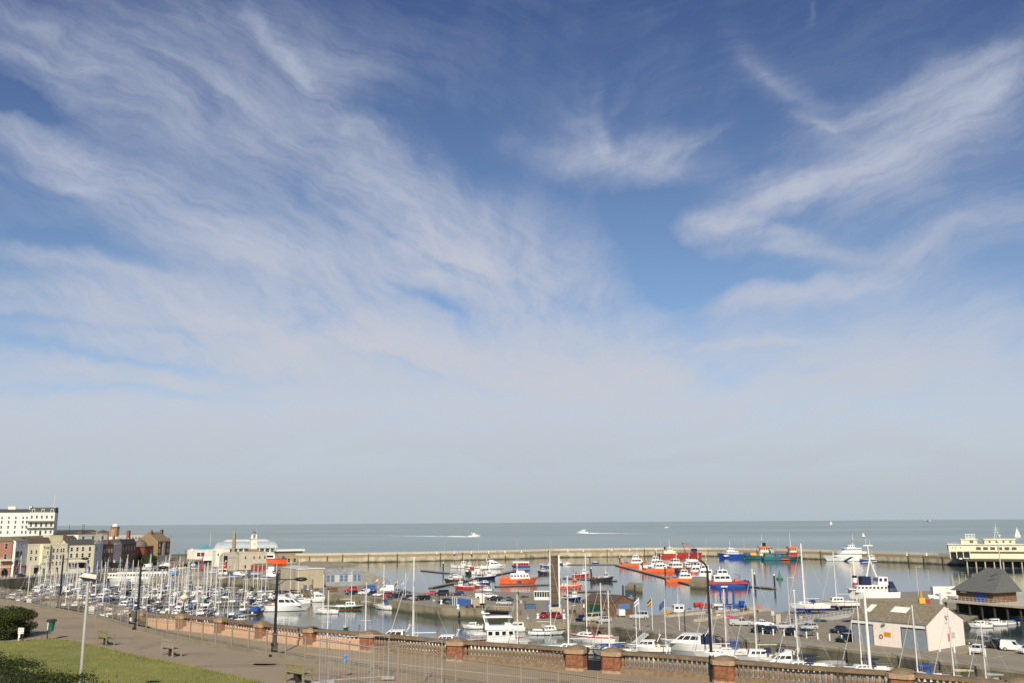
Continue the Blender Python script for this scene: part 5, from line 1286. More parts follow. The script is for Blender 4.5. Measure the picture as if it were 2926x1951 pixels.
b = MB(); b.frustum((5.5, W - 5, 9.5, dp - 9.5, hr - .02), (8, W - 8, 11, dp - 11, h2), LGREY); b.build('upper_roof', r_)
b = MB()
for i in range(12): x = 1.5 + (W - 3) * i / 11; b.box(x - .25, x + .25, .4, .98, -1, he - .05, W_)
b.build('columns', r_)
for i in range(11): win(r_, 1.5 + (W - 3) * (i + .5) / 11, he - 2.6, 2.6, 1.9, W_, y=1)
A, B = at(792, 660, QZ), at(864, 668, QZ); r_, W = house('pavilion_wing', 'long low flat white roofed wing right of the rounded roof', A, B, 10, topz(820, 1576, 662) - QZ, wall('sandy_render', (.26, .21, .14)), 'flat', 1, W_, parapet=.2)
b = MB(); b.box(-1, W + 1.2, -1.5, 11, topz(820, 1574, 662) - QZ, topz(820, 1569, 662) - QZ, W_); b.build('roof_slab', r_)
house('beach_hut_terrace', 'low sandy building with yellow doors at the near end of the pier', at(800, 560, QZ), at(850, 566, QZ), 8, topz(820, 1588, 562) - QZ, wall('buff_render', (.36, .29, .18)), 'flat', 1, WST, cols=3, rows=(.6,), ww=1.6, wh=2.2, fr=WY, parapet=.3)
# obelisk
p = at(666, 560, QZ); ht = topz(669, 1516, 560) - QZ; m_ob = wall('brown_granite', (.30, .225, .13), (.22, .16, .09), .15, 1)
t = thing('obelisk', 'tall tapering brown stone obelisk left of the clock tower', 'monument', p)
b = MB(); b.frustum((-1.05, 1.05, -1.05, 1.05, 3), (-.72, .72, -.72, .72, ht - 1.6), m_ob); b.frustum((-.72, .72, -.72, .72, ht - 1.6), (-.05, .05, -.05, .05, ht), m_ob); b.build('shaft', t)
b = MB(); b.box(-1.8, 1.8, -1.8, 1.8, 0, 2, m_ob); b.box(-1.4, 1.4, -1.4, 1.4, 2, 3, m_ob); b.build('pedestal', t)
# clock house
A, B = at(683, 482, QZ), at(762, 488, QZ); h = topz(700, 1579, 484) - QZ
r_, W = house('clock_house', 'pale stone clock house with square clock tower', A, B, 12, h, WST, 'flat', 1, WST, parapet=.5)
for x in (3.3, 8.0, 11.4): win(r_, x, .8, .8, 1.6, WST)
for x in (3.2, 7.5, 10.4, 13.0): win(r_, x, h - 3.0, .7, 1.3, WST)
tx = (727 - 683) / 79 * W; ty = 5
z1 = topz(727, 1541, 486) - QZ; z2 = topz(727, 1526, 486) - QZ
b = MB(); b.add([(tx - 4, ty - 4, h), (tx + 4, ty - 4, h), (tx + 4, ty + 4, h), (tx - 4, ty + 4, h), (tx - 1.6, ty - 1.6, h + 1.9), (tx + 1.6, ty - 1.6, h + 1.9), (tx + 1.6, ty + 1.6, h + 1.9), (tx - 1.6, ty + 1.6, h + 1.9)], [(0, 1, 5, 4), (1, 2, 6, 5), (2, 3, 7, 6), (3, 0, 4, 7), (4, 5, 6, 7)], TANR); b.build('hipped_roof', r_)
b = MB(); b.box(tx - 1.55, tx + 1.55, ty - 1.55, ty + 1.55, h + 1.5, z1, WWH); b.box(tx - 1.8, tx + 1.8, ty - 1.8, ty + 1.8, z1, z1 + .35, WST); tower = b.build('clock_tower', r_)
b = MB()
for sx_ in (-1, 1):
    for sy_ in (-1, 1): b.box(tx + sx_ * 1.0 - .32, tx + sx_ * 1.0 + .32, ty + sy_ * 1.0 - .32, ty + sy_ * 1.0 + .32, z1 + .35, z2, WWH)
b.box(tx - 1.45, tx + 1.45, ty - 1.45, ty + 1.45, z2, z2 + .35, WST); b.lathe([(1.2, z2 + .35), (1.0, z2 + .9), (.4, z2 + 1.3), (.08, z2 + 2.0)], LEAD, 10, (tx, ty, 0)); b.build('belfry', r_)
b = MB(); b.T = Matrix.Translation((tx, ty - 1.57, (h + 1.5 + z1) / 2 + .3)) @ Matrix.Rotation(R(90), 4, 'X'); b.lathe([(1.0, -.04), (1.0, .04)], CREAM, 20); dial = b.build('clock_face', tower)
b = MB(); b.T = Matrix.Translation((tx, ty - 1.64, (h + 1.5 + z1) / 2 + .3)); b.box(-.05, .05, -.01, .01, 0, .85, BLACK); b.box(0, .55, -.01, .01, -.05, .05, BLACK); b.build('clock_hands', tower)
house('store', 'low grey brown roofed store left of the clock house', at(648, 478, QZ), at(682, 482, QZ), 10, topz(660, 1592, 480) - QZ, WST, 'gable', 2.6, mat('pale_grey_roof', (.36, .33, .29), .9), cols=2, rows=(1.2,), ww=.6, wh=1.0)
house('white_office', 'white two storey office with outside stair left of the obelisk', at(616, 520, QZ), at(655, 524, QZ), 8, topz(635, 1574, 522) - QZ, WWH, 'flat', 1, PALER, cols=3, rows=(h - 2.5,), ww=.8, wh=1.2)
r_, W = house('red_hut', 'red weatherboard hut with brown roof under the stranded lifeboat', at(737, 455, QZ), at(786, 462, QZ), 6, topz(760, 1616, 458) - QZ, paint('barn_red', (.33, .06, .035), .8), 'gable', 1.2, TANR)
b = MB(); b.box(W * .75, W * .95, -.06, -.01, .2, 2.0, WWH); b.build('door', r_)
A, B = at(851, 342, QZ), at(926, 348, QZ); h = topz(860, 1624, 344) - QZ
r_, W = house('grey_shed', 'large plain buff rendered shed with low pitched roof on the quay', A, B, 16, h, WGS, 'front', .7, mat('light_roof', (.46, .45, .42), .7))
b = MB(); b.box(-.3, W + .3, -.22, -.05, h - .2, h + .12, W_); b.build('fascia', r_)
house('low_store', 'dark low tiled store just left of the buff shed', at(795, 400, QZ), at(838, 392, QZ), 8, topz(815, 1640, 396) - QZ, WBR, 'gable', 2.2, BROOF)
A, B = at(933, 373, QZ), at(1034, 378, QZ); h = topz(950, 1640, 374) - QZ
r_, W = house('workshop', 'low workshop with blue windows and pale glazed roof on the rocky spit', A, B, 10, h, wall('dirty_grey', (.30, .30, .275), (.2, .19, .16)), 'gable', 1.7, mat('glazed_roof', (.27, .285, .28), .5, var=.4, scale=.7))
for i in range(8): win(r_, W * (i + .5) / 8, .5, 1.3, h - .9, W_ if i % 3 == 2 else LGREY, paint('blue_panel', (.10, .16, .28)) if i % 3 != 2 else LGREY)
# kiosk, shelter, boxes on the cross wall
A, B = at(1294, G(1294, 1728, QZ).y, QZ), at(1349, G(1349, 1735, QZ).y, QZ)
r_, W = house('kiosk', 'low kiosk with blue doors and white posts on the quay', A, B, 2.6, 2.3, WGS, 'flat', 1, GREY, parapet=.15)
for i, (x0, x1) in enumerate(((.2, .95), (1.3, 2.1), (2.5, W - .4))): b = MB(); b.box(x0, x1, -.07, -.01, .1, 2.1, mat('mid_blue_paint', (.05, .13, .38), .5, var=.15)); b.build('door', r_)
for x in (.05, 1.12, 2.28, W - .2): b = MB(); b.box(x - .1, x + .1, -.12, -.01, 0, 2.3, W_); b.build('post', r_)
p = G(1358, 1729, QZ)
t = thing('box_trailer', 'cream box trailer parked right of the blue kiosk', 'trailer', p, .1)
b = MB(); b.box(0, 2.6, 0, 3.6, .6, 3.2, WWH); b.build('body', t); b = MB(); b.box(.5, 1.1, -.02, 0, 1.9, 2.5, DGLASS); b.build('window', t)
for x in (.25, 2.35):
    b = MB(); b.tube((x - .12, 1.8, .32), (x + .12, 1.8, .32), .32, RUBBER, n=10); b.build('wheel', t)
p = G(1527, 1713, QZ)
t = thing('shelter', 'white glazed tram like shelter beside the lifting bridge', 'shelter', p, -.05)
b = MB(); b.box(0, 4.6, 0, 2.2, 0, .8, W_); b.box(-.1, 4.7, -.1, 2.3, 2.4, 2.6, W_)
for i in range(7): b.box(4.6 * i / 6 - .07, 4.6 * i / 6 + .07, -.02, .1, .8, 2.4, W_)
b.build('frame', t); b = MB(); b.box(.05, 4.55, .05, 2.15, .8, 2.4, DGLASS); b.build('glazing', t)
# brown boat shed
A, B, C = G(1664, 1753, QZ), G(1753, 1761, QZ), G(1792, 1753, QZ); d = B - A; W = math.hypot(d.x, d.y)
dp = (C - B).length; h = topz(1753, 1722, B.y) - QZ
r_, W = house('boat_shed', 'dark brown boat shed with green doors and blue gable window', A, B, dp, h, WBR, 'gable', 1.7, BROOF)
b = MB(); b.box(1.2, W * .62, -.1, -.02, 0, h - .6, GREEN); b.build('door', r_)
b = MB(); b.box(W + .02, W + .1, dp * .25, dp * .8, 1.4, h - .4, mat('blue_shutter', (.10, .20, .42), .5)); b.build('shutter', r_)
b = MB(); b.box(.35, .9, -.08, -.02, 1.6, 2.5, WWH); b.build('notice', r_)
# pale shed with two shutters
A, B, C = G(2436, 1835, QZ), G(2656, 1859, QZ), G(2758, 1841, QZ); d = B - A; W = math.hypot(d.x, d.y); dp = (C - B).length
h = topz(2656, 1781, B.y) - QZ; ap = (B + C) / 2; rh = topz(2701, 1727, ap.y) - QZ - h
r_, W = house('quay_shed', 'blush rendered quay shed with mossy roof and two grey roller shutters', A, B, dp, h, WSH, 'gable', rh, ASBR)
us = W / 220.0
for a, c in ((3, 66), (146, 217)):
    b = MB(); b.box(a * us, c * us, -.05, -.004, 0, 3.75, BLACK); o = b.build('door_recess', r_)
    b = MB(); b.box(a * us + .12, c * us - .08, -.09, -.052, 0, 3.5, SHUT)
    for i in range(18): b.box(a * us + .12, c * us - .08, -.10, -.09, .1 + .19 * i, .14 + .19 * i, SHUT)
    b.build('roller_shutter', o)
for x0, x1, f0, f1 in ((24, 42, .35, .75), (96, 142, .42, .72)):
    y0, y1 = dp / 2 * f0, dp / 2 * f1; zf = lambda y: h + rh * (y / (dp / 2)) + .05
    b = MB(); b.add([(x0 * us, y0, zf(y0) + .04), (x1 * us, y0, zf(y0) + .04), (x1 * us, y1, zf(y1) + .04), (x0 * us, y1, zf(y1) + .04)], [(0, 1, 2, 3)], WWH); b.build('skylight', r_)
b = MB()
for i in range(1, 24): x = W * i / 24; b.add([(x - .03, -.1, h - .03), (x + .03, -.1, h - .03), (x + .03, dp / 2, h + rh + .03), (x - .03, dp / 2, h + rh + .03), (x, -.1, h + .05), (x, dp / 2, h + rh + .10)], [(0, 4, 5, 3), (4, 1, 2, 5), (0, 1, 4), (3, 5, 2)], ASBR)
for f in (.36, .68): y = dp / 2 * f; b.box(0, W, y - .05, y + .05, h + rh * f - .02, h + rh * f + .05, ASBR)
b.build('roof_sheets', r_)
b = MB(); b.box(-.15, W + .1, -.28, -.16, h - .18, h - .06, GREY); b.tube((W - .2, -.2, h - .1), (W - .2, -.12, .1), .06, GREY, n=6); b.build('gutter', r_)

for x, y in ((104 * us, -.5), (W + .4, dp * .5)):
    b = MB(); b.box(x - .3, x + .3, y - .25, y + .12, h - .5 + (1.3 if x > W else 0), h - .3 + (1.3 if x > W else 0), GREY); b.tube((x, y, h - .3), (min(x, W), max(0, y), h - .2), .05, GREY, n=4); b.build('floodlight', r_)
b = MB(); b.T = Matrix.Translation((88 * us, -.06, 1.7)) @ Matrix.Rotation(R(90), 4, 'X'); b.lathe([(.23, 0), (.28, -.06), (.38, -.06), (.42, 0), (.38, .06), (.28, .06), (.23, 0)], RED, 20, cap=False); tag(b.build('life_ring'), 'red and white life ring hung beside the yellow sign on the shed', 'life ring'); lr = COL.objects[-1] if False else None
for o in [o for o in COL.objects if o.name == 'life_ring']: o.matrix_world = Matrix.LocRotScale(A, Matrix.Rotation(math.atan2(d.y, d.x), 3, 'Z').to_quaternion(), None)
b = MB(); b.box(97 * us, 117 * us, -.07, -.03, 1.75, 2.6, YELL); sgn = b.build('warning_sign', r_)
for i, s_ in enumerate(('CAUTION', 'NO PARKING', 'KEEP CLEAR')): text(s_, .2, BLACK, sgn, (107 * us, -.075, 2.42 - .24 * i))
b = MB(); b.box(W + .02, W + .12, dp * .52, dp * .60, 1.2, 2.5, paint('salmon_box', (.6, .22, .12))); b.build('lifebelt_box', r_); b = MB(); b.box(W + .02, W + .06, dp * .62, dp * .72, 1.6, 2.6, LGREY); b.build('notice', r_)
# house on piles with hipped grey roof
DZ = 4.6
A, B, C = G(2731, 1713, DZ), G(2842, 1722, DZ), G(2884, 1712, DZ); d = B - A; W = math.hypot(d.x, d.y); dp = 9.5
r_ = thing('pile_house', 'brown timber clubhouse with big hipped grey roof standing on piles', 'building', A, math.atan2(d.y, d.x))
h = topz(2842, 1690, B.y) - DZ; rr = topz(2840, 1622, B.y + 5) - DZ
b = MB(); b.box(.3, W - .3, 0, dp, 0, h, WBR); b.build('wall', r_)
b = MB(); e = .9; b.add([(-e, -e, h - .25), (W + e, -e, h - .25), (W + e, dp + e, h - .25), (-e, dp + e, h - .25), (W * .58, dp * .5, rr), (W * 1.02, dp * .5, rr - .1)], [(0, 1, 5, 4), (1, 2, 5), (2, 3, 4, 5), (3, 0, 4), (3, 2, 1, 0)], SLATG); b.build('roof', r_)
b = MB(); b.box(W * .52, W * .80, -.08, -.01, 0, h - .35, BLUE); b.build('door', r_)
b = MB(); b.box(W * .15, W * .30, -.07, -.01, h - .8, h - .45, WWH); b.build('sign_board', r_); b = MB(); b.box(.05, .9, -.07, -.01, .5, 1.3, WWH); b.build('notice', r_)
for i, (x, y) in enumerate(((.80, .30), (.84, .32), (.88, .34), (.92, .36), (.80, .2), (.85, .22), (.9, .24), (.25, .25), (.3, .22))):
    zq = h - .25 + (rr - h + .25) * (y * dp + e) / (dp * .5 + e); b = MB(); b.box(W * x - .15, W * x + .15, y * dp - .12, y * dp + .12, zq - .1, zq + .1, DARK); b.build('roof_vent', r_)
b = MB(); b.box(-4, W + 24, dp * .55, dp * .55 + .4, -7, -.6, m_quayd); bw_ = b  # dark wall added to stand in for the shade under the deck
dk = thing('pile_deck', 'railed timber deck on dark piles around the grey roofed clubhouse', 'deck', A, math.atan2(d.y, d.x))
b = MB(); b.box(-3.6, W + 22, -2.2, dp + 5, -.55, -.02, WST); b.build('platform', dk); bw_.build('dark_backing', dk)
for i in range(9):
    for y in (-1.6, 3, 8):
        b = MB(); b.tube((-2 + i * 3.6, y, -6), (-2 + i * 3.6, y, -.55), .28, DARK, n=8); b.build('pile', dk)
b = MB(); x = -3.5
while x < W + 6:
    b.tube((x, -2.1, 0), (x, -2.1, 1.1), .04, LGREY, n=4); x += 1.15
for z in (.55, 1.08): b.tube((-3.5, -2.1, z), (W + 6, -2.1, z), .035, LGREY, n=4)
b.build('railing', dk)
b = MB(); b.box(-3.3, -2.7, -2.3, -2.0, -1.3, 1.9, W_); b.build('corner_post', dk)
# cream lookout building on the pier head
A, B = at(2742, 520, 4.6), at(3060, 500, 4.6); d = B - A; W = math.hypot(d.x, d.y)
r_ = thing('harbour_office', 'stepped pale yellow harbour office with lookout room on the pier head', 'building', A, math.atan2(d.y, d.x)); q = .2
z1, z2, z3 = topz(2760, 1575, 517) - 4.6, topz(2760, 1556, 517) - 4.6, topz(2840, 1541, 515) - 4.6
b = MB(); b.box(0, W, 1.5, 12, -.5, z1, WLY); b.build('ground_floor', r_)
b = MB(); b.box(-5, 34, 0, 12, z1, z2, WLY); b.box(-5.6, 35, -.6, 12.6, z2, z2 + .35, WLY); b.build('first_floor', r_)
b = MB(); b.box(13.5, 28.5, 1.5, 11, z2 + .35, z3, WLY); b.box(13, 29, 1, 11.5, z3, z3 + .4, WLY); b.build('second_floor', r_)
b = MB(); b.box(1.8, 9.8, 1.5, 9, z2 + .35, z3, WLY); b.box(1.3, 10.3, 1, 9.5, z3, z3 + .3, WLY); b.build('tower_room', r_)
b = MB(); b.box(4.2, 9, 2.5, 7, z3 + .3, z3 + .5, W_); b.box(4.0, 9.2, 2.3, 7.2, z3 + 2.7, z3 + 3.0, W_)
for x in (4.2, 5.8, 7.4, 8.85): b.box(x, x + .18, 2.5, 2.7, z3 + .5, z3 + 2.7, W_)
b.build('lookout_frame', r_); b = MB(); b.box(4.35, 8.9, 2.7, 6.9, z3 + .5, z3 + 2.7, paint('pale_glass', (.35, .40, .42), .15)); b.build('lookout_glazing', r_)
for i in range(6): win(r_, 9 + 3.5 * i + 1, z1 + .9, 2.4, 1.5, WLY)
for i in range(4): win(r_, 16 + 3.4 * i, z2 + 1.0, 1.1, 1.2, WLY, y=1.5)
win(r_, 7, z2 + .9, 2, 1.3, WLY, y=1.5)
for x in (-3, -1.5, 1.2): win(r_, x, z1 + 1.6, .4, .8, WLY)
for i in range(4): b = MB(); b.box(-4.6 + 3.3 * i, -4.2 + 3.3 * i, .2, .6, 0, z1, WLY); b.build('post', r_)
b = MB(); b.box(-4.3, 5.6, 1.45, 1.499, .4, z1 - .5, DGLASS); b.build('glazing', r_)
b = MB(); b.box(34, 35.6, 1.42, 1.49, 0, 2.3, BLUE); b.build('door', r_)
b = MB(); mz = z3 + .4; mt = topz(2833, 1492, 512) - 4.6
for x, y in ((18.5, 4), (21.8, 4), (20, 7)): b.tube((x, y, mz), (20, 5, mz + (mt - mz) * .62), .12, W_, .06, 5)
b.tube((20, 5, mz + (mt - mz) * .55), (20, 5, mt), .1, W_, .04, 5)
for f in (.4, .55, .68): b.tube((18.6, 5, mz + (mt - mz) * f), (21.6, 5, mz + (mt - mz) * f), .06, W_, n=4)
b.ell((21.7, 5, mz + 1.8), .4, .4, .4, W_, 8, 6); b.build('radio_mast', r_)
b = MB()
for i in range(20): b.tube((-5 + .35 * i * 1.0, .2, z2 + .35), (-5 + .35 * i, .2, z2 + 1.4), .03, LGREY, n=3)
b.tube((-5, .2, z2 + 1.4), (1.7, .2, z2 + 1.4), .04, LGREY, n=4); b.build('roof_railing', r_)
wf = thing('wharf', 'open pile wharf carrying the pale yellow office', 'wharf', A, math.atan2(d.y, d.x))
b = MB(); b.box(2, W, -9, 14, -1.0, -.02, m_pier); b.build('platform', wf)
for i in range(14): b = MB(); b.tube((3 + i * 4.4, -8.3, -6), (3 + i * 4.4, -8.3, -1), .35, WST, n=8); b.build('pile', wf)
b = MB(); b.box(2, W, -5, -4.6, -6, -1, DARK); b.build('dark_backing', wf)
# ---------------------------------------------------------------- boats
def boat(proto, px, py, h, label, scale=1, z=0.0, group=None, cat=None, roll=0):
    p = G(px, py, max(0, z)); p = Vector((p.x, p.y, z))
    return proto.place(p, R(h), label, group, scale, cat)
def ship(name, cat, L, B, Dp, hullc, blocks, label, px, py, h, mast=None, extras=None, anti=None, sheer=.3, bow=.1, deckc=None, z=0, tw=.9, band=None, rails=True):
    k = Kit(name, cat); hb, d, sh = hull_mb(L, B, Dp, hullc, anti or hullc, None, deckc or GREY, sheer=sheer, bow=bow, tw=tw, pw=3.2, band=band, draft=.8)
    k.p('hull', hb, smooth=True); k.p('deck', d)
    for nm, x0, x1, wf, z0, z1, m, rk, wn in blocks:
        a = (x0, x1, B / 2 * wf, B / 2 * wf * .95, z0, z1, .05, rk); o = k.p(nm, cabin_mb(*a, m))
        if wn:
            n = max(2, int((x1 - x0) / 1.3)); k.p('window', band_mb(*a, wn[0], wn[1], DGLASS, gaps=tuple(((i + .18) / n, (i + .78) / n) for i in range(n))), o)
    if mast:
        x, z0, H = mast; m = MB(); m.tube((x, 0, z0), (x - .3, 0, z0 + H), .22, W_, .08); m.tube((x - .1, -1.3, z0 + H * .55), (x - .1, 1.3, z0 + H * .55), .07, W_, n=4); m.ell((x, 1.2, z0 + H * .62), .35, .35, .38, W_, 8, 6); m.box(x - .1, x + .1, -1.2, 1.2, z0 + H * .4, z0 + H * .4 + .2, W_); m.tube((x - .3, 0, z0 + H * .8), (x - .3, 0, z0 + H * 1.25), .05, W_, n=4); k.p('mast', m)
    for nm, mb_ in (extras or []): k.p(nm, mb_)
    if rails: k.p('guard_rail', rail_mb(L, sh, .05, .98, 1.0, LGREY, 9, .04))
    return boat(k.done(), px, py, h, label, z=z)
def crane_mb(x, z, reach, hgt, m, y=0):
    b = MB(); b.lathe([(.6, 0), (.5, 1.6)], m, 8, (x, y, z)); b.tube((x, y, z + 1.4), (x - reach * .35, y, z + hgt), .28, m); b.tube((x - reach * .35, y, z + hgt), (x + reach, y, z + hgt * .75), .24, m, .14); b.tube((x + reach, y, z + hgt * .75), (x + reach, y, z + hgt * .2), .06, DARK, n=4); return b
# vessels along the pier
ship('cargo_barge', 'barge', 32, 8, 2.6, RED, [('deckhouse', -13, -4.2, .9, 2.7, 4.6, CREAM, .2, None), ('bridge', -10, -6, .7, 4.6, 7.2, CREAM, .3, (.4, .8)), ('hold_coaming', -3, 9, .75, 2.6, 3.5, RUST, .1, None)], 'long red barge with cream bridge moored at the far pier', 1945, 1591, 0, (-8, 7.2, 5), [('crane', crane_mb(3.5, 2.8, 6, 7.5, RUST)), ('excavator', (lambda b: (b.box(8, 12, -1.5, 1.5, 3.2, 6.2, NAVY), b.tube((8, 0, 6), (2, 0, 8.8), .35, ORNG), b)[-1])(MB())), ('funnel', (lambda b: (b.lathe([(.7, 7), (.6, 9)], BLACK, 8, (-11.5, 0, -1.4)), b)[-1])(MB()))], sheer=.25, bow=.04, deckc=RUST)
ship('survey_vessel', 'vessel', 19, 6, 2.8, paint('royal_blue_paint', (.015, .06, .30)), [('cabin', -5.5, 4.0, .85, 2.9, 5.0, W_, 1.6, (.4, .75)), ('wheelhouse', -2.5, 2.4, .7, 5.0, 7.0, W_, 1.0, (.35, .8))], 'blue hulled survey vessel with white wheelhouse moored at the far pier', 2087, 1594, 180, (.2, 7, 4.5), [('hull_emblem', (lambda b: (b.add([(2.2, 2.86, 2.3), (5.5, 2.75, 2.2), (4.5, 2.80, 1.2), (1.2, 2.86, 1.7)], [(0, 1, 2, 3)], W_), b)[-1])(MB()))], anti=BLUE)
ship('supply_ship', 'ship', 24, 7, 2.2, TEAL, [('deckhouse', -10, 0, .85, 2.3, 5.2, CREAM, .3, (.5, .8)), ('wheelhouse', -6, -1, .75, 5.2, 7.6, CREAM, .3, (.4, .85)), ('wheelhouse_roof', -7, .2, .85, 7.6, 8.5, ORNG, .2, None)], 'teal supply ship with cream deckhouse and orange roof at the far pier', 2168, 1596, 180, (-2.5, 8.5, 7), [('deck_cargo', (lambda b: (b.box(2, 6, -2, 2, 2.3, 4.2, YELL), b.box(7, 10, -2, 2, 2.3, 4.4, BLUE), b)[-1])(MB())), ('funnel', (lambda b: (b.box(-5.2, -3, -1, 1, 8.4, 11, BLACK), b)[-1])(MB()))], anti=BLACK, sheer=.35)
ship('supply_ship', 'ship', 27, 7.5, 2.0, TEAL, [('deckhouse', 3.5, 9.5, .8, 2.1, 5.2, RED, .3, (.5, .8)), ('wheelhouse', 4.5, 9, .75, 5.2, 7.7, CREAM, .3, (.35, .85)), ('wheelhouse_roof', 3.6, 9.6, .9, 7.7, 8.8, ORNG, .2, None)], 'long teal workship with orange topped wheelhouse and blue deck cargo', 2236, 1599.5, 0, (6, 8.6, 8), [('deck_cargo', (lambda b: (b.box(-12, -6, -2.5, 2.5, 2.0, 4.6, TEAL), b.box(-5, -1, -2.3, 2.3, 2.0, 4.4, BLUE), b.box(-.5, 2.8, -2.3, 2.3, 2.0, 4.2, paint('dark_teal', (.01, .07, .08))), b)[-1])(MB())), ('crane', crane_mb(-8, 4.5, 4, 3.5, NAVY)), ('lifebuoy_rack', (lambda b: (b.box(-2, 3.5, -3.95, -3.8, .5, 1.0, ORNG), b)[-1])(MB()))], anti=BLACK, sheer=.3)
ship('fast_ferry', 'ferry', 31, 8, 3.0, W_, [('main_cabin', -12, 9, .95, 3.1, 6.0, W_, 5.5, (.3, .62)), ('upper_cabin', -9, 4, .85, 6.0, 8.4, W_, 4.0, (.35, .75)), ('wheelhouse', -5, 0, .6, 8.4, 10.2, W_, 1.2, (.35, .8))], 'big white fast ferry with navy bow stripe moored at the far pier', 2420, 1602, 180, (-4.5, 10, 6), [('bow_stripe', (lambda b: (b.add([(-14, 4.06, .2), (-6, 4.14, .2), (-11, 4.10, 2.8), (-15.4, 4.0, 2.8)], [(0, 1, 2, 3)], NAVY), b.add([(2, 4.0, .2), (4, 3.9, .2), (-1, 4.14, 2.8), (-3, 4.14, 2.8)], [(0, 1, 2, 3)], NAVY), b)[-1])(MB()))], sheer=.2, anti=NAVY, deckc=W_, rails=False)
sp = ship('standby_vessel', 'vessel', 17, 6, 2.3, W_, [('deckhouse', -4.5, 6.0, .85, 2.4, 4.6, W_, .6, (.5, .8)), ('wheelhouse', -4.8, -1.4, .8, 4.6, 7.2, W_, .4, (.45, .85)), ('tarpaulin', .6, 3.8, .7, 4.6, 7.3, CANVN, .3, None)], 'white work vessel with tall tripod mast, buff funnel and navy tarpaulin', 2492, 1711, 180, None, [
    ('funnel', (lambda b: (b.lathe([(.75, 4.5), (.75, 5.3)], RED, 10, (5.0, -.6, 0)), b.lathe([(.75, 5.3), (.72, 6.9)], W_, 10, (5.0, -.6, 0)), b.lathe([(.8, 6.9), (.72, 7.6)], BLACK, 10, (5.0, -.6, 0)), b.tube((5.0, -.6, 7.4), (5.2, -.6, 12.5), .45, CREAM, .38, 8), b)[-1])(MB())),
    ('tripod_mast', (lambda b: (b.tube((-3.2, -1.2, 5), (-.2, 0, 12.6), .28, W_, .2), b.tube((2.2, 1.0, 5), (-.2, 0, 12.6), .28, W_, .2), b.tube((-.2, 0, 12.4), (.1, 0, 17.2), .25, W_, .16), b.box(-1.5, 1.7, -.25, .25, 17.1, 17.4, W_), b.tube((-2.6, 0, 12.1), (2.4, 0, 11.8), .1, W_, n=4), b.tube((2.2, 0, 9.4), (3.0, 0, 10), .1, W_, n=4), b.tube((-.7, 0, 17.3), (-.7, 0, 19), .05, W_, n=4), b.tube((.6, 0, 17.3), (.6, 0, 19.6), .05, W_, n=4), b)[-1])(MB())),
    ('workboat_canopy', (lambda b: (b.box(4.0, 8.0, -2, 2, 3.2, 3.45, W_), b)[-1])(MB())), ('stern_gear', (lambda b: (b.frustum((-8.2, -5.5, -1.6, 1.6, 2.3), (-6.9, -5.6, -1, 1, 5.6), CANVN), b)[-1])(MB()))], anti=BLACK, z=.4, sheer=.35)
# crew boats on the middle pontoon
cg = 'wind farm crew boats'
cb_o = crewboat(17, ORNG, BLUE); cb_b = crewboat(19, paint('deep_blue_paint', (.012, .05, .22)), BLUE, RED, None, RED); cb_n = crewboat(17, NAVY, YELL, RED, None, paint('maroon_paint', (.16, .02, .03))); cb_w = crewboat(16, W_, ORNG, GREY); cb_r = crewboat(17, ORNG, BLUE, YELL)
boat(cb_o, 1812, 1618, 180, 'orange hulled pilot boat with tall white wheelhouse at the far end of the crew pontoon', group=cg)
boat(cb_w, 1868, 1622, 182, 'white crew boat with grey deck just right of the far orange boat', group=cg)
boat(cb_o, 1880, 1634, 185, 'orange crew boat lying bow to the crowded middle of the pontoon', .95, group=cg)
boat(cb_n, 1925, 1632, 200, 'navy hulled crew boat with red deck in the middle of the row', group=cg)
boat(cb_w, 1962, 1628, 188, 'white crew boat showing four small windows behind the navy one', .9, group=cg)
boat(cb_n, 1985, 1645, 178, 'navy crew boat with red band behind the blunt orange one', 1.0, group=cg)
boat(cb_r, 1950, 1662, 180, 'blunt orange crew boat with yellow deck near the stone block', .8, group=cg)
boat(cb_w, 2008, 1655, 180, 'white crew boat with yellow mast gear beside the stone block', 1.0, group=cg)
boat(cb_b, 2072, 1676, 0, 'blue and red crew catamaran with long white cabin nearest the travel hoist', group=cg)
# fishing harbour pontoons
fs_r = fisher(9, RED, GREY); fs_n = fisher(9, NAVY, GREY, 'fwd', W_, NAVY); fs_b = fisher(9, BLUE, GREY, 'aft', W_, BLUE, W_, [YELL, DARK]); fs_k = fisher(10, DARK, GREY, 'fwd', LGREY, BLACK, DARK, [RED, DARK, LGREY]); fs_w = fisher(9.5, W_, LGREY, 'aft', W_, NAVY)
cr_w = cruiser(9); cr_c = cruiser(9, canopy=CANVN); cr_b = cruiser(9, NAVY, canopy=CANVB); cr_f = cruiser(10, fly=True); cr_s = cruiser(6, arch=False); cr_sb = cruiser(6, BLUE, arch=False)
lf = ship('lifeboat', 'lifeboat', 17, 4.8, 2.0, ORNG, [('cabin', -3.5, 5, .8, 2.0, 4.4, W_, .9, (.45, .72)), ('upper_steering', -1, 3, .6, 4.4, 5.5, W_, .6, None)], 'large orange hulled lifeboat with white cabin and four square windows', 1482, 1667, 0, (-.5, 5.4, 4), [('hull_stripe', (lambda b: (b.add([(-.6, -2.3, .5), (1.2, -2.3, .5), (1.2, -2.36, 1.5), (-.6, -2.36, 1.5)], [(0, 1, 2, 3)], BLUE), b)[-1])(MB())), ('deck_gear', (lambda b: (b.box(-7.5, -4, -1.2, 1.2, 2, 3.2, ORNG), b.tube((-7.8, 0, 2), (-7.0, 0, 4.4), .15, ORNG), b)[-1])(MB()))], anti=BLUE, sheer=.4)
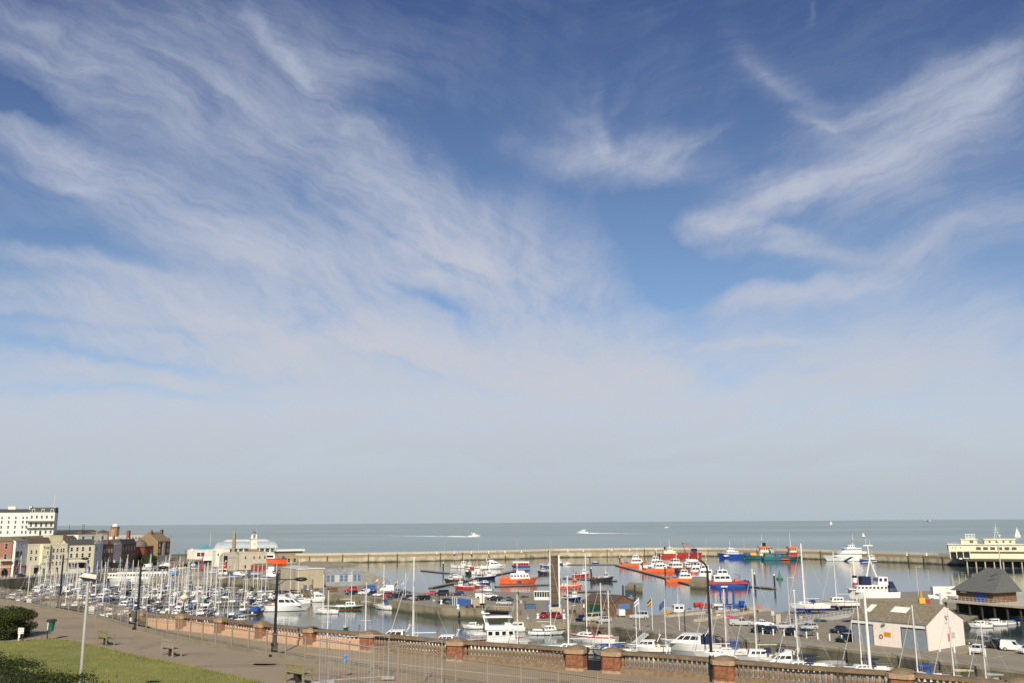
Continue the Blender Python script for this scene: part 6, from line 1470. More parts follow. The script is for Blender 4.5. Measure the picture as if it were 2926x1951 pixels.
ship('trip_boat', 'passenger boat', 10.8, 3.6, 1.6, BLUE, [('cabin', -4.4, 4.2, .95, 1.7, 3.3, RED, .3, (.3, .8)), ('roof', -4.8, 4.6, 1.05, 3.3, 4.0, W_, .4, None)], 'open sided trip boat with blue hull, red band and white roof', 1488, 1624, 180, None, anti=W_, rails=False)
boat(fs_b, 1352 + 210, 1620, 180, 'blue launch with white cabin left of the raised bridge top', .95)
boat(cr_f, 1412, 1624, 0, 'long white and tan motor yacht among the fishing boats', 1.5)
boat(fs_w, 1312, 1622, 180, 'white trawler with brown net drum at the far left pontoon', 1.1)
boat(fs_r, 1350, 1624, 180, 'low red decked fishing boat behind the navy one', 1.0)
boat(fs_n, 1338, 1640, 268, 'navy fishing boat seen bow on with red wheelhouse top', .95)
boat(fs_w, 1378, 1640, 0, 'white fishing boat with red mark on its bow', 1.15)
boat(fs_n, 1388, 1654, 0, 'white and navy fishing boat left of the orange lifeboat', 1.1)
boat(cr_s, 1300, 1652, 200, 'small grey white cruiser with black canopy on left pontoon', 1.2)
boat(fs_k, 1298, 1664, 180, 'grey workboat at the head of the left pontoon', .9)
boat(fs_r, 1326, 1682, 180, 'red fishing boat nearest the cross wall', .9)
boat(cr_s, 1356, 1668, 180, 'small white cuddy boat left of its twin, below the lifeboat', .9); boat(cr_sb, 1386, 1668, 0, 'small white cuddy boat with navy side below the lifeboat', .9)
boat(cr_s, 1388, 1688, 180, 'cream cuddy boat lying alone off the cross wall', .85)
boat(fs_r, 1372, 1677, 180, 'tiny red workboat between the two cuddy boats and the wall', .6)
lb2 = fisher(9, ORNG, ORNG, 'fwd', ORNG, BLUE, W_, [ORNG, W_])
boat(lb2, 1631, 1681, 0, 'orange cabin rescue boat just right of the raised bridge', 1.05)
boat(fs_n, 1632, 1714, 0, 'small navy and white boat behind the brown boat shed', .8)
boat(fs_r, 1660, 1646, 0, 'red trawler with dark cabin right of the raised bridge', .95)
boat(fs_k, 1720, 1660, 0, 'dark grey workboat with pale wheelhouse at the pontoon end', 1.05)
boat(cr_s, 1622, 1613, 0, 'white small boat far behind the raised bridge', 1.0); boat(cr_sb, 1700, 1609, 180, 'grey blue dinghy cruiser on the thin far pontoon', .8)
boat(fs_k, 1560, 1640, 180, 'low dark workboat moored behind the orange lifeboat', .9)
boat(fs_b, 1608, 1612, 0, 'blue and white potting boat beyond the top of the bridge', .9)
rp = fisher(13, YELL, GREY, 'fwd', W_, BLACK, YELL, [RED, LGREY, RED])
boat(rp, 1962, 1768, 180, 'yellow workboat with wide white wheelhouse tied behind the parking area', cat='workboat')
boat(fs_b, 2480, 1604, 180, 'dark fishing boat with gantry just right of the white ferry', 1.2)
# inner basin, near boats
big = cruiser(15.5, W_, None, True)
boat(big, 818, 1744, 2, 'long white motor yacht lying beam on in front of the fishing cruiser', cat='motor yacht')
boat(cr_f, 914, 1718, 0, 'white trawler yacht with high flybridge behind the green boat', 1.0)
gh = yacht(9.8, GREEN, None, None, RED, W_, wheelhouse=True, mh=1.05, furl=False)
boat(gh, 994, 1740, 0, 'dark green motor sailer with white wheelhouse and brown door')
y_std = yacht(9); y_n = yacht(9, None, CANVN, CANVN); y_b = yacht(9, None, CANVB, CANVB); y_t = yacht(9.5, CREAM, CANVT, None, RED); y_navy = yacht(9.5, NAVY, CANVN, CANVG, RED, W_); y_g = yacht(8.5, W_, CANVG, CANVG); y_r = yacht(9, W_, CANVR, CANVR, RED, RED); y_w = yacht(8, W_, None, None)
boat(y_b, 1102, 1740, 150, 'white yacht with blue sail cover, stern to the basin by the quay ramp', 1.05)
boat(launch(8.6), 1248, 1750, 182, 'long white open launch moored against the quay by the stone ledge')
lo = cruiser(10.5, NAVY, None, False, NAVY, W_)
boat(lo, 1130, 1835, 178, 'white cabin cruiser with navy bow behind the site fence panels')
boat(cr_w, 1275, 1846, 178, 'white hard top cruiser between the thick white mast and trawler yacht', 1.0)
ty = ship('trawler_yacht', 'motor yacht', 13.5, 4.6, 1.6, W_, [('saloon', -2.8, 3.2, .82, 1.7, 3.95, W_, .3, (.5, .85)), ('flybridge', -3.2, 3.6, .86, 3.95, 4.65, W_, .6, None), ('pilot_console', 1.0, 2.6, .5, 4.65, 5.2, W_, .4, None)], 'white trawler yacht with hard top flybridge, largest boat beyond the balustrade', 1428, 1851, 5, None, [('hard_top', (lambda b: (b.frustum((-3.3, 2.6, -1.7, 1.7, 6.35), (-3.1, 2.4, -1.5, 1.5, 6.55), W_), b.tube((-2.8, 1.4, 4.6), (-2.8, 1.4, 6.35), .05, ALU), b.tube((-2.8, -1.4, 4.6), (-2.8, -1.4, 6.35), .05, ALU), b.tube((1.8, 1.4, 4.6), (1.8, 1.4, 6.35), .05, ALU), b.tube((1.8, -1.4, 4.6), (1.8, -1.4, 6.35), .05, ALU), b)[-1])(MB())), ('radar_mast', (lambda b: (b.frustum((-3.0, -2.2, -.3, .3, 4.6), (-3.9, -3.4, -.18, .18, 7.6), W_), b.box(-3.9, -2.2, -.7, .7, 7.1, 7.22, W_), b.tube((-3.6, 0, 7.6), (-3.7, 0, 8.8), .03, W_, n=4), b)[-1])(MB())), ('tender', (lambda b: (b.ell((-4.2, -1.2, 3.0), 1.7, .6, .55, LGREY, 10, 6), b)[-1])(MB()))], anti=W_, sheer=.55, deckc=TEAK, tw=.85)
ys = yacht(9, W_, None, CANVG, NAVY, NAVY, wheelhouse=True, mh=2.0)
boat(ys, 1563, 1812, 356, 'white cutter with pale wheelhouse moored beyond the red covered boat')
yr = yacht(12, W_, CANVR, CANVR, W_, RED, mh=1.45)
boat(yr, 1692, 1832, 152, 'white ketch with red stripe and maroon sail covers, bow towards the bridge')
dg = dinghy(8.5, RED, mat('pale_blue_canvas', (.22, .38, .48), .9, var=.15))
boat(dg, 1598, 1853, 2, 'low red boat under a pale blue cover, just behind the balustrade', cat='open boat')
boat(dinghy(6, BLUE, CANVB), 1745, 1852, 5, 'blue covered boat behind the black iron gate', cat='open boat')
pc = cruiser(13, W_, CANVN, False, W_)
boat(pc, 1975, 1856, 160, 'white sports cruiser with navy canopy below the gooseneck lamp', cat='motor yacht')
yw = yacht(10.5, W_, None, CANVN, NAVY, None, wheelhouse=True, mh=1.5)
boat(yw, 2180, 1892, 172, 'white wheelhouse yacht close under the weathered quay wall')
boat(dinghy(5.5, GREY, CANVG), 2372, 1902, 175, 'grey covered boat behind the mossy balustrade', cat='open boat')
boat(y_std, 1040, 1882, 90, 'white yacht whose tall mast rises behind the pink balustrade', 1.15); boat(y_g, 930, 1868, 85, 'grey covered yacht just behind the pink balustrade', 1.05)
gw = fisher(6, GREEN, GREY, 'fwd', GREEN); boat(gw, 998, 1826, 200, 'little green workboat with white dome on its wheelhouse', .9)
boat(y_std, 1198, 1858, 175, 'white sloop with the tallest thick mast by the site fence', 1.5)
boat(y_n, 2300, 1918, 175, 'white yacht with navy cover, mostly hidden below the balustrade', 1.1); boat(y_b, 2640, 1946, 178, 'blue covered yacht hidden below the balustrade in front of the shed', .95); boat(y_t, 2745, 1958, 175, 'cream yacht with tan cover below the right end of the balustrade', .9); boat(y_g, 2835, 1966, 172, 'grey covered yacht at the far right below the balustrade', .85); boat(y_w, 2050, 1880, 175, 'small bare masted yacht right of the gooseneck lamp', 1.2); boat(y_std, 1640, 1866, 170, 'white yacht with bare mast rising left of the black gate', 1.2); boat(y_w, 1755, 1872, 172, 'small white yacht right behind the black iron gate', 1.1); boat(y_std, 1590 - 100, 1862, 180, 'white sloop moored just inside the trawler yacht', .9)
for px, py, pr, h, lb, q in ((770, 1706, cr_c, 200, 'white cruiser with navy canopy moored under the quay wall left of the trawler yacht', 1.0), (835, 1706, y_n, 170, 'white yacht with navy boom cover tied to the quay left of the trawler yacht', 1.0), (862, 1722, cr_s, 185, 'small white cruiser between the long motor yacht and the quay', 1.0), (930, 1752, y_w, 178, 'small bare masted white yacht in front of the green motor sailer', 1.0), (1060, 1728, cr_s, 160, 'small white cruiser between green motor sailer and blue covered yacht', .9), (1165, 1738, y_g, 175, 'grey hooded yacht moored right of the blue covered yacht', .9), (1350, 1795, cr_s, 182, 'small white cruiser just beyond the hard top of the trawler yacht', .9), (1480, 1802, cr_c, 184, 'white cruiser with navy canopy at the bow of the trawler yacht', .9), (1730, 1818, y_n, 172, 'white yacht with navy hood beside the red striped ketch', .95), (1850, 1860, cr_w, 170, 'white cabin cruiser by the floating stage under the flagpoles', .95), (2090, 1872, y_b, 176, 'white yacht with blue boom cover left of the wheelhouse yacht', 1.0), (2240, 1905, cr_f, 176, 'white flybridge cruiser under the weathered wall, half hidden', .9), (2480, 1925, y_n, 177, 'white yacht with navy hood below the white pole', 1.0)):
    boat(pr, px, py, h, lb, q)
# small motor boats at the right
for i, (px, py, pr, h, lb) in enumerate(((2800, 1792, cr_s, 182, 'white cuddy boat at the left end of the small boats below the deck'), (2842, 1786, cr_s, 184, 'white cuddy cruiser second from the left below the deck'), (2868, 1783, None, 185, 'small boat under a grey cover below the deck'), (2895, 1780, None, 186, 'small boat under a bright blue cover below the deck'), (2922, 1778, cr_sb, 186, 'blue sided boat at the right edge of the picture'))):
    if pr is None: pr = dinghy(5.5, W_, CANVG if i == 2 else CANVB)
    boat(pr, px, py, h, lb, .95, cat='motor boat')
# yachts ashore
def keel(root, m, L, legs, dz=1.35):
    b = MB(); b.xprism([(-.5, -.3), (1.6, -.3), (1.1, -dz), (-.2, -dz)], -.12, .12, m); b.build('keel', root)
    if legs:
        for x in (-.28, .08):
            for s in (1, -1):
                b = MB(); b.tube((x * L, s * 1.9, -dz), (x * L + .2, s * 1.2, .1), .09, legs, n=6); b.box(x * L - .5, x * L + .7, s * 1.0 - .2, s * 1.0 + .2, -.1, .0, legs); b.build('prop', root)
y1 = yacht(11.3, W_, None, CANVN, paint('cobalt_antifoul', (.02, .03, .25)), None, mastm=W_, mh=1.42, thick=1.7); o = boat(y1, 2312, 1738, 180, 'white yacht with cobalt bottom propped ashore on the slipway', z=2.35); keel(o, MATS['cobalt_antifoul'], 11.3, BLUE)
y2 = yacht(10.5, W_, None, None, NAVY, TEAK, mh=1.3, mizzen=True, wheelhouse=True); o = boat(y2, 2402, 1730, 180, 'white ketch with navy bottom propped ashore beside the other yacht', z=2.35); keel(o, NAVY, 10.5, GREY)
# ---------------------------------------------------------------- marina
# a few more boats along the quay between the marina and the basin
ORD = 'first second third fourth fifth sixth seventh eighth ninth tenth eleventh twelfth thirteenth fourteenth fifteenth sixteenth seventeenth eighteenth nineteenth twentieth'.split() + ['twenty ' + w for w in 'first second third fourth fifth sixth seventh eighth'.split()]
kinds = [(y_std, 'white yacht with bare boom', 1, 4), (y_n, 'white yacht with navy hood', 1, 3), (y_b, 'white yacht with blue sail cover', 1, 3), (y_t, 'cream yacht with tan sail cover', 1, 2), (y_navy, 'navy hulled yacht', 1, 1), (y_g, 'white yacht with grey hood', 1, 2), (y_r, 'white yacht with maroon sail cover', 1, 1), (y_w, 'small white yacht', 1, 2), (cr_w, 'white cabin cruiser', 1, 2), (cr_c, 'white cruiser with navy canopy', 1, 2), (cr_b, 'navy cruiser with blue canopy', .9, 1), (cr_f, 'white flybridge cruiser', .95, 1), (cr_s, 'small white cruiser', 1, 2), (fs_w, 'white fishing boat', .8, .5)]
wsum = [k[3] for k in kinds]
m_pont = mat('pontoon_planks', (.24, .205, .155), .9, var=.2, scale=2)
rows_ = [(1677, 40, 545, 'farthest'), (1694, 10, 850, 'second'), (1712, 60, 880, 'third'), (1733, 170, 735, 'fourth'), (1758, 320, 735, 'fifth'), (1786, 440, 720, 'nearest')]
rm = random.Random(5)
for ri, (py, xa, xb, nm) in enumerate(rows_):
    a, c = G(xa, py, 0), G(xb, py, 0); d = (c - a).normalized(); n_ = Vector((-d.y, d.x, 0)); L = (c - a).length; rz = math.atan2(d.y, d.x)
    t = thing('pontoon', '%s long plank pontoon of the marina' % {'farthest': 'farthest', 'nearest': 'nearest'}.get(nm, nm + ' from the far quay,'), 'pontoon', a, rz, 'marina pontoons')
    b = MB(); b.box(0, L, -.9, .9, .30, .5, m_pont); b.build('deck', t); b = MB(); b.box(0, L, -.75, .75, -.3, .30, DARK); b.build('float', t)
    x = 2.0; k = 0
    while x < L:
        b = MB(); b.tube((x, -1.0, -2), (x, -1.0, 2.4), .14, RUST, n=6); b.build('pile', t); x += 16
    for side, sn in ((1, 'far'), (-1, 'near')):
        x = rm.uniform(1, 3); lst = []
        while x < L - 1:
            kd = rm.choices(kinds, wsum)[0]
            if rm.random() < (.64 if ri < 4 else .56):
                sc_ = kd[2] * rm.uniform(.82, 1.18); ln = 9 * sc_
                p = a + d * x + n_ * (side * (1.1 + ln / 2 + rm.uniform(0, .5)))
                lst.append((kd, p, rz + R(90 if rm.random() < .5 else -90) + R(rm.uniform(-3, 3)), sc_))
            x += rm.uniform(3.7, 4.5)
        for i, (kd, p, rr, sc_) in enumerate(lst):
            kd[0].place(p, rr, '%s, %s from the left on %s side of %s pontoon' % (kd[1], ORD[min(i, 27)], sn, nm), 'boats in the marina', sc_)
            if i % 3 == 1:
                q = a + d * ((p - a).dot(d) + 2.0); b = MB()
        f = MB()
        for i in range(int(L / 8.4)):
            xx = 1.0 + i * 8.4; f.box(xx, xx + .6, side * .9, side * 8.5, .25, .42, m_pont) if side > 0 else f.box(xx, xx + .6, -8.5, -.9, .25, .42, m_pont)
        f.build('fingers', t)
# long boats by the far wall
ship('passenger_vessel', 'passenger boat', 21, 5, 1.6, W_, [('saloon', -8.5, 9.5, .85, 1.6, 4.0, W_, .8, (.35, .75)), ('upper_deck', -8, 3, .8, 4.0, 4.3, W_, .2, None)], 'long white passenger vessel with rows of windows by the far marina wall', 355, 1660, 181, None, rails=False, deckc=W_)
ship('passenger_vessel', 'passenger boat', 17, 5, 1.5, W_, [('saloon', -7, 7.5, .85, 1.5, 4.4, W_, .4, (.4, .8)), ('roof_rail', -6.5, 6.5, .8, 4.4, 4.8, LGREY, .2, None)], 'shorter white passenger boat moored right of the long one', 440, 1662, 181, None, rails=False, deckc=W_)
ship('coaster', 'ship', 26, 6, 2.6, paint('faded_grey_blue', (.23, .29, .33), .7), [('cabin', -9, -4.5, .8, 2.5, 5.2, CANVN, .6, (.4, .8)), ('hatch', -2, 6, .6, 2.6, 3.2, CREAM, .2, None)], 'old faded grey blue coaster with dark wheelhouse at the left', 105, 1677, 12, None, anti=BLACK, sheer=.5, deckc=WOOD)
ship('pilot_launch', 'pilot boat', 9, 4, 1.5, GREY, [('wheelhouse', -2.8, 2.2, .85, 1.6, 4.2, SKYB, .5, (.35, .75)), ('roof', -3.1, 2.0, .95, 4.2, 4.8, SKYB, .3, None)], 'stubby launch with light blue wheelhouse by the marina slip', 493, 1662, 270, (-.5, 4.8, 3), rails=True)
ship('steam_tug', 'tug', 24, 6, 2.3, BLACK, [('deckhouse', -3, 6.5, .75, 2.4, 4.6, TEAK, .3, (.5, .8)), ('wheelhouse', 3.2, 6.4, .6, 4.6, 6.9, W_, .2, (.4, .85))], 'black hulled steam tug with tall red and black funnel', 640, 1668, 280, (7.2, 4.6, 9), [('funnel', (lambda b: (b.lathe([(.95, 4.2), (.95, 9.2)], RED, 12, (0, 0, 0)), b.lathe([(.98, 9.2), (.95, 12.2)], BLACK, 12, (0, 0, 0)), b)[-1])(MB())), ('towing_arch', (lambda b: (b.tube((-7, -2.6, 2), (-7, -2.2, 4.5), .1, W_), b.tube((-7, 2.6, 2), (-7, 2.2, 4.5), .1, W_), b.tube((-7, -2.2, 4.5), (-7, 2.2, 4.5), .1, W_), b)[-1])(MB()))], anti=RUST, sheer=.55)
p = G(790, 1628, QZ); p = at(792, 470, QZ)
k = Kit('lifeboat', 'lifeboat'); hb, d_, sh = hull_mb(10.2, 3.4, 2.7, ORNG, RED, RED, ORNG, sheer=.12, bow=.05, tw=.95, pw=4, draft=.8); k.p('hull', hb, smooth=True); k.p('deck', d_)
k.p('wheelhouse', cabin_mb(-4.8, -.8, 1.5, 1.4, 2.7, 5.0, .1, .3, W_)); b = MB(); b.box(-4.85, -1.6, -1.56, -1.44, 3.4, 4.4, DGLASS); k.p('window', b); b = MB(); b.ell((3.0, 0, 3.3), .8, .8, .9, BLUE, 10, 6); k.p('covered_winch', b)
k.done().place(p + Vector((0, 0, topz(790, 1611, 470) - QZ)), 0, 'bright orange lifeboat displayed on a stand above the red hut')
t = thing('boat_stand', 'grey steel stand holding the orange lifeboat above the quay', 'stand', p)
for x in (-3.5, 0, 3.5):
    for y in (-1.1, 1.1): b = MB(); b.tube((x, y, 0), (x, y, topz(790, 1612, 470) - QZ), .12, GREY, n=6); b.build('leg', t)
# boats at sea with wakes
m_foam = mat('sea_foam', (.75, .78, .78), .8, var=.15, scale=.4)
def wake(px0, py0, px1, py1, label):
    a, c = G(px0, py0, 0), G(px1, py1, 0); d = (c - a).normalized(); n_ = Vector((-d.y, d.x, 0)); L = (c - a).length; b = MB(); r = random.Random(int(px0)); secs = []
    for i in range(41):
        t = i / 40; wd = (2.5 + 1.5 * t) * r.uniform(.6, 1.3); h = 1.5 * (1 - t) ** 3.5 * r.uniform(.5, 1.3) + .05; p = a + d * (L * t); secs.append([tuple(p - n_ * wd + Vector((0, 0, -.1))), tuple(p + up * h), tuple(p + n_ * wd + Vector((0, 0, -.1)))])
    b.loft(secs, m_foam, closed=False); o = b.build('wake'); tag(o, label, 'wake', kind='stuff')
cr_sea = cruiser(11, W_, None, True, NAVY); d1 = G(1357, 1533.5, 0)
boat(cr_sea, 1357, 1533.5, 0, 'white speedboat running right across the open sea with a wake', 2.0)
wake(1350, 1533.5, 880, 1527, 'thin white wake trailing left behind the speedboat at sea')
boat(cr_f, 1664, 1523.5, 180, 'white patrol boat heading left across the open sea', 2.6)
wake(1672, 1523.5, 2100, 1526, 'thin white wake trailing right behind the patrol boat at sea')
boat(cr_s, 1905, 1507.5, 0, 'tiny white motor boat far out near the horizon', 3.0)
def sailer(px, py, H, label, dk=False):
    p = G(px, py, 0); k = Kit('sailing_boat', 'sailing boat'); hb, d_, sh = hull_mb(H * .8, H * .22, H * .07, DARK if dk else W_, NAVY, None, W_); k.p('hull', hb, smooth=True)
    b = MB(); b.tube((0, 0, 0), (0, 0, H), H * .006, ALU, n=4); k.p('mast', b)
    m_s = mat('sailcloth', (.72, .70, .64), .9)
    for nm, q in (('mainsail', [(-.02, .12), (-.36, .13), (-.02, .98)]), ('jib', [(.03, .9), (.38, .1), (.04, .12)])):
        b = MB(); v = [(x * H, .02 * H * math.sin(3 * z), z * H) for x, z in q]; b.add(v + [(x, y + .03, z) for x, y, z in v], [(0, 1, 2), (5, 4, 3), (0, 1, 4, 3), (1, 2, 5, 4), (2, 0, 3, 5)], m_s); k.p(nm, b)
    k.done().place(p, R(20), label)
sailer(2375, 1498.5, 24, 'distant sailing boat with full white sails on the horizon'); sailer(2468, 1535, 8, 'small dark hulled sailing boat offshore above the white ferry', True); sailer(2909, 1536, 15, 'distant sailing boat at the right edge of the sea')
# ---------------------------------------------------------------- cars
def car(kind, colr, px, py, h, label, z=None, group='cars parked on the quay', scale=1):
    z = QZ + .004 if z is None else z
    car_proto(kind, colr).place(G(px, py, z), R(h), label, group, scale)
for c in (
 ('offroader', 'red', 1001, 1689, 200, 'red four by four at the left end of the row by the outer water'),
 ('hatchback', 'black', 1004, 1698, 215, 'black hatchback in front of the red four by four'),
 ('small_van', 'white', 1040, 1698, 225, 'white small van facing the marina in the left parking row'),
 ('van', 'blue', 1054, 1688, 180, 'blue van standing behind the white small van'),
 ('hatchback', 'navy', 1062, 1700, 230, 'navy hatchback just right of the white small van'),
 ('hatchback', 'white', 1080, 1703, 215, 'white hatchback behind the row of thin flagpoles'),
 ('van', 'white', 1106, 1689, 180, 'plain white van at the back of the left parking row'),
 ('hatchback', 'red', 1104, 1704, 225, 'red hatchback between the flagpoles in the left parking row'),
 ('estate', 'black', 1128, 1708, 228, 'black estate car right of the red hatchback by the flagpoles'),
 ('hatchback', 'grey', 1134, 1694, 180, 'grey hatchback at the back, right of the plain white van'),
 ('saloon', 'black', 1154, 1696, 180, 'black saloon at the back, near the water by the flagpoles'),
 ('hatchback', 'navy', 1166, 1712, 228, 'navy hatchback above the narrow jetty'),
 ('hatchback', 'silver', 1182, 1713, 228, 'silver hatchback left of the two dark cars at the mast'),
 ('estate', 'black', 1201, 1714, 228, 'black estate car standing left of the tallest mast'),
 ('hatchback', 'black', 1216, 1713, 228, 'black hatchback standing right of the tallest mast'),
 ('hatchback', 'red', 1231, 1699, 180, 'small red hatchback at the water, left of the black minibus'),
 ('minibus', 'black', 1262, 1701, 185, 'black minibus parked beside the water behind the kiosk'),
 ('estate', 'navy', 1308, 1700, 182, 'navy estate car beside the water, right of the black minibus'),
 ('saloon', 'grey', 1326, 1709, 180, 'grey saloon directly behind the blue kiosk'),
 ('hatchback', 'black', 1268, 1722, 205, 'black hatchback on the quay left of the blue kiosk'),
 ('hatchback', 'grey', 1288, 1724, 225, 'grey hatchback touching the left side of the kiosk'),
 ('estate', 'white', 1404, 1707, 352, 'white estate car right of the cream box trailer'),
 ('saloon', 'black', 1414, 1715, 350, 'black saloon next to the white estate car'),
 ('hatchback', 'black', 1434, 1716, 350, 'black hatchback between two saloons beyond the lock'),
 ('saloon', 'green', 1458, 1716, 352, 'dark green saloon left of the white shelter'),
 ('saloon', 'silver', 1440, 1727, 355, 'silver saloon parked just beyond the lock bridge'),
 ('hatchback', 'red', 1556, 1764, 245, 'left of two red hatchbacks below the lifting bridge'),
 ('hatchback', 'red', 1592, 1765, 292, 'right of two red hatchbacks below the lifting bridge'),
 ('hatchback', 'navy', 1664, 1773, 235, 'navy hatchback in front of the green boat shed doors'),
 ('minibus', 'cream', 1694, 1774, 222, 'cream minibus parked in front of the boat shed'),
 ('offroader', 'grey', 1720, 1758, 180, 'grey four by four standing at the boat shed doors'),
 ('hatchback', 'silver', 1724, 1778, 212, 'silver hatchback right of the cream minibus'),
 ('small_van', 'white', 1772, 1760, 100, 'white small van backed against the boat shed gable'),
 ('offroader', 'silver', 1826, 1767, 178, 'silver four by four alone on the open quay, nose left'),
 ('pickup', 'silver', 2118, 1786, 350, 'silver pickup truck at the edge of the marked bays'),
 ('saloon', 'white', 2182, 1788, 355, 'white saloon behind the silver pickup'),
 ('hatchback', 'black', 2166, 1805, 222, 'black hatchback left of the navy one in the bollard row'),
 ('hatchback', 'navy', 2200, 1808, 224, 'navy hatchback second in the row behind the white bollards'),
 ('saloon', 'silver', 2238, 1795, 178, 'silver saloon beside the foot of the gangway'),
 ('hatchback', 'black', 2260, 1813, 222, 'black hatchback left of the grey saloon behind the bollards'),
 ('saloon', 'grey', 2302, 1815, 210, 'grey saloon at the right of the bollard row'),
 ('hatchback', 'silver', 2310, 1798, 190, 'silver hatchback under the gangway railing'),
 ('saloon', 'black', 2400, 1806, 208, 'black saloon standing alone left of the blush shed'),
 ('hatchback', 'navy', 2424, 1818, 215, 'navy hatchback partly behind the shed corner'),
 ('estate', 'black', 2416, 1832, 218, 'black estate car close against the left end of the shed'),
 ('hatchback', 'white', 2792, 1865, 232, 'white hatchback facing the quay right of the shed'),
 ('offroader', 'grey', 2800, 1842, 130, 'dark grey four by four behind the white hatchback'),
 ('pickup', 'black', 2850, 1852, 128, 'black pickup truck seen from behind, right of the shed'),
 ('small_van', 'white', 2896, 1858, 325, 'white small van at the right, nose to the picture edge'),
 ('hatchback', 'white', 2938, 1866, 200, 'white car cut off by the right picture edge'),
 ('pickup', 'white', 2680, 1712, 350, 'white pickup truck in front of the long container on the slip'),
 ('van', 'white', 778, 1648, 2, 'white van with open back beside the marina, left of the third lamp'),
 ('camper', 'white', 842, 1668, 5, 'white camper van right of the third black lamp post'),
 ('hatchback', 'green', 864, 1672, 0, 'dark green hatchback in front of the buff shed wall'),
 ('pickup', 'silver', 742, 1656, 178, 'silver pickup truck at the quay edge over the marina'),
 ('camper', 'white', 768, 1634, 180, 'white camper van parked in front of the red hut'),
 ('hatchback', 'green', 790, 1638, 0, 'small green hatchback right of the red hut'),
 ('saloon', 'navy', 706, 1650, 20, 'navy saloon right of the covered boats on the quay'),
 ('hatchback', 'black', 730, 1650, 200, 'black hatchback left of the silver pickup on the quay'),
 ('van', 'white', 684, 1646, 15, 'white van among boats on trailers by the marina wall'),
 ('estate', 'black', 596, 1616, 180, 'black estate car under the white container'),
 ('hatchback', 'blue', 574, 1612, 200, 'blue hatchback near the red crane arm'),
 ('hatchback', 'white', 548, 1616, 190, 'white hatchback on the open ground below the cafe'),
 ('hatchback', 'black', 512, 1610, 190, 'black hatchback at the end of the street by the gabled house'),
 ('estate', 'grey', 530, 1604, 180, 'grey estate car beyond the black hatchback near the cafe'),
 ('hatchback', 'red', 546, 1596, 180, 'red hatchback against the left side of the cafe'),
): car(*c)
for c in (('van', 'white', 470, 1619, 200, 'white van at the foot of the tan gabled house'), ('hatchback', 'red', 484, 1613, 200, 'small red hatchback right of the white van in the street'), ('camper', 'white', 418, 1627, 180, 'white box van before the bushes in the street'), ('saloon', 'silver', 440, 1624, 190, 'silver saloon between the two white vans in the street'), ('van', 'black', 286, 1631, 260, 'black van in front of the narrow grey house'), ('hatchback', 'white', 270, 1632, 262, 'white hatchback in front of the cream slate roofed house'), ('saloon', 'black', 318, 1629, 260, 'black saloon outside the lilac house'), ('hatchback', 'blue', 374, 1628, 250, 'blue hatchback outside the ornate brick house'), ('hatchback', 'navy', 60, 1648, 80, 'navy hatchback outside the red shopfront')):
    car(*c, z=TZ + .004, group='cars on the harbour street')
# ---------------------------------------------------------------- street and quay furniture
def along(px, z): return [G(a, c, z) for a, c in px]
sr = thing('street_railing', 'pale post and rail fence along the harbour street wall', 'railing'); L_ = along([(-60, 1659), (0, 1652.5), (150, 1641.5), (293, 1631), (351, 1628.5)], TZ)
b = MB(); rl = MB()
for a, c in zip(L_[:-1], L_[1:]):
    n = int((c - a).length / 2.0)
    for i in range(n): q = a.lerp(c, i / n); b.box(q.x - .09, q.x + .09, q.y - .09, q.y + .09, q.z, q.z + 1.15, W_)
    for h in (.6, 1.05): rl.tube(a + up * h, c + up * h, .045, W_, n=4)
b.build('posts', sr); rl.build('rails', sr)
bm = MB(); bm.lathe([(.12, 0), (.12, .9), (.10, 1.0), (.04, 1.05)], W_, 8); bmesh_ = bm.mesh('bollard', True)
for i, (px, py, lb) in enumerate(((2180, 1811.5, 'white bollard in front of the black hatchback, first of the row'), (2210, 1814, 'white bollard in front of the navy hatchback'), (2241, 1816.5, 'white bollard left of the second black hatchback'), (2272, 1819, 'white bollard between black hatchback and grey saloon'), (2305, 1822.5, 'white bollard in front of the grey saloon'), (2337, 1825.5, 'white bollard right of the grey saloon, by open ground'), (2371, 1829, 'white bollard midway between the grey saloon and shed'), (2406, 1833, 'white bollard nearest the left corner of the shed'), (2686, 1861, 'white bollard in front of the shed gable'), (2728, 1864, 'white bollard at the right corner of the shed'), (2772, 1869, 'white bollard at the nose of the white hatchback'), (2816, 1874, 'white bollard at the tail of the white hatchback'))):
    o = bpy.data.objects.new('bollard', bmesh_); COL.objects.link(o); o.location = G(px, py, QZ); o.scale = (1.15, 1.15, 1.25); tag(o, lb, 'bollard', 'white bollards on the quay')
bm = MB(); bm.lathe([(.42, 0), (.45, .1), (.30, .3), (.28, .8), (.38, .95), (.30, 1.15), (.05, 1.25)], W_, 10); bmesh2 = bm.mesh('mooring_post', True)
for px, py, lb in ((1537, 1766, 'white mooring post left of the red hatchbacks'), (1261, 1725, 'white mooring post left of the blue kiosk'), (1309, 1739, 'white mooring post in front of the blue kiosk'), (1612, 1767, 'white mooring post right of the red hatchbacks')):
    o = bpy.data.objects.new('mooring_post', bmesh2); COL.objects.link(o); o.location = G(px, py, QZ); tag(o, lb, 'mooring post', 'white mooring posts')
for i, px in enumerate((1248, 1298, 1347, 1396, 1443, 1490, 1623, 1667, 1749, 1800, 1875, 2594, 2650)):
    py = 1583.5 - (px - 1200) * .018 if px < 2100 else 1587
    o = bpy.data.objects.new('mooring_post', bmesh2); COL.objects.link(o); q = G(px, py, 4.6); o.location = q + Vector((0, 1.2, 0)); o.scale = (1.3,) * 3; tag(o, 'white mooring post on the edge of the far pier', 'mooring post', 'mooring posts of the far pier')
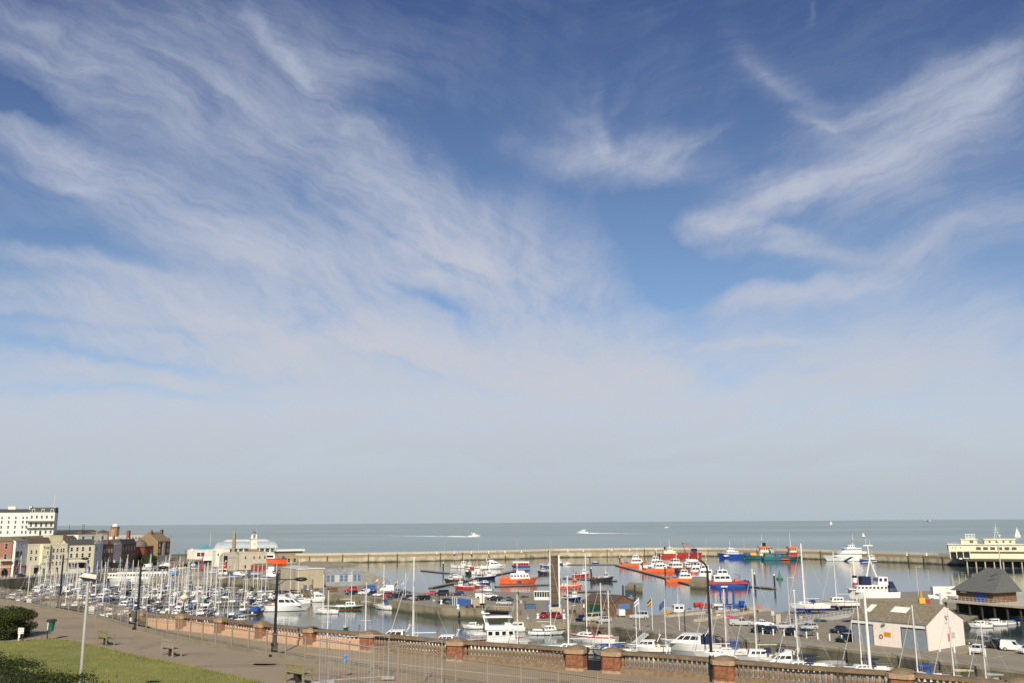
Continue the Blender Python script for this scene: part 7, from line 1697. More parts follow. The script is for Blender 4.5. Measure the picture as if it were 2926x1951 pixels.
def pole(name, label, cat, p, H, r, m, group=None, head=None):
    t = thing(name, label, cat, p, group=group); b = MB(); b.tube((0, 0, 0), (0, 0, H), r, m, r * .7, 8); b.build('column', t)
    if head == 'lamp': b = MB(); b.tube((0, 0, H), (.9, -.1, H + .15), .05, m, n=5); b.box(.7, 1.5, -.22, .1, H + .1, H + .25, m); b.build('lantern', t)
    if head == 'cap': b = MB(); b.ell((0, 0, H), r * 1.6, r * 1.6, r * 1.6, W_, 8, 6); b.build('cap', t)
    return t
for px, H in ((1268, 8), (1366, 8), (1478, 8), (1576, 8), (1892, 8), (2024, 8), (2134, 8), (2232, 8)):
    y = 1583.5 - (px - 1200) * .017 if px < 1900 else 1573; pole('pier_lamp', 'thin pale lamp pole standing on the far pier', 'lamp post', G(px, y, 4.6) + Vector((0, 7, 0)), H, .10, LGREY, 'lamp poles of the far pier', 'cap')
for px, py, zt, lb in ((190, 1522, 12, 'dark clifftop lamp post right of the white houses'), (229, 1518, 12, 'left one of a pair of dark clifftop lamp posts'), (233, 1518, 12, 'right one of a pair of dark clifftop lamp posts')):
    q = at(px, 600, 17); pole('clifftop_lamp', lb, 'lamp post', q, topz(px, 1495, 600) - 17, .16, m_iron, 'clifftop lamp posts', 'cap')
for px, Y, ty, lb in ((529, 520, 1564, 'tall black lamp column with white globe between street and cafe'), (510, 560, 1572, 'slim dark lamp column in the street gap, left of the globe lamp')):
    pole('tall_lamp', lb, 'lamp post', at(px, Y, QZ), topz(px, ty, Y) - QZ, .15, m_iron, None, 'cap')
p = at(547, 560, QZ); pole('sign_pole', 'white round sign on a pole left of the cafe', 'sign', p, topz(547, 1572, 560) - QZ, .09, W_); b = MB(); b.T = Matrix.Translation(p + Vector((0, -.12, topz(547, 1570, 560) - QZ))) @ Matrix.Rotation(R(90), 4, 'X'); b.lathe([(.75, -.04), (.75, .04)], W_, 16); b.build('disc', [o for o in COL.objects if o.name.startswith('sign_pole')][-1]).matrix_parent_inverse = Matrix.Translation(-p)
for px, py, ty, lb in ((1378, 1740, 1628, 'black harbour lamp column beside the cream box trailer'), (1255, 1716, 1680, 'black lamp column left of the blue kiosk'), (1629, 1745, 1730, 'short lamp column by the lifting bridge'), (1958, 1812, 1741, 'dark thin lamp column in the marked bays'), (2169, 1833, 1800, 'dark thin lamp column at the quay edge'), (2460, 1764, 1632, 'tall grey lamp column behind the shed roof'), (2625, 1706, 1620, 'tall grey lamp column on the slipway'), (2258, 1782, 1650, 'tall grey lamp column at the foot of the gangway'), (891, 1680, 1650, 'dark lamp column in front of the buff shed'), (2872, 1735, 1545, 'tall white lamp column right of the hipped roof')):
    z_ = QZ; q = G(px, py, z_); pole('harbour_lamp', lb, 'lamp post', q, topz(px, ty, q.y) - z_, .11 if 'white' not in lb else .2, m_iron if ('black' in lb or 'dark' in lb) else LGREY, 'harbour lamp columns', 'lamp' if py > 1700 and 'white' not in lb else 'cap')
# flagpoles
def flag(px, py, top, cols, lb, z=.5, s=1, vert=False):
    q = G(px, py, z); H = topz(px, top, q.y) - z; t = thing('flagpole', lb, 'flagpole', q, group='flagpoles around the basin')
    b = MB(); b.tube((0, 0, 0), (0, 0, H), .075 * s, W_, .05 * s, 8); b.build('pole', t)
    if cols:
        b = MB(); n = len(cols); w_, h = 1.5 * s, 1.0 * s
        for k, c in enumerate(cols):
            v = []
            for i in range(6):
                x = -w_ * i / 5 * .55; y = .12 * math.sin(i * 1.6); dz_ = -.75 * i / 5 * s
                for f in (k / n, (k + 1) / n): v.append((x - .06, y, H - .15 - h * f + dz_))
            b.add(v + [(x, y + .02, z_) for x, y, z_ in v], [(2 * i, 2 * i + 1, 2 * i + 3, 2 * i + 2) for i in range(5)] + [(12 + 2 * i, 14 + 2 * i, 15 + 2 * i, 13 + 2 * i) for i in range(5)], c)
        fl = b.build('flag', t)
        if cols == [BLUE]:
            b = MB()
            for i in range(10): a_ = 2 * math.pi * i / 10; b.box(-.42 * s + .2 * s * math.cos(a_) - .03, -.42 * s + .2 * s * math.cos(a_) + .03, -.16, -.10, H - .95 * s + .22 * s * math.sin(a_) - .03, H - .95 * s + .22 * s * math.sin(a_) + .03, YELL)
            b.build('stars', fl)
for a in ((1820, 1860, 1728, None, 'white flagpole without flag, left of the others on the near quay', .5, 1.2), (1829, 1828, 1706, [W_, SKYB, W_], 'white flagpole with limp white and blue flag', .5, 1.1), (1866, 1830, 1708, [BLACK, YELL, RED], 'white flagpole with black, yellow and red flag', .5, 1.1), (1904, 1866, 1712, [BLUE], 'white flagpole with blue flag bearing a ring of yellow stars', .5, 1.2), (1943, 1830, 1742, None, 'white flagpole in front of the yellow workboat', .5, 1.1), (1079, 1718, 1652, [W_, RED], 'flagpole with white and red flag, leftmost over the parked cars', .5, .9), (1098, 1716, 1657, [W_, RED], 'flagpole with red tipped flag, second over the parked cars', .5, .9), (1116, 1716, 1656, [SKYB], 'flagpole with pale blue flag over the parked cars', .5, .9), (1135, 1716, 1658, [YELL, BLACK], 'flagpole with yellow and black flag over the parked cars', .5, .9), (1153, 1716, 1656, [SKYB, W_], 'flagpole with blue and white flag, rightmost over the parked cars', .5, .9)):
    flag(*a)
q = D(2487, 1915, 150); pole('thick_flagpole', 'thick plain white pole standing in front of the blush shed', 'pole', Vector((q.x, q.y, .5)), topz(2469, 1700, 150) - .5, .26, W_)
# ---------------------------------------------------------------- raised lifting bridge
p = G(1586, 1752, QZ); m_deck = mat('bridge_deck_underside', (.10, .075, .05), .85, var=.25, scale=.5)
t = thing('lifting_bridge', 'tall raised bridge leaf with brown deck and white edges', 'bridge', p); H = topz(1590, 1586, p.y) - QZ
b = MB(); b.box(-.9, .95, -.1, .25, 2.2, H, m_deck); b.build('deck', t)
for x in (-1.35, 1.0): b = MB(); b.box(x, x + .35, -.35, .45, 1.2, H + .1, W_ if x > 0 else LGREY); b.build('girder', t)
b = MB()
for i in range(9): z = 2.4 + (H - 2.8) * i / 8; b.box(-.98, .98, -.22, -.1, z, z + .14, m_deck)
b.build('cross_beams', t); b = MB(); b.box(-1.6, 1.6, -.4, 1.0, 0, 1.6, WST); b.build('pivot_base', t)
b = MB()
for i in range(14): b.tube((-1.7, .2, 2 + (H - 2) * i / 13), (-1.35, .2, 2 + (H - 2) * i / 13), .03, GREY, n=4)
b.tube((-1.7, .2, 2), (-1.7, .2, H), .04, GREY, n=4); b.build('side_railing', t)
p = G(1562, 1746, QZ); t = thing('bridge_cabin', 'blue control cabin at the foot of the lifting bridge', 'cabin', p + Vector((0, -.6, 0)))
b = MB(); b.box(0, 3.9, 0, 2.0, 0, 2.1, mat('blue_hoarding', (.06, .16, .40), .6, var=.12)); b.build('walls', t); b = MB(); b.box(.5, 1.1, -.04, 0, .3, 1.8, W_); b.box(2.4, 3.0, -.04, 0, .9, 1.4, W_); b.build('panels', t)
p = G(1462, 1746, QZ); a, c = G(1390, 1741, QZ), G(1466, 1745, QZ)
t = thing('lock_footbridge', 'narrow dark footbridge with railings over the lock gates', 'footbridge', a, frame(a, c)); L = (c - a).length
b = MB(); b.box(0, L, -.5, .5, -.4, .02, DARK); b.build('deck', t); b = MB()
for i in range(9):
    for y in (-.48, .48): b.tube((L * i / 8, y, 0), (L * i / 8, y, 1.1), .04, LGREY, n=4)
for y in (-.48, .48): b.tube((0, y, 1.1), (L, y, 1.1), .04, LGREY, n=4)
b.build('railing', t); b = MB(); b.box(0, L, .1, .5, -3.6, -.42, m_quayd); b.build('gate', t); 
b = MB(); b.T = Matrix.Translation((L * .62, -.6, .7)) @ Matrix.Rotation(R(90), 4, 'X'); b.lathe([(.22, 0), (.28, -.05), (.38, 0), (.28, .05), (.22, 0)], ORNG, 14, cap=False); o = b.build('life_ring'); o.matrix_world = Matrix.Translation(a) @ Matrix.Rotation(frame(a, c), 4, 'Z'); tag(o, 'orange life ring hung on the lock footbridge railing', 'life ring')
# ---------------------------------------------------------------- travel hoist
p = G(2086, 1744, QZ); HB = paint('hoist_blue', (.012, .07, .32)); t = thing('travel_hoist', 'blue boat hoist gantry standing by the water', 'boat hoist', p, .1)
b = MB()
for y in (0, 5.5): b.box(-3.4, 4.2, y - .2, y + .2, 5.9, 6.5, HB)
b.box(-3.2, -2.8, 0, 5.5, 5.9, 6.4, HB); b.build('top_beams', t)
for x in (-.6, 1.1):
    for y in (0, 5.5): b = MB(); b.box(x - .22, x + .22, y - .22, y + .22, .5, 5.9, HB); b.build('leg', t)
b = MB()
for y in (0, 5.5): b.box(-4.2, 4.4, y - .25, y + .25, .8, 1.3, HB)
b.build('lower_beams', t)
for x in (-3.8, 4.0):
    for y in (0, 5.5): b = MB(); b.tube((x, y - .25, .6), (x, y + .25, .6), .6, RUBBER, n=14); b.build('wheel', t)
b = MB(); b.box(2.6, 4.0, -.8, .4, 1.3, 2.5, HB); b.build('engine_cabin', t); b = MB(); b.box(-2.2, -.4, -.24, -.205, 6.05, 6.35, W_); b.build('name_plate', t)
# dock piers in front, orange ring stand, drums
for (a_, c_), lb in ((((1905, 1762), (2150, 1738)), 'grey concrete walkway with thin rails behind the marked bays'), (((1990, 1775), (2200, 1741)), 'second grey walkway with thin rails beside the hoist dock')):
    a, c = G(*a_, QZ), G(*c_, QZ); L = (c - a).length; t = thing('dock_walkway', lb, 'walkway', a, frame(a, c)); b = MB(); b.box(0, L, -.7, .7, -.5, .5, WST); b.build('slab', t); b = MB()
    for i in range(int(L / 2.2)): b.tube((i * 2.2, -.6, .5), (i * 2.2, -.6, 1.5), .04, LGREY, n=4)
    b.tube((0, -.6, 1.5), (L, -.6, 1.5), .04, LGREY, n=4); b.tube((0, -.6, 1.0), (L, -.6, 1.0), .03, LGREY, n=4); b.build('railing', t)
for px, py, m, s, nm, lb in ((2013, 1740, RED, 1.3, 'fuel_tank', 'red fuel tank left of the blue hoist'), (2050, 1741, WWH, 1.2, 'storage_box', 'white storage box under the blue hoist'), (2040, 1738, ORNG, .8, 'storage_box', 'orange storage box under the left leg of the hoist'), (1995, 1736, RED, 1.1, 'fuel_tank', 'red fuel tank behind the yellow workboat'), (2081, 1764, paint('magenta_paint', (.45, .05, .16)), 1.0, 'upturned_dinghy', 'upturned magenta dinghy on the quay'), (2122, 1763, paint('magenta_paint', (.45, .05, .16)), .6, 'upturned_dinghy', 'small upturned magenta dinghy right of the larger one'), (2052, 1762, WWH, .5, 'storage_box', 'small white box left of the magenta dinghy')):
    q = G(px, py, QZ); b = MB()
    if 'dinghy' in nm: b.ell((0, 0, .05), 1.5 * s, .7 * s, .55 * s, m, 12, 6)
    elif 'tank' in nm: b.tube((-s, 0, .8), (s, 0, .8), .65, m, n=14); b.box(-s * .7, s * .7, -.4, .4, 0, .25, GREY)
    else: b.box(-s, s, -s * .7, s * .7, 0, s * 1.2, m); b.box(-s - .03, s + .03, -s * .73, s * .73, s * 1.2, s * 1.2 + .08, m)
    tag(b.build(nm, loc=q, rz=.2), lb, nm.replace('_', ' '))
q = G(2168, 1750, QZ); t = thing('life_ring_stand', 'orange life ring box on a post at the quay edge', 'life ring stand', q); b = MB(); b.tube((0, 0, 0), (0, 0, 1.3), .05, GREY, n=6); b.build('post', t); b = MB(); b.box(-.38, .38, -.12, .12, 1.0, 2.0, ORNG); b.build('box', t)
q = G(2210, 1783, QZ); t = thing('notice_sign', 'grey notice sign on a post near the white saloon', 'sign', q); b = MB(); b.tube((0, 0, 0), (0, 0, 2.2), .05, LGREY, n=6); b.build('post', t); b = MB(); b.box(-.38, .38, -.06, 0, 2.0, 2.9, LGREY); b.build('board', t)
q = G(2224, 1780, QZ); b = MB(); b.box(-.55, .55, -.3, .3, 0, 2.0, WST); b.box(-.6, .6, -.35, .35, 2.0, 2.1, WST); tag(b.build('cabinet', loc=q), 'tall pale cabinet at the start of the gangway', 'cabinet')
# gangway up to the deck
a, c = G(2250, 1786, QZ), G(2500, 1742, QZ); a = Vector((a.x, a.y, QZ + .1)); c = D(2500, 1741, c.y); d = c - a; n = 22
t = thing('gangway', 'long grey sloping gangway with railings behind the shed', 'gangway'); b = MB(); hd = Vector((-d.y, d.x, 0)).normalized() * .9
b.add([a - hd, c - hd, c + hd, a + hd, a - hd + up * -.5, c - hd + up * -.5, c + hd + up * -.5, a + hd + up * -.5], [(0, 1, 2, 3), (0, 4, 5, 1), (3, 2, 6, 7), (7, 6, 5, 4)], LGREY); b.build('deck', t); b = MB()
for s in (-1, 1):
    for i in range(n + 1): q = a.lerp(c, i / n) + hd * s; b.tube(q, q + up * 1.1, .04, LGREY, n=4)
    for h in (.55, 1.1): b.tube(a + hd * s + up * h, c + hd * s + up * h, .035, LGREY, n=4)
b.build('railing', t)
for f in (.3, .5, .7, .9): q = a.lerp(c, f); b = MB(); b.tube((q.x, q.y, .5), (q.x, q.y, q.z - .5), .16, LGREY, n=8); b.build('support', t)
# container on the slip with faded lettering
q = D(2668, 1704, G(2668, 1704, 1.0).y); t = thing('container', 'long white container with faded blue lettering left of the hipped roof', 'container', q, -.08); Ws = 8.2
b = MB(); b.box(0, Ws, 0, 2.5, .2, 3.2, WWH)
for i in range(27): b.box(.1 + i * .3, .22 + i * .3, -.04, 0, .3, 3.1, WWH)
b.build('body', t); text('HARBOUR MARINE', .62, paint('faded_blue', (.35, .50, .62)), t, (Ws * .46, -.05, 2.5)); b = MB(); b.ell((Ws * .6, -.05, 1.25), 1.0, .02, .3, paint('faded_red', (.5, .2, .16)), 16, 6); b.build('emblem', t)
q = D(2632, 1700, 285); b = MB(); b.box(-.9, .9, -.6, .6, 0, 1.8, YELL); b.tube((0, 0, 1.8), (0, 0, 3.8), .4, paint('amber_paint', (.65, .28, .03)), .2); b.box(1.0, 2.3, -.6, .6, 0, 1.3, RED); tag(b.build('navigation_buoy', loc=Vector((q.x, q.y, 1.0))), 'amber navigation buoy standing ashore on the slipway', 'buoy')
# ---------------------------------------------------------------- afloat: buoy, pontoons, blocks
q = G(2228, 1654, 0); t = thing('buoy', 'green conical buoy floating in the outer harbour', 'buoy', q); gb_ = paint('buoy_green', (.03, .19, .11))
b = MB(); b.lathe([(1.4, -.3), (1.55, .1), (1.5, .75), (1.0, .85)], paint('buoy_float', (.06, .16, .08)), 14); b.build('float', t); b = MB(); b.lathe([(.75, .85), (.55, 1.6), (.28, 3.2), (.3, 3.3), (.06, 4.2)], gb_, 12); b.build('cone', t)
def pont(label, a_, c_, wd, piles=(), z=0):
    a, c = G(*a_, 0), G(*c_, 0); L = (c - a).length; t = thing('pontoon', label, 'pontoon', a, frame(a, c), 'outer harbour pontoons')
    b = MB(); b.box(0, L, -wd / 2, wd / 2, .25, .5, m_pont); b.build('deck', t); b = MB(); b.box(.1, L - .1, -wd / 2 + .1, wd / 2 - .1, -.3, .25, DARK); b.build('float', t)
    for f in piles: b = MB(); b.tube((L * f, wd / 2 + .25, -2), (L * f, wd / 2 + .25, 5.0), .35, DARK, n=10); b.lathe([(.38, 5.0), (.05, 5.7)], W_, 10, (L * f, wd / 2 + .25, 0)); b.build('pile', t)
pont('pontoon with white capped piles right of the blue crew boat', (2146, 1676), (2212, 1682), 2.6, (.05, .9))
pont('crew boat pontoon running from the far pile to the stone block', (1762, 1615), (1975, 1671), 2.2, (.02, .4, .7))
pont('thin far pontoon leading left from the crew boats', (1610, 1613), (1762, 1613), 1.8, (.5,))
pont('pontoon under the large orange lifeboat', (1415, 1676), (1580, 1670), 2.2, ())
pont('fishing boat pontoon at the far left of the outer harbour', (1205, 1630), (1300, 1640), 2.0, (.6,)); pont('long fishing boat pontoon behind the navy boats', (1230, 1680), (1480, 1630), 2.2, (.4,)); pont('pontoon of the red trawler right of the bridge', (1612, 1652), (1760, 1660), 2.2, (.5,)); pont('near pontoon with a red box right of the bridge', (1620, 1692), (1742, 1688), 2.4, ())
pont('long grey pontoon along the near basin quay', (1440, 1790), (1560, 1800), 2.2, ()); pont('floating stage below the flagpoles', (1720, 1850), (1950, 1842), 3.0, ())
for poly, lb in (([(1786, 1690), (1836, 1694), (1836, 1682), (1800, 1678)], 'mossy stone dolphin standing in the water behind the boat shed'), ([(1972, 1680), (2026, 1683), (2026, 1668), (1985, 1666)], 'pale stone pier block left of the blue crew boat')):
    b = MB(); b.prism(PL(poly, 0), -1, 3.0 if poly[0][0] > 1900 else 2.2, m_quayw, m_sand, bottom=False); tag(b.build('stone_block'), lb, 'stone block')
a = G(1790, 1708, 0); t = thing('work_float', 'float piled with blue gear and dark piles beside the dolphin', 'work float', a, .5); b = MB(); b.box(-4, 4, -1.2, 1.2, -.2, .4, m_pont); b.build('deck', t); b = MB(); r = random.Random(4)
for i in range(9): x, y, s = r.uniform(-3, 3), r.uniform(-.8, .8), r.uniform(.3, .6); b.box(x - s, x + s, y - s, y + s, .4, .4 + s * 1.8, BLUE if i % 3 else GREY)
b.build('gear', t)
for x in (-2.5, 2.5): b = MB(); b.tube((x, -1.6, -2), (x, -1.6, 4.5), .3, DARK, n=8); b.build('pile', t)
# jetty bits on the near basin: access ramp, timber pile
a, c = G(1812, 1836, .6), G(1856, 1800, QZ); t = thing('access_ramp', 'sloping access ramp with railings down to the floating stage', 'ramp'); b = MB(); d = c - a; hd = Vector((-d.y, d.x, 0)).normalized() * .8
b.add([a - hd, c - hd, c + hd, a + hd, a - hd - up * .3, c - hd - up * .3, c + hd - up * .3, a + hd - up * .3], [(0, 1, 2, 3), (0, 4, 5, 1), (3, 2, 6, 7)], LGREY); b.build('deck', t); b = MB()
for s in (-1, 1):
    for i in range(8): q = a.lerp(c, i / 7) + hd * s; b.tube(q, q + up * 1.1, .04, GREY, n=4)
    b.tube(a + hd * s + up * 1.1, c + hd * s + up * 1.1, .04, GREY, n=4)
b.build('railing', t)
for px, py, ty, m, lb in ((1487, 1790, 1744, RUST, 'rust brown steel pile at the lock entrance'), (1858, 1815, 1795, YELL, 'yellow box buoy by the access ramp'), (1248, 1838, 1800, TEAK, 'wooden pile among the near cruisers'), (982, 1815, 1784, WST, 'pale wooden pile behind the pink balustrade')):
    q = G(px, py, 0); b = MB(); b.box(-.28, .28, -.28, .28, -2, topz(px, ty, q.y), m) if m is RUST else b.lathe([(.2, -2), (.2, topz(px, ty, q.y))], m, 8); tag(b.build('mooring_pile', loc=q), lb, 'pile')
# trees and bushes by the street
for px, Y, z, rad, lb, sd_ in ((424, 500, TZ, (4.6, 4, 2.9), 'rounded green trees at the foot of the tan gabled house', 5), (360, 545, 9, (2.2, 2, 3.2), 'dark slim tree above the lilac house roofs', 6), (18, 520, 14, (9, 3, 2.2), 'green scrub on the slope under the terrace, at the left', 7), (66, 522, 14, (4, 3, 2.6), 'dark green bush below the white house with the balcony', 8), (156, 495, 9, (5, 3, 2.3), 'green hedge between the hotel roof and dark cottage', 9), (222, 560, 13, (3, 2, 2), 'small dark bush behind the cream villa', 10)):
    bush('tree' if 'tree' in lb else 'bush', lb, 'tree' if 'tree' in lb else 'bush', at(px, Y, z), rad, 2200, .35, m_leafd, sd_, .7)
# covered boats and gear on the hard, white container by the tug, red crane arm
for px, py, L, m, lb in ((688, 1640, 7, YELL, 'boat under a bright yellow cover among the parked cars'), (718, 1634, 6, CANVN, 'boat under a navy cover behind the yellow covered one'), (672, 1648, 6, CANVB, 'boat under a blue cover at the left of the parked cars'), (690, 1634, 6, CANVN, 'dark covered boat behind the yellow one'), (664, 1640, 5, GREEN, 'green skip shaped boat beside the stone clock house')):
    boat(dinghy(L, W_ if m is not GREEN else GREEN, m), px, py, 10, lb, z=QZ + .6, cat='covered boat')
A = at(579, 560, QZ); b = MB(); b.box(0, 6.2, 0, 2.5, 2.0, 4.4, WWH); t = thing('storage_container', 'cream storage container raised on legs beside the tug funnel', 'container', A); b.build('body', t); b = MB(); b.box(.2, .6, .2, 2.3, 0, 2, GREY); b.box(5.6, 6.0, .2, 2.3, 0, 2, GREY); b.build('legs', t)
A = G(572, 1630, QZ); t = thing('red_crane', 'red lattice crane arm leaning beside the cream container', 'crane', A); b = MB(); b.box(-1, 1, -1, 1, 0, 1.2, RED); b.build('base', t); b = MB(); b.tube((0, 0, 1.2), (1.2, 0, 7.2), .4, RED, .25); b.tube((1.2, 0, 7.2), (.6, 0, 8.6), .2, RED); b.build('arm', t)
a, c = G(572, 1642, 1.0), G(612, 1626, QZ + 1.5); b = MB(); b.tube(a, c, .55, LGREY, n=8); tag(b.build('slip_beam'), 'pale sloping beam beside the tug on the rubble bank', 'beam')
# ---------------------------------------------------------------- people and a gull
SKIN = mat('skin', (.45, .27, .19), .6)
def person_mesh(top, legs, stride=.18):
    me = bpy.data.meshes.new('person'); V = [(0, 0, .92), (0, 0, 1.15), (0, 0, 1.38), (0, 0, 1.50), (0, .02, 1.62), (0, .02, 1.72), (-.19, 0, 1.40), (-.25, .03, 1.12), (-.24, .10, .90), (.19, 0, 1.40), (.25, .0, 1.12), (.24, .06, .88), (-.10, 0, .88), (-.11, stride * .6, .48), (-.11, stride * .5, .06), (-.11, stride * .5 + .14, .03), (.10, 0, .88), (.11, -stride * .4, .48), (.11, -stride, .06), (.11, -stride + .14, .03)]
    E = [(0, 1), (1, 2), (2, 3), (3, 4), (4, 5), (2, 6), (6, 7), (7, 8), (2, 9), (9, 10), (10, 11), (0, 12), (12, 13), (13, 14), (14, 15), (0, 16), (16, 17), (17, 18), (18, 19)]
    rad = [.15, .14, .16, .06, .10, .085, .07, .05, .04, .07, .05, .04, .10, .07, .05, .045, .10, .07, .05, .045]
    me.from_pydata(V, E, []); o = bpy.data.objects.new('person', me); COL.objects.link(o); sk = o.modifiers.new('skin', 'SKIN'); sl = me.skin_vertices[0].data
    for i, r_ in enumerate(rad): sl[i].radius = (r_, r_ * .8)
    sl[0].use_root = True; o.modifiers.new('sub', 'SUBSURF').levels = 1
    dg = bpy.context.evaluated_depsgraph_get(); m2 = bpy.data.meshes.new_from_object(o.evaluated_get(dg)); bpy.data.objects.remove(o)
    m2.name = 'person'; m2.materials.clear()
    for m in (SKIN, top, legs, DARK): m2.materials.append(m)
    for p in m2.polygons:
        z, x = p.center.z, abs(p.center.x); p.material_index = 3 if (z > 1.68 or z < .09) else (0 if z > 1.47 or (x > .19 and z < 1.0) else (1 if z > .92 else 2)); p.use_smooth = True
    return m2
pm1, pm2, pm3 = person_mesh(BLACK, NAVY), person_mesh(ORNG, ORNG), person_mesh(W_, GREY, .05)
for me, q, rz, lb in ((pm2, G(2068, 1752, QZ), 1, 'person in orange overalls standing by the blue hoist'), (pm1, G(2087, 1748, QZ), 2, 'person in dark clothes beside the legs of the blue hoist'), (pm1, G(2264, 1785, QZ), .5, 'person in dark clothes walking at the foot of the gangway'), (pm1, G(1420, 1578.5, 4.6) + Vector((0, 4, 0)), 1, 'person in dark clothes on the far pier, left of a pair'), (pm3, G(1428, 1578, 4.6) + Vector((0, 4, 0)), 2, 'person in white top on the far pier, right of a pair'), (pm1, G(1755, 1572, 4.6) + Vector((0, 4, 0)), 2, 'person in dark clothes on the far pier above the crew boats'), (pm1, G(1481, 1703, QZ), 1, 'person in dark clothes on the quay left of the shelter'), (pm3, G(225, 1636, TZ), 1, 'person in white top walking by the street railing'), (pm1, G(345, 1630, TZ), 2, 'person in dark clothes outside the lilac house'), (pm3, G(1612, 1757, QZ), 1, 'person in white by the red hatchbacks'), (pm1, G(2676, 1588, 4.6) + Vector((0, 3, 0)), 1, 'person in dark clothes on the pier left of the yellow office')):
    o = bpy.data.objects.new('person', me); COL.objects.link(o); o.location = q; o.rotation_euler.z = rz; tag(o, lb, 'person')
p = D(2653, 1489, 105); t = thing('gull', 'grey and white gull gliding above the horizon at the right', 'gull', p, R(-60))
b = MB(); b.loft([[(x, r_ * math.cos(a_), r_ * math.sin(a_) + dz_) for a_ in [2 * math.pi * i / 8 for i in range(8)]] for x, r_, dz_ in ((-.30, .02, .02), (-.18, .05, .01), (0, .085, 0), (.14, .07, .01), (.21, .05, .03), (.27, .045, .03), (.31, .015, .02))], W_); b.build('body', t, smooth=True)
for s in (1, -1):
    b = MB(); pts = [(0, .06, .04, .12), (.03, .28, .14, .10), (-.02, .50, .13, .07), (-.12, .68, .08, .02)]; v = []
    for x, y, z, c in pts: v += [(x + c, s * y, z), (x - c, s * y, z - .01), (x - c, s * y, z - .025), (x + c, s * y, z - .015)]
    b.add(v, [(4 * i + j, 4 * i + (j + 1) % 4, 4 * i + 4 + (j + 1) % 4, 4 * i + 4 + j) for i in range(3) for j in range(4)] + [(12, 13, 14, 15)], LGREY); b.build('wing', t)
b = MB(); b.add([(-.28, .03, .03), (-.28, -.03, .03), (-.42, -.08, .03), (-.42, .08, .03), (-.28, .03, .015), (-.28, -.03, .015), (-.42, -.08, .015), (-.42, .08, .015)], [(0, 1, 2, 3), (7, 6, 5, 4), (2, 3, 7, 6)], W_); b.build('tail', t)

# ---------------------------------------------------------------- working gear on the quays
def heap(kind, px, py, label, s=1.0, z=QZ, seed=0):
    r = random.Random(seed + int(px)); b = MB(); q = G(px, py, z)
    if kind == 'pot_stack':
        for i in range(3):
            for j in range(2):
                for k in range(2 - (i % 2)): b.lathe([(.28, 0), (.34, .1), (.34, .38), (.26, .48)], (DARK, m_netb, RUST)[(i + j + k) % 3], 8, ((i - 1) * .72, j * .7, k * .48))
    elif kind == 'net_heap':
        for i in range(6): b.ell((r.uniform(-.9, .9), r.uniform(-.5, .5), .2), r.uniform(.5, .9), r.uniform(.4, .7), r.uniform(.25, .5), (m_netg, m_netb, DARK)[i % 3], 8, 5)
    elif kind == 'crate_stack':
        for i in range(3): x = (i - 1) * .85; hh = r.choice((.5, .9, 1.3)); b.box(x - .38, x + .38, -.4, .4, 0, hh, (m_crb, m_cry, WOOD)[i % 3]); b.box(x - .41, x + .41, -.43, .43, hh - .06, hh, (m_crb, m_cry, WOOD)[i % 3])
    elif kind == 'skip':
        b.frustum((-1.2, 1.2, -.7, .7, 0), (-1.6, 1.6, -.85, .85, 1.2), (m_crb, RUST)[seed % 2]); b.box(-1.4, 1.4, -.7, .7, 1.0, 1.25, DARK)
    elif kind == 'pallet_stack':
        for i in range(5): b.box(-.6, .6, -.5, .5, i * .16, i * .16 + .1, WOOD)
    o = b.build(kind, loc=q, rz=r.uniform(-.6, .6)); o.scale = (s,) * 3; tag(o, label, kind.replace('_', ' '), 'working gear on the quays')
m_netg = mat('net_green', (.03, .10, .07), .95, var=.4, scale=5); m_netb = mat('net_brown', (.12, .085, .05), .95, var=.4, scale=5); m_crb = mat('crate_blue', (.05, .12, .28), .6, var=.2, scale=3); m_cry = mat('crate_cream', (.45, .38, .25), .7, var=.2, scale=3)
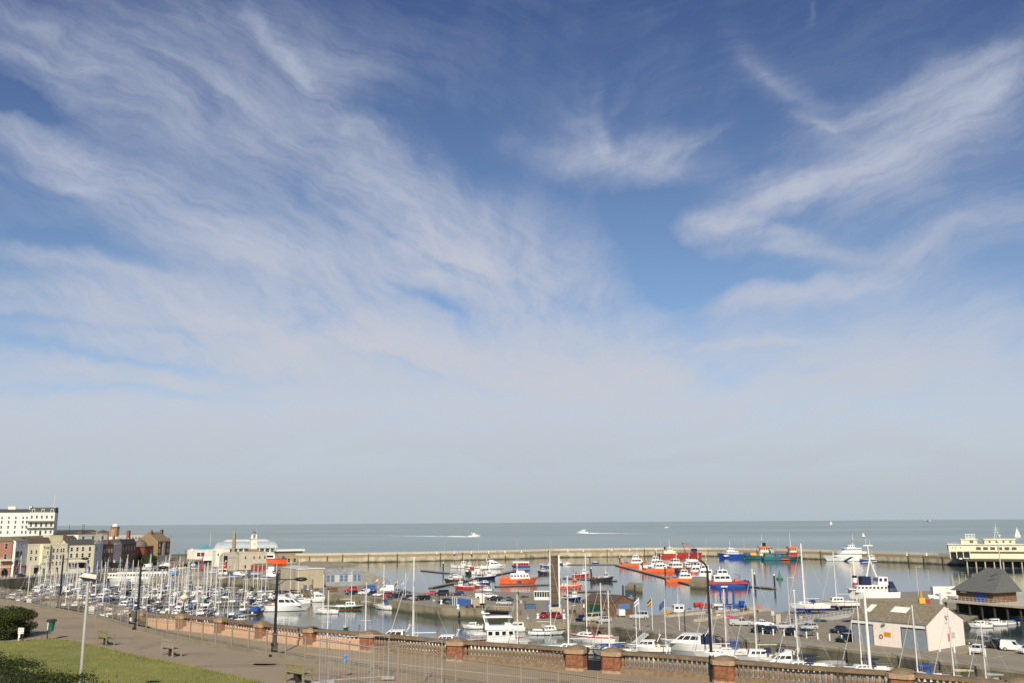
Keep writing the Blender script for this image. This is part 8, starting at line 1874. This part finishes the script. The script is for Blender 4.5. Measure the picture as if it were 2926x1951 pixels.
for k, px, py, lb, s in (('pot_stack', 1340, 1736, 'stack of round pots beside the white posts of the blue kiosk', 1), ('net_heap', 1372, 1735, 'heap of nets in front of the cream box trailer', 1), ('crate_stack', 1490, 1722, 'short row of blue and cream crates below the dark green saloon', 1), ('net_heap', 1500, 1706, 'heap of nets at the left of the white shelter', 1), ('skip', 1515, 1738, 'low skip between the lock and the two red hatchbacks', 1), ('pot_stack', 1632, 1752, 'stack of round pots left of the brown boat shed', 1), ('pallet_stack', 1650, 1762, 'pallets beside the navy hatchback at the boat shed', 1.2), ('crate_stack', 1240, 1716, 'crates at the quay edge left of the kiosk', 1), ('net_heap', 1110, 1712, 'heap of nets in front of the parked cars by the flagpoles', .9), ('skip', 950, 1690, 'skip at the end of the rocky spit, left of the red four by four', 1.1), ('pallet_stack', 905, 1688, 'pallets in front of the buff shed', 1.3), ('crate_stack', 880, 1684, 'crates right of the green hatchback at the buff shed', 1.2), ('pot_stack', 820, 1664, 'stack of round pots left of the white camper van', 1.2), ('net_heap', 800, 1656, 'heap of nets on the quay behind the third lamp post', 1.4), ('crate_stack', 755, 1646, 'crates between the red hut and the silver pickup', 1.4), ('skip', 720, 1642, 'blue skip beside the navy covered boat', 1.3), ('pallet_stack', 640, 1640, 'pallets between the tug and the covered boats', 1.6), ('crate_stack', 625, 1630, 'crates below the white two storey office', 1.6), ('skip', 655, 1626, 'skip in front of the low grey store', 1.3), ('pot_stack', 700, 1626, 'stack of round pots in front of the clock house', 1.5), ('net_heap', 1920, 1756, 'heap of nets at the end of the dock walkway', 1), ('crate_stack', 2030, 1752, 'crates beside the walkway left of the hoist', 1), ('pot_stack', 2128, 1748, 'stack of round pots under the right wheel of the hoist', 1), ('pallet_stack', 2150, 1768, 'pallets right of the magenta dinghies', 1.1), ('net_heap', 2345, 1775, 'heap of nets under the gangway', 1.1), ('crate_stack', 2290, 1768, 'crates at the foot of the slipway', 1)):
    heap(k, px, py, lb, s, seed=hash(k) % 2 if False else len(lb))
for px, py, L, m, lb in ((612, 1636, 5, CANVG, 'boat under a grey cover on the hard beside the tug'), (640, 1652, 5, CANVT, 'boat under a tan cover at the wall left of the blue covered boat'), (735, 1640, 6, CANVG, 'grey covered boat behind the silver pickup'), (820, 1650, 6, CANVB, 'blue covered boat beside the low tiled store'), (760, 1654, 5, CANVN, 'navy covered boat at the quay edge right of the silver pickup'), (500, 1630, 6, CANVG, 'grey covered boat at the end of the street wall'), (525, 1624, 6, CANVT, 'tan covered boat on the open ground below the cafe'), (560, 1624, 5, CANVB, 'blue covered boat left of the red crane arm')):
    boat(dinghy(L, W_, m), px, py, 15, lb, z=QZ + .6, cat='covered boat')
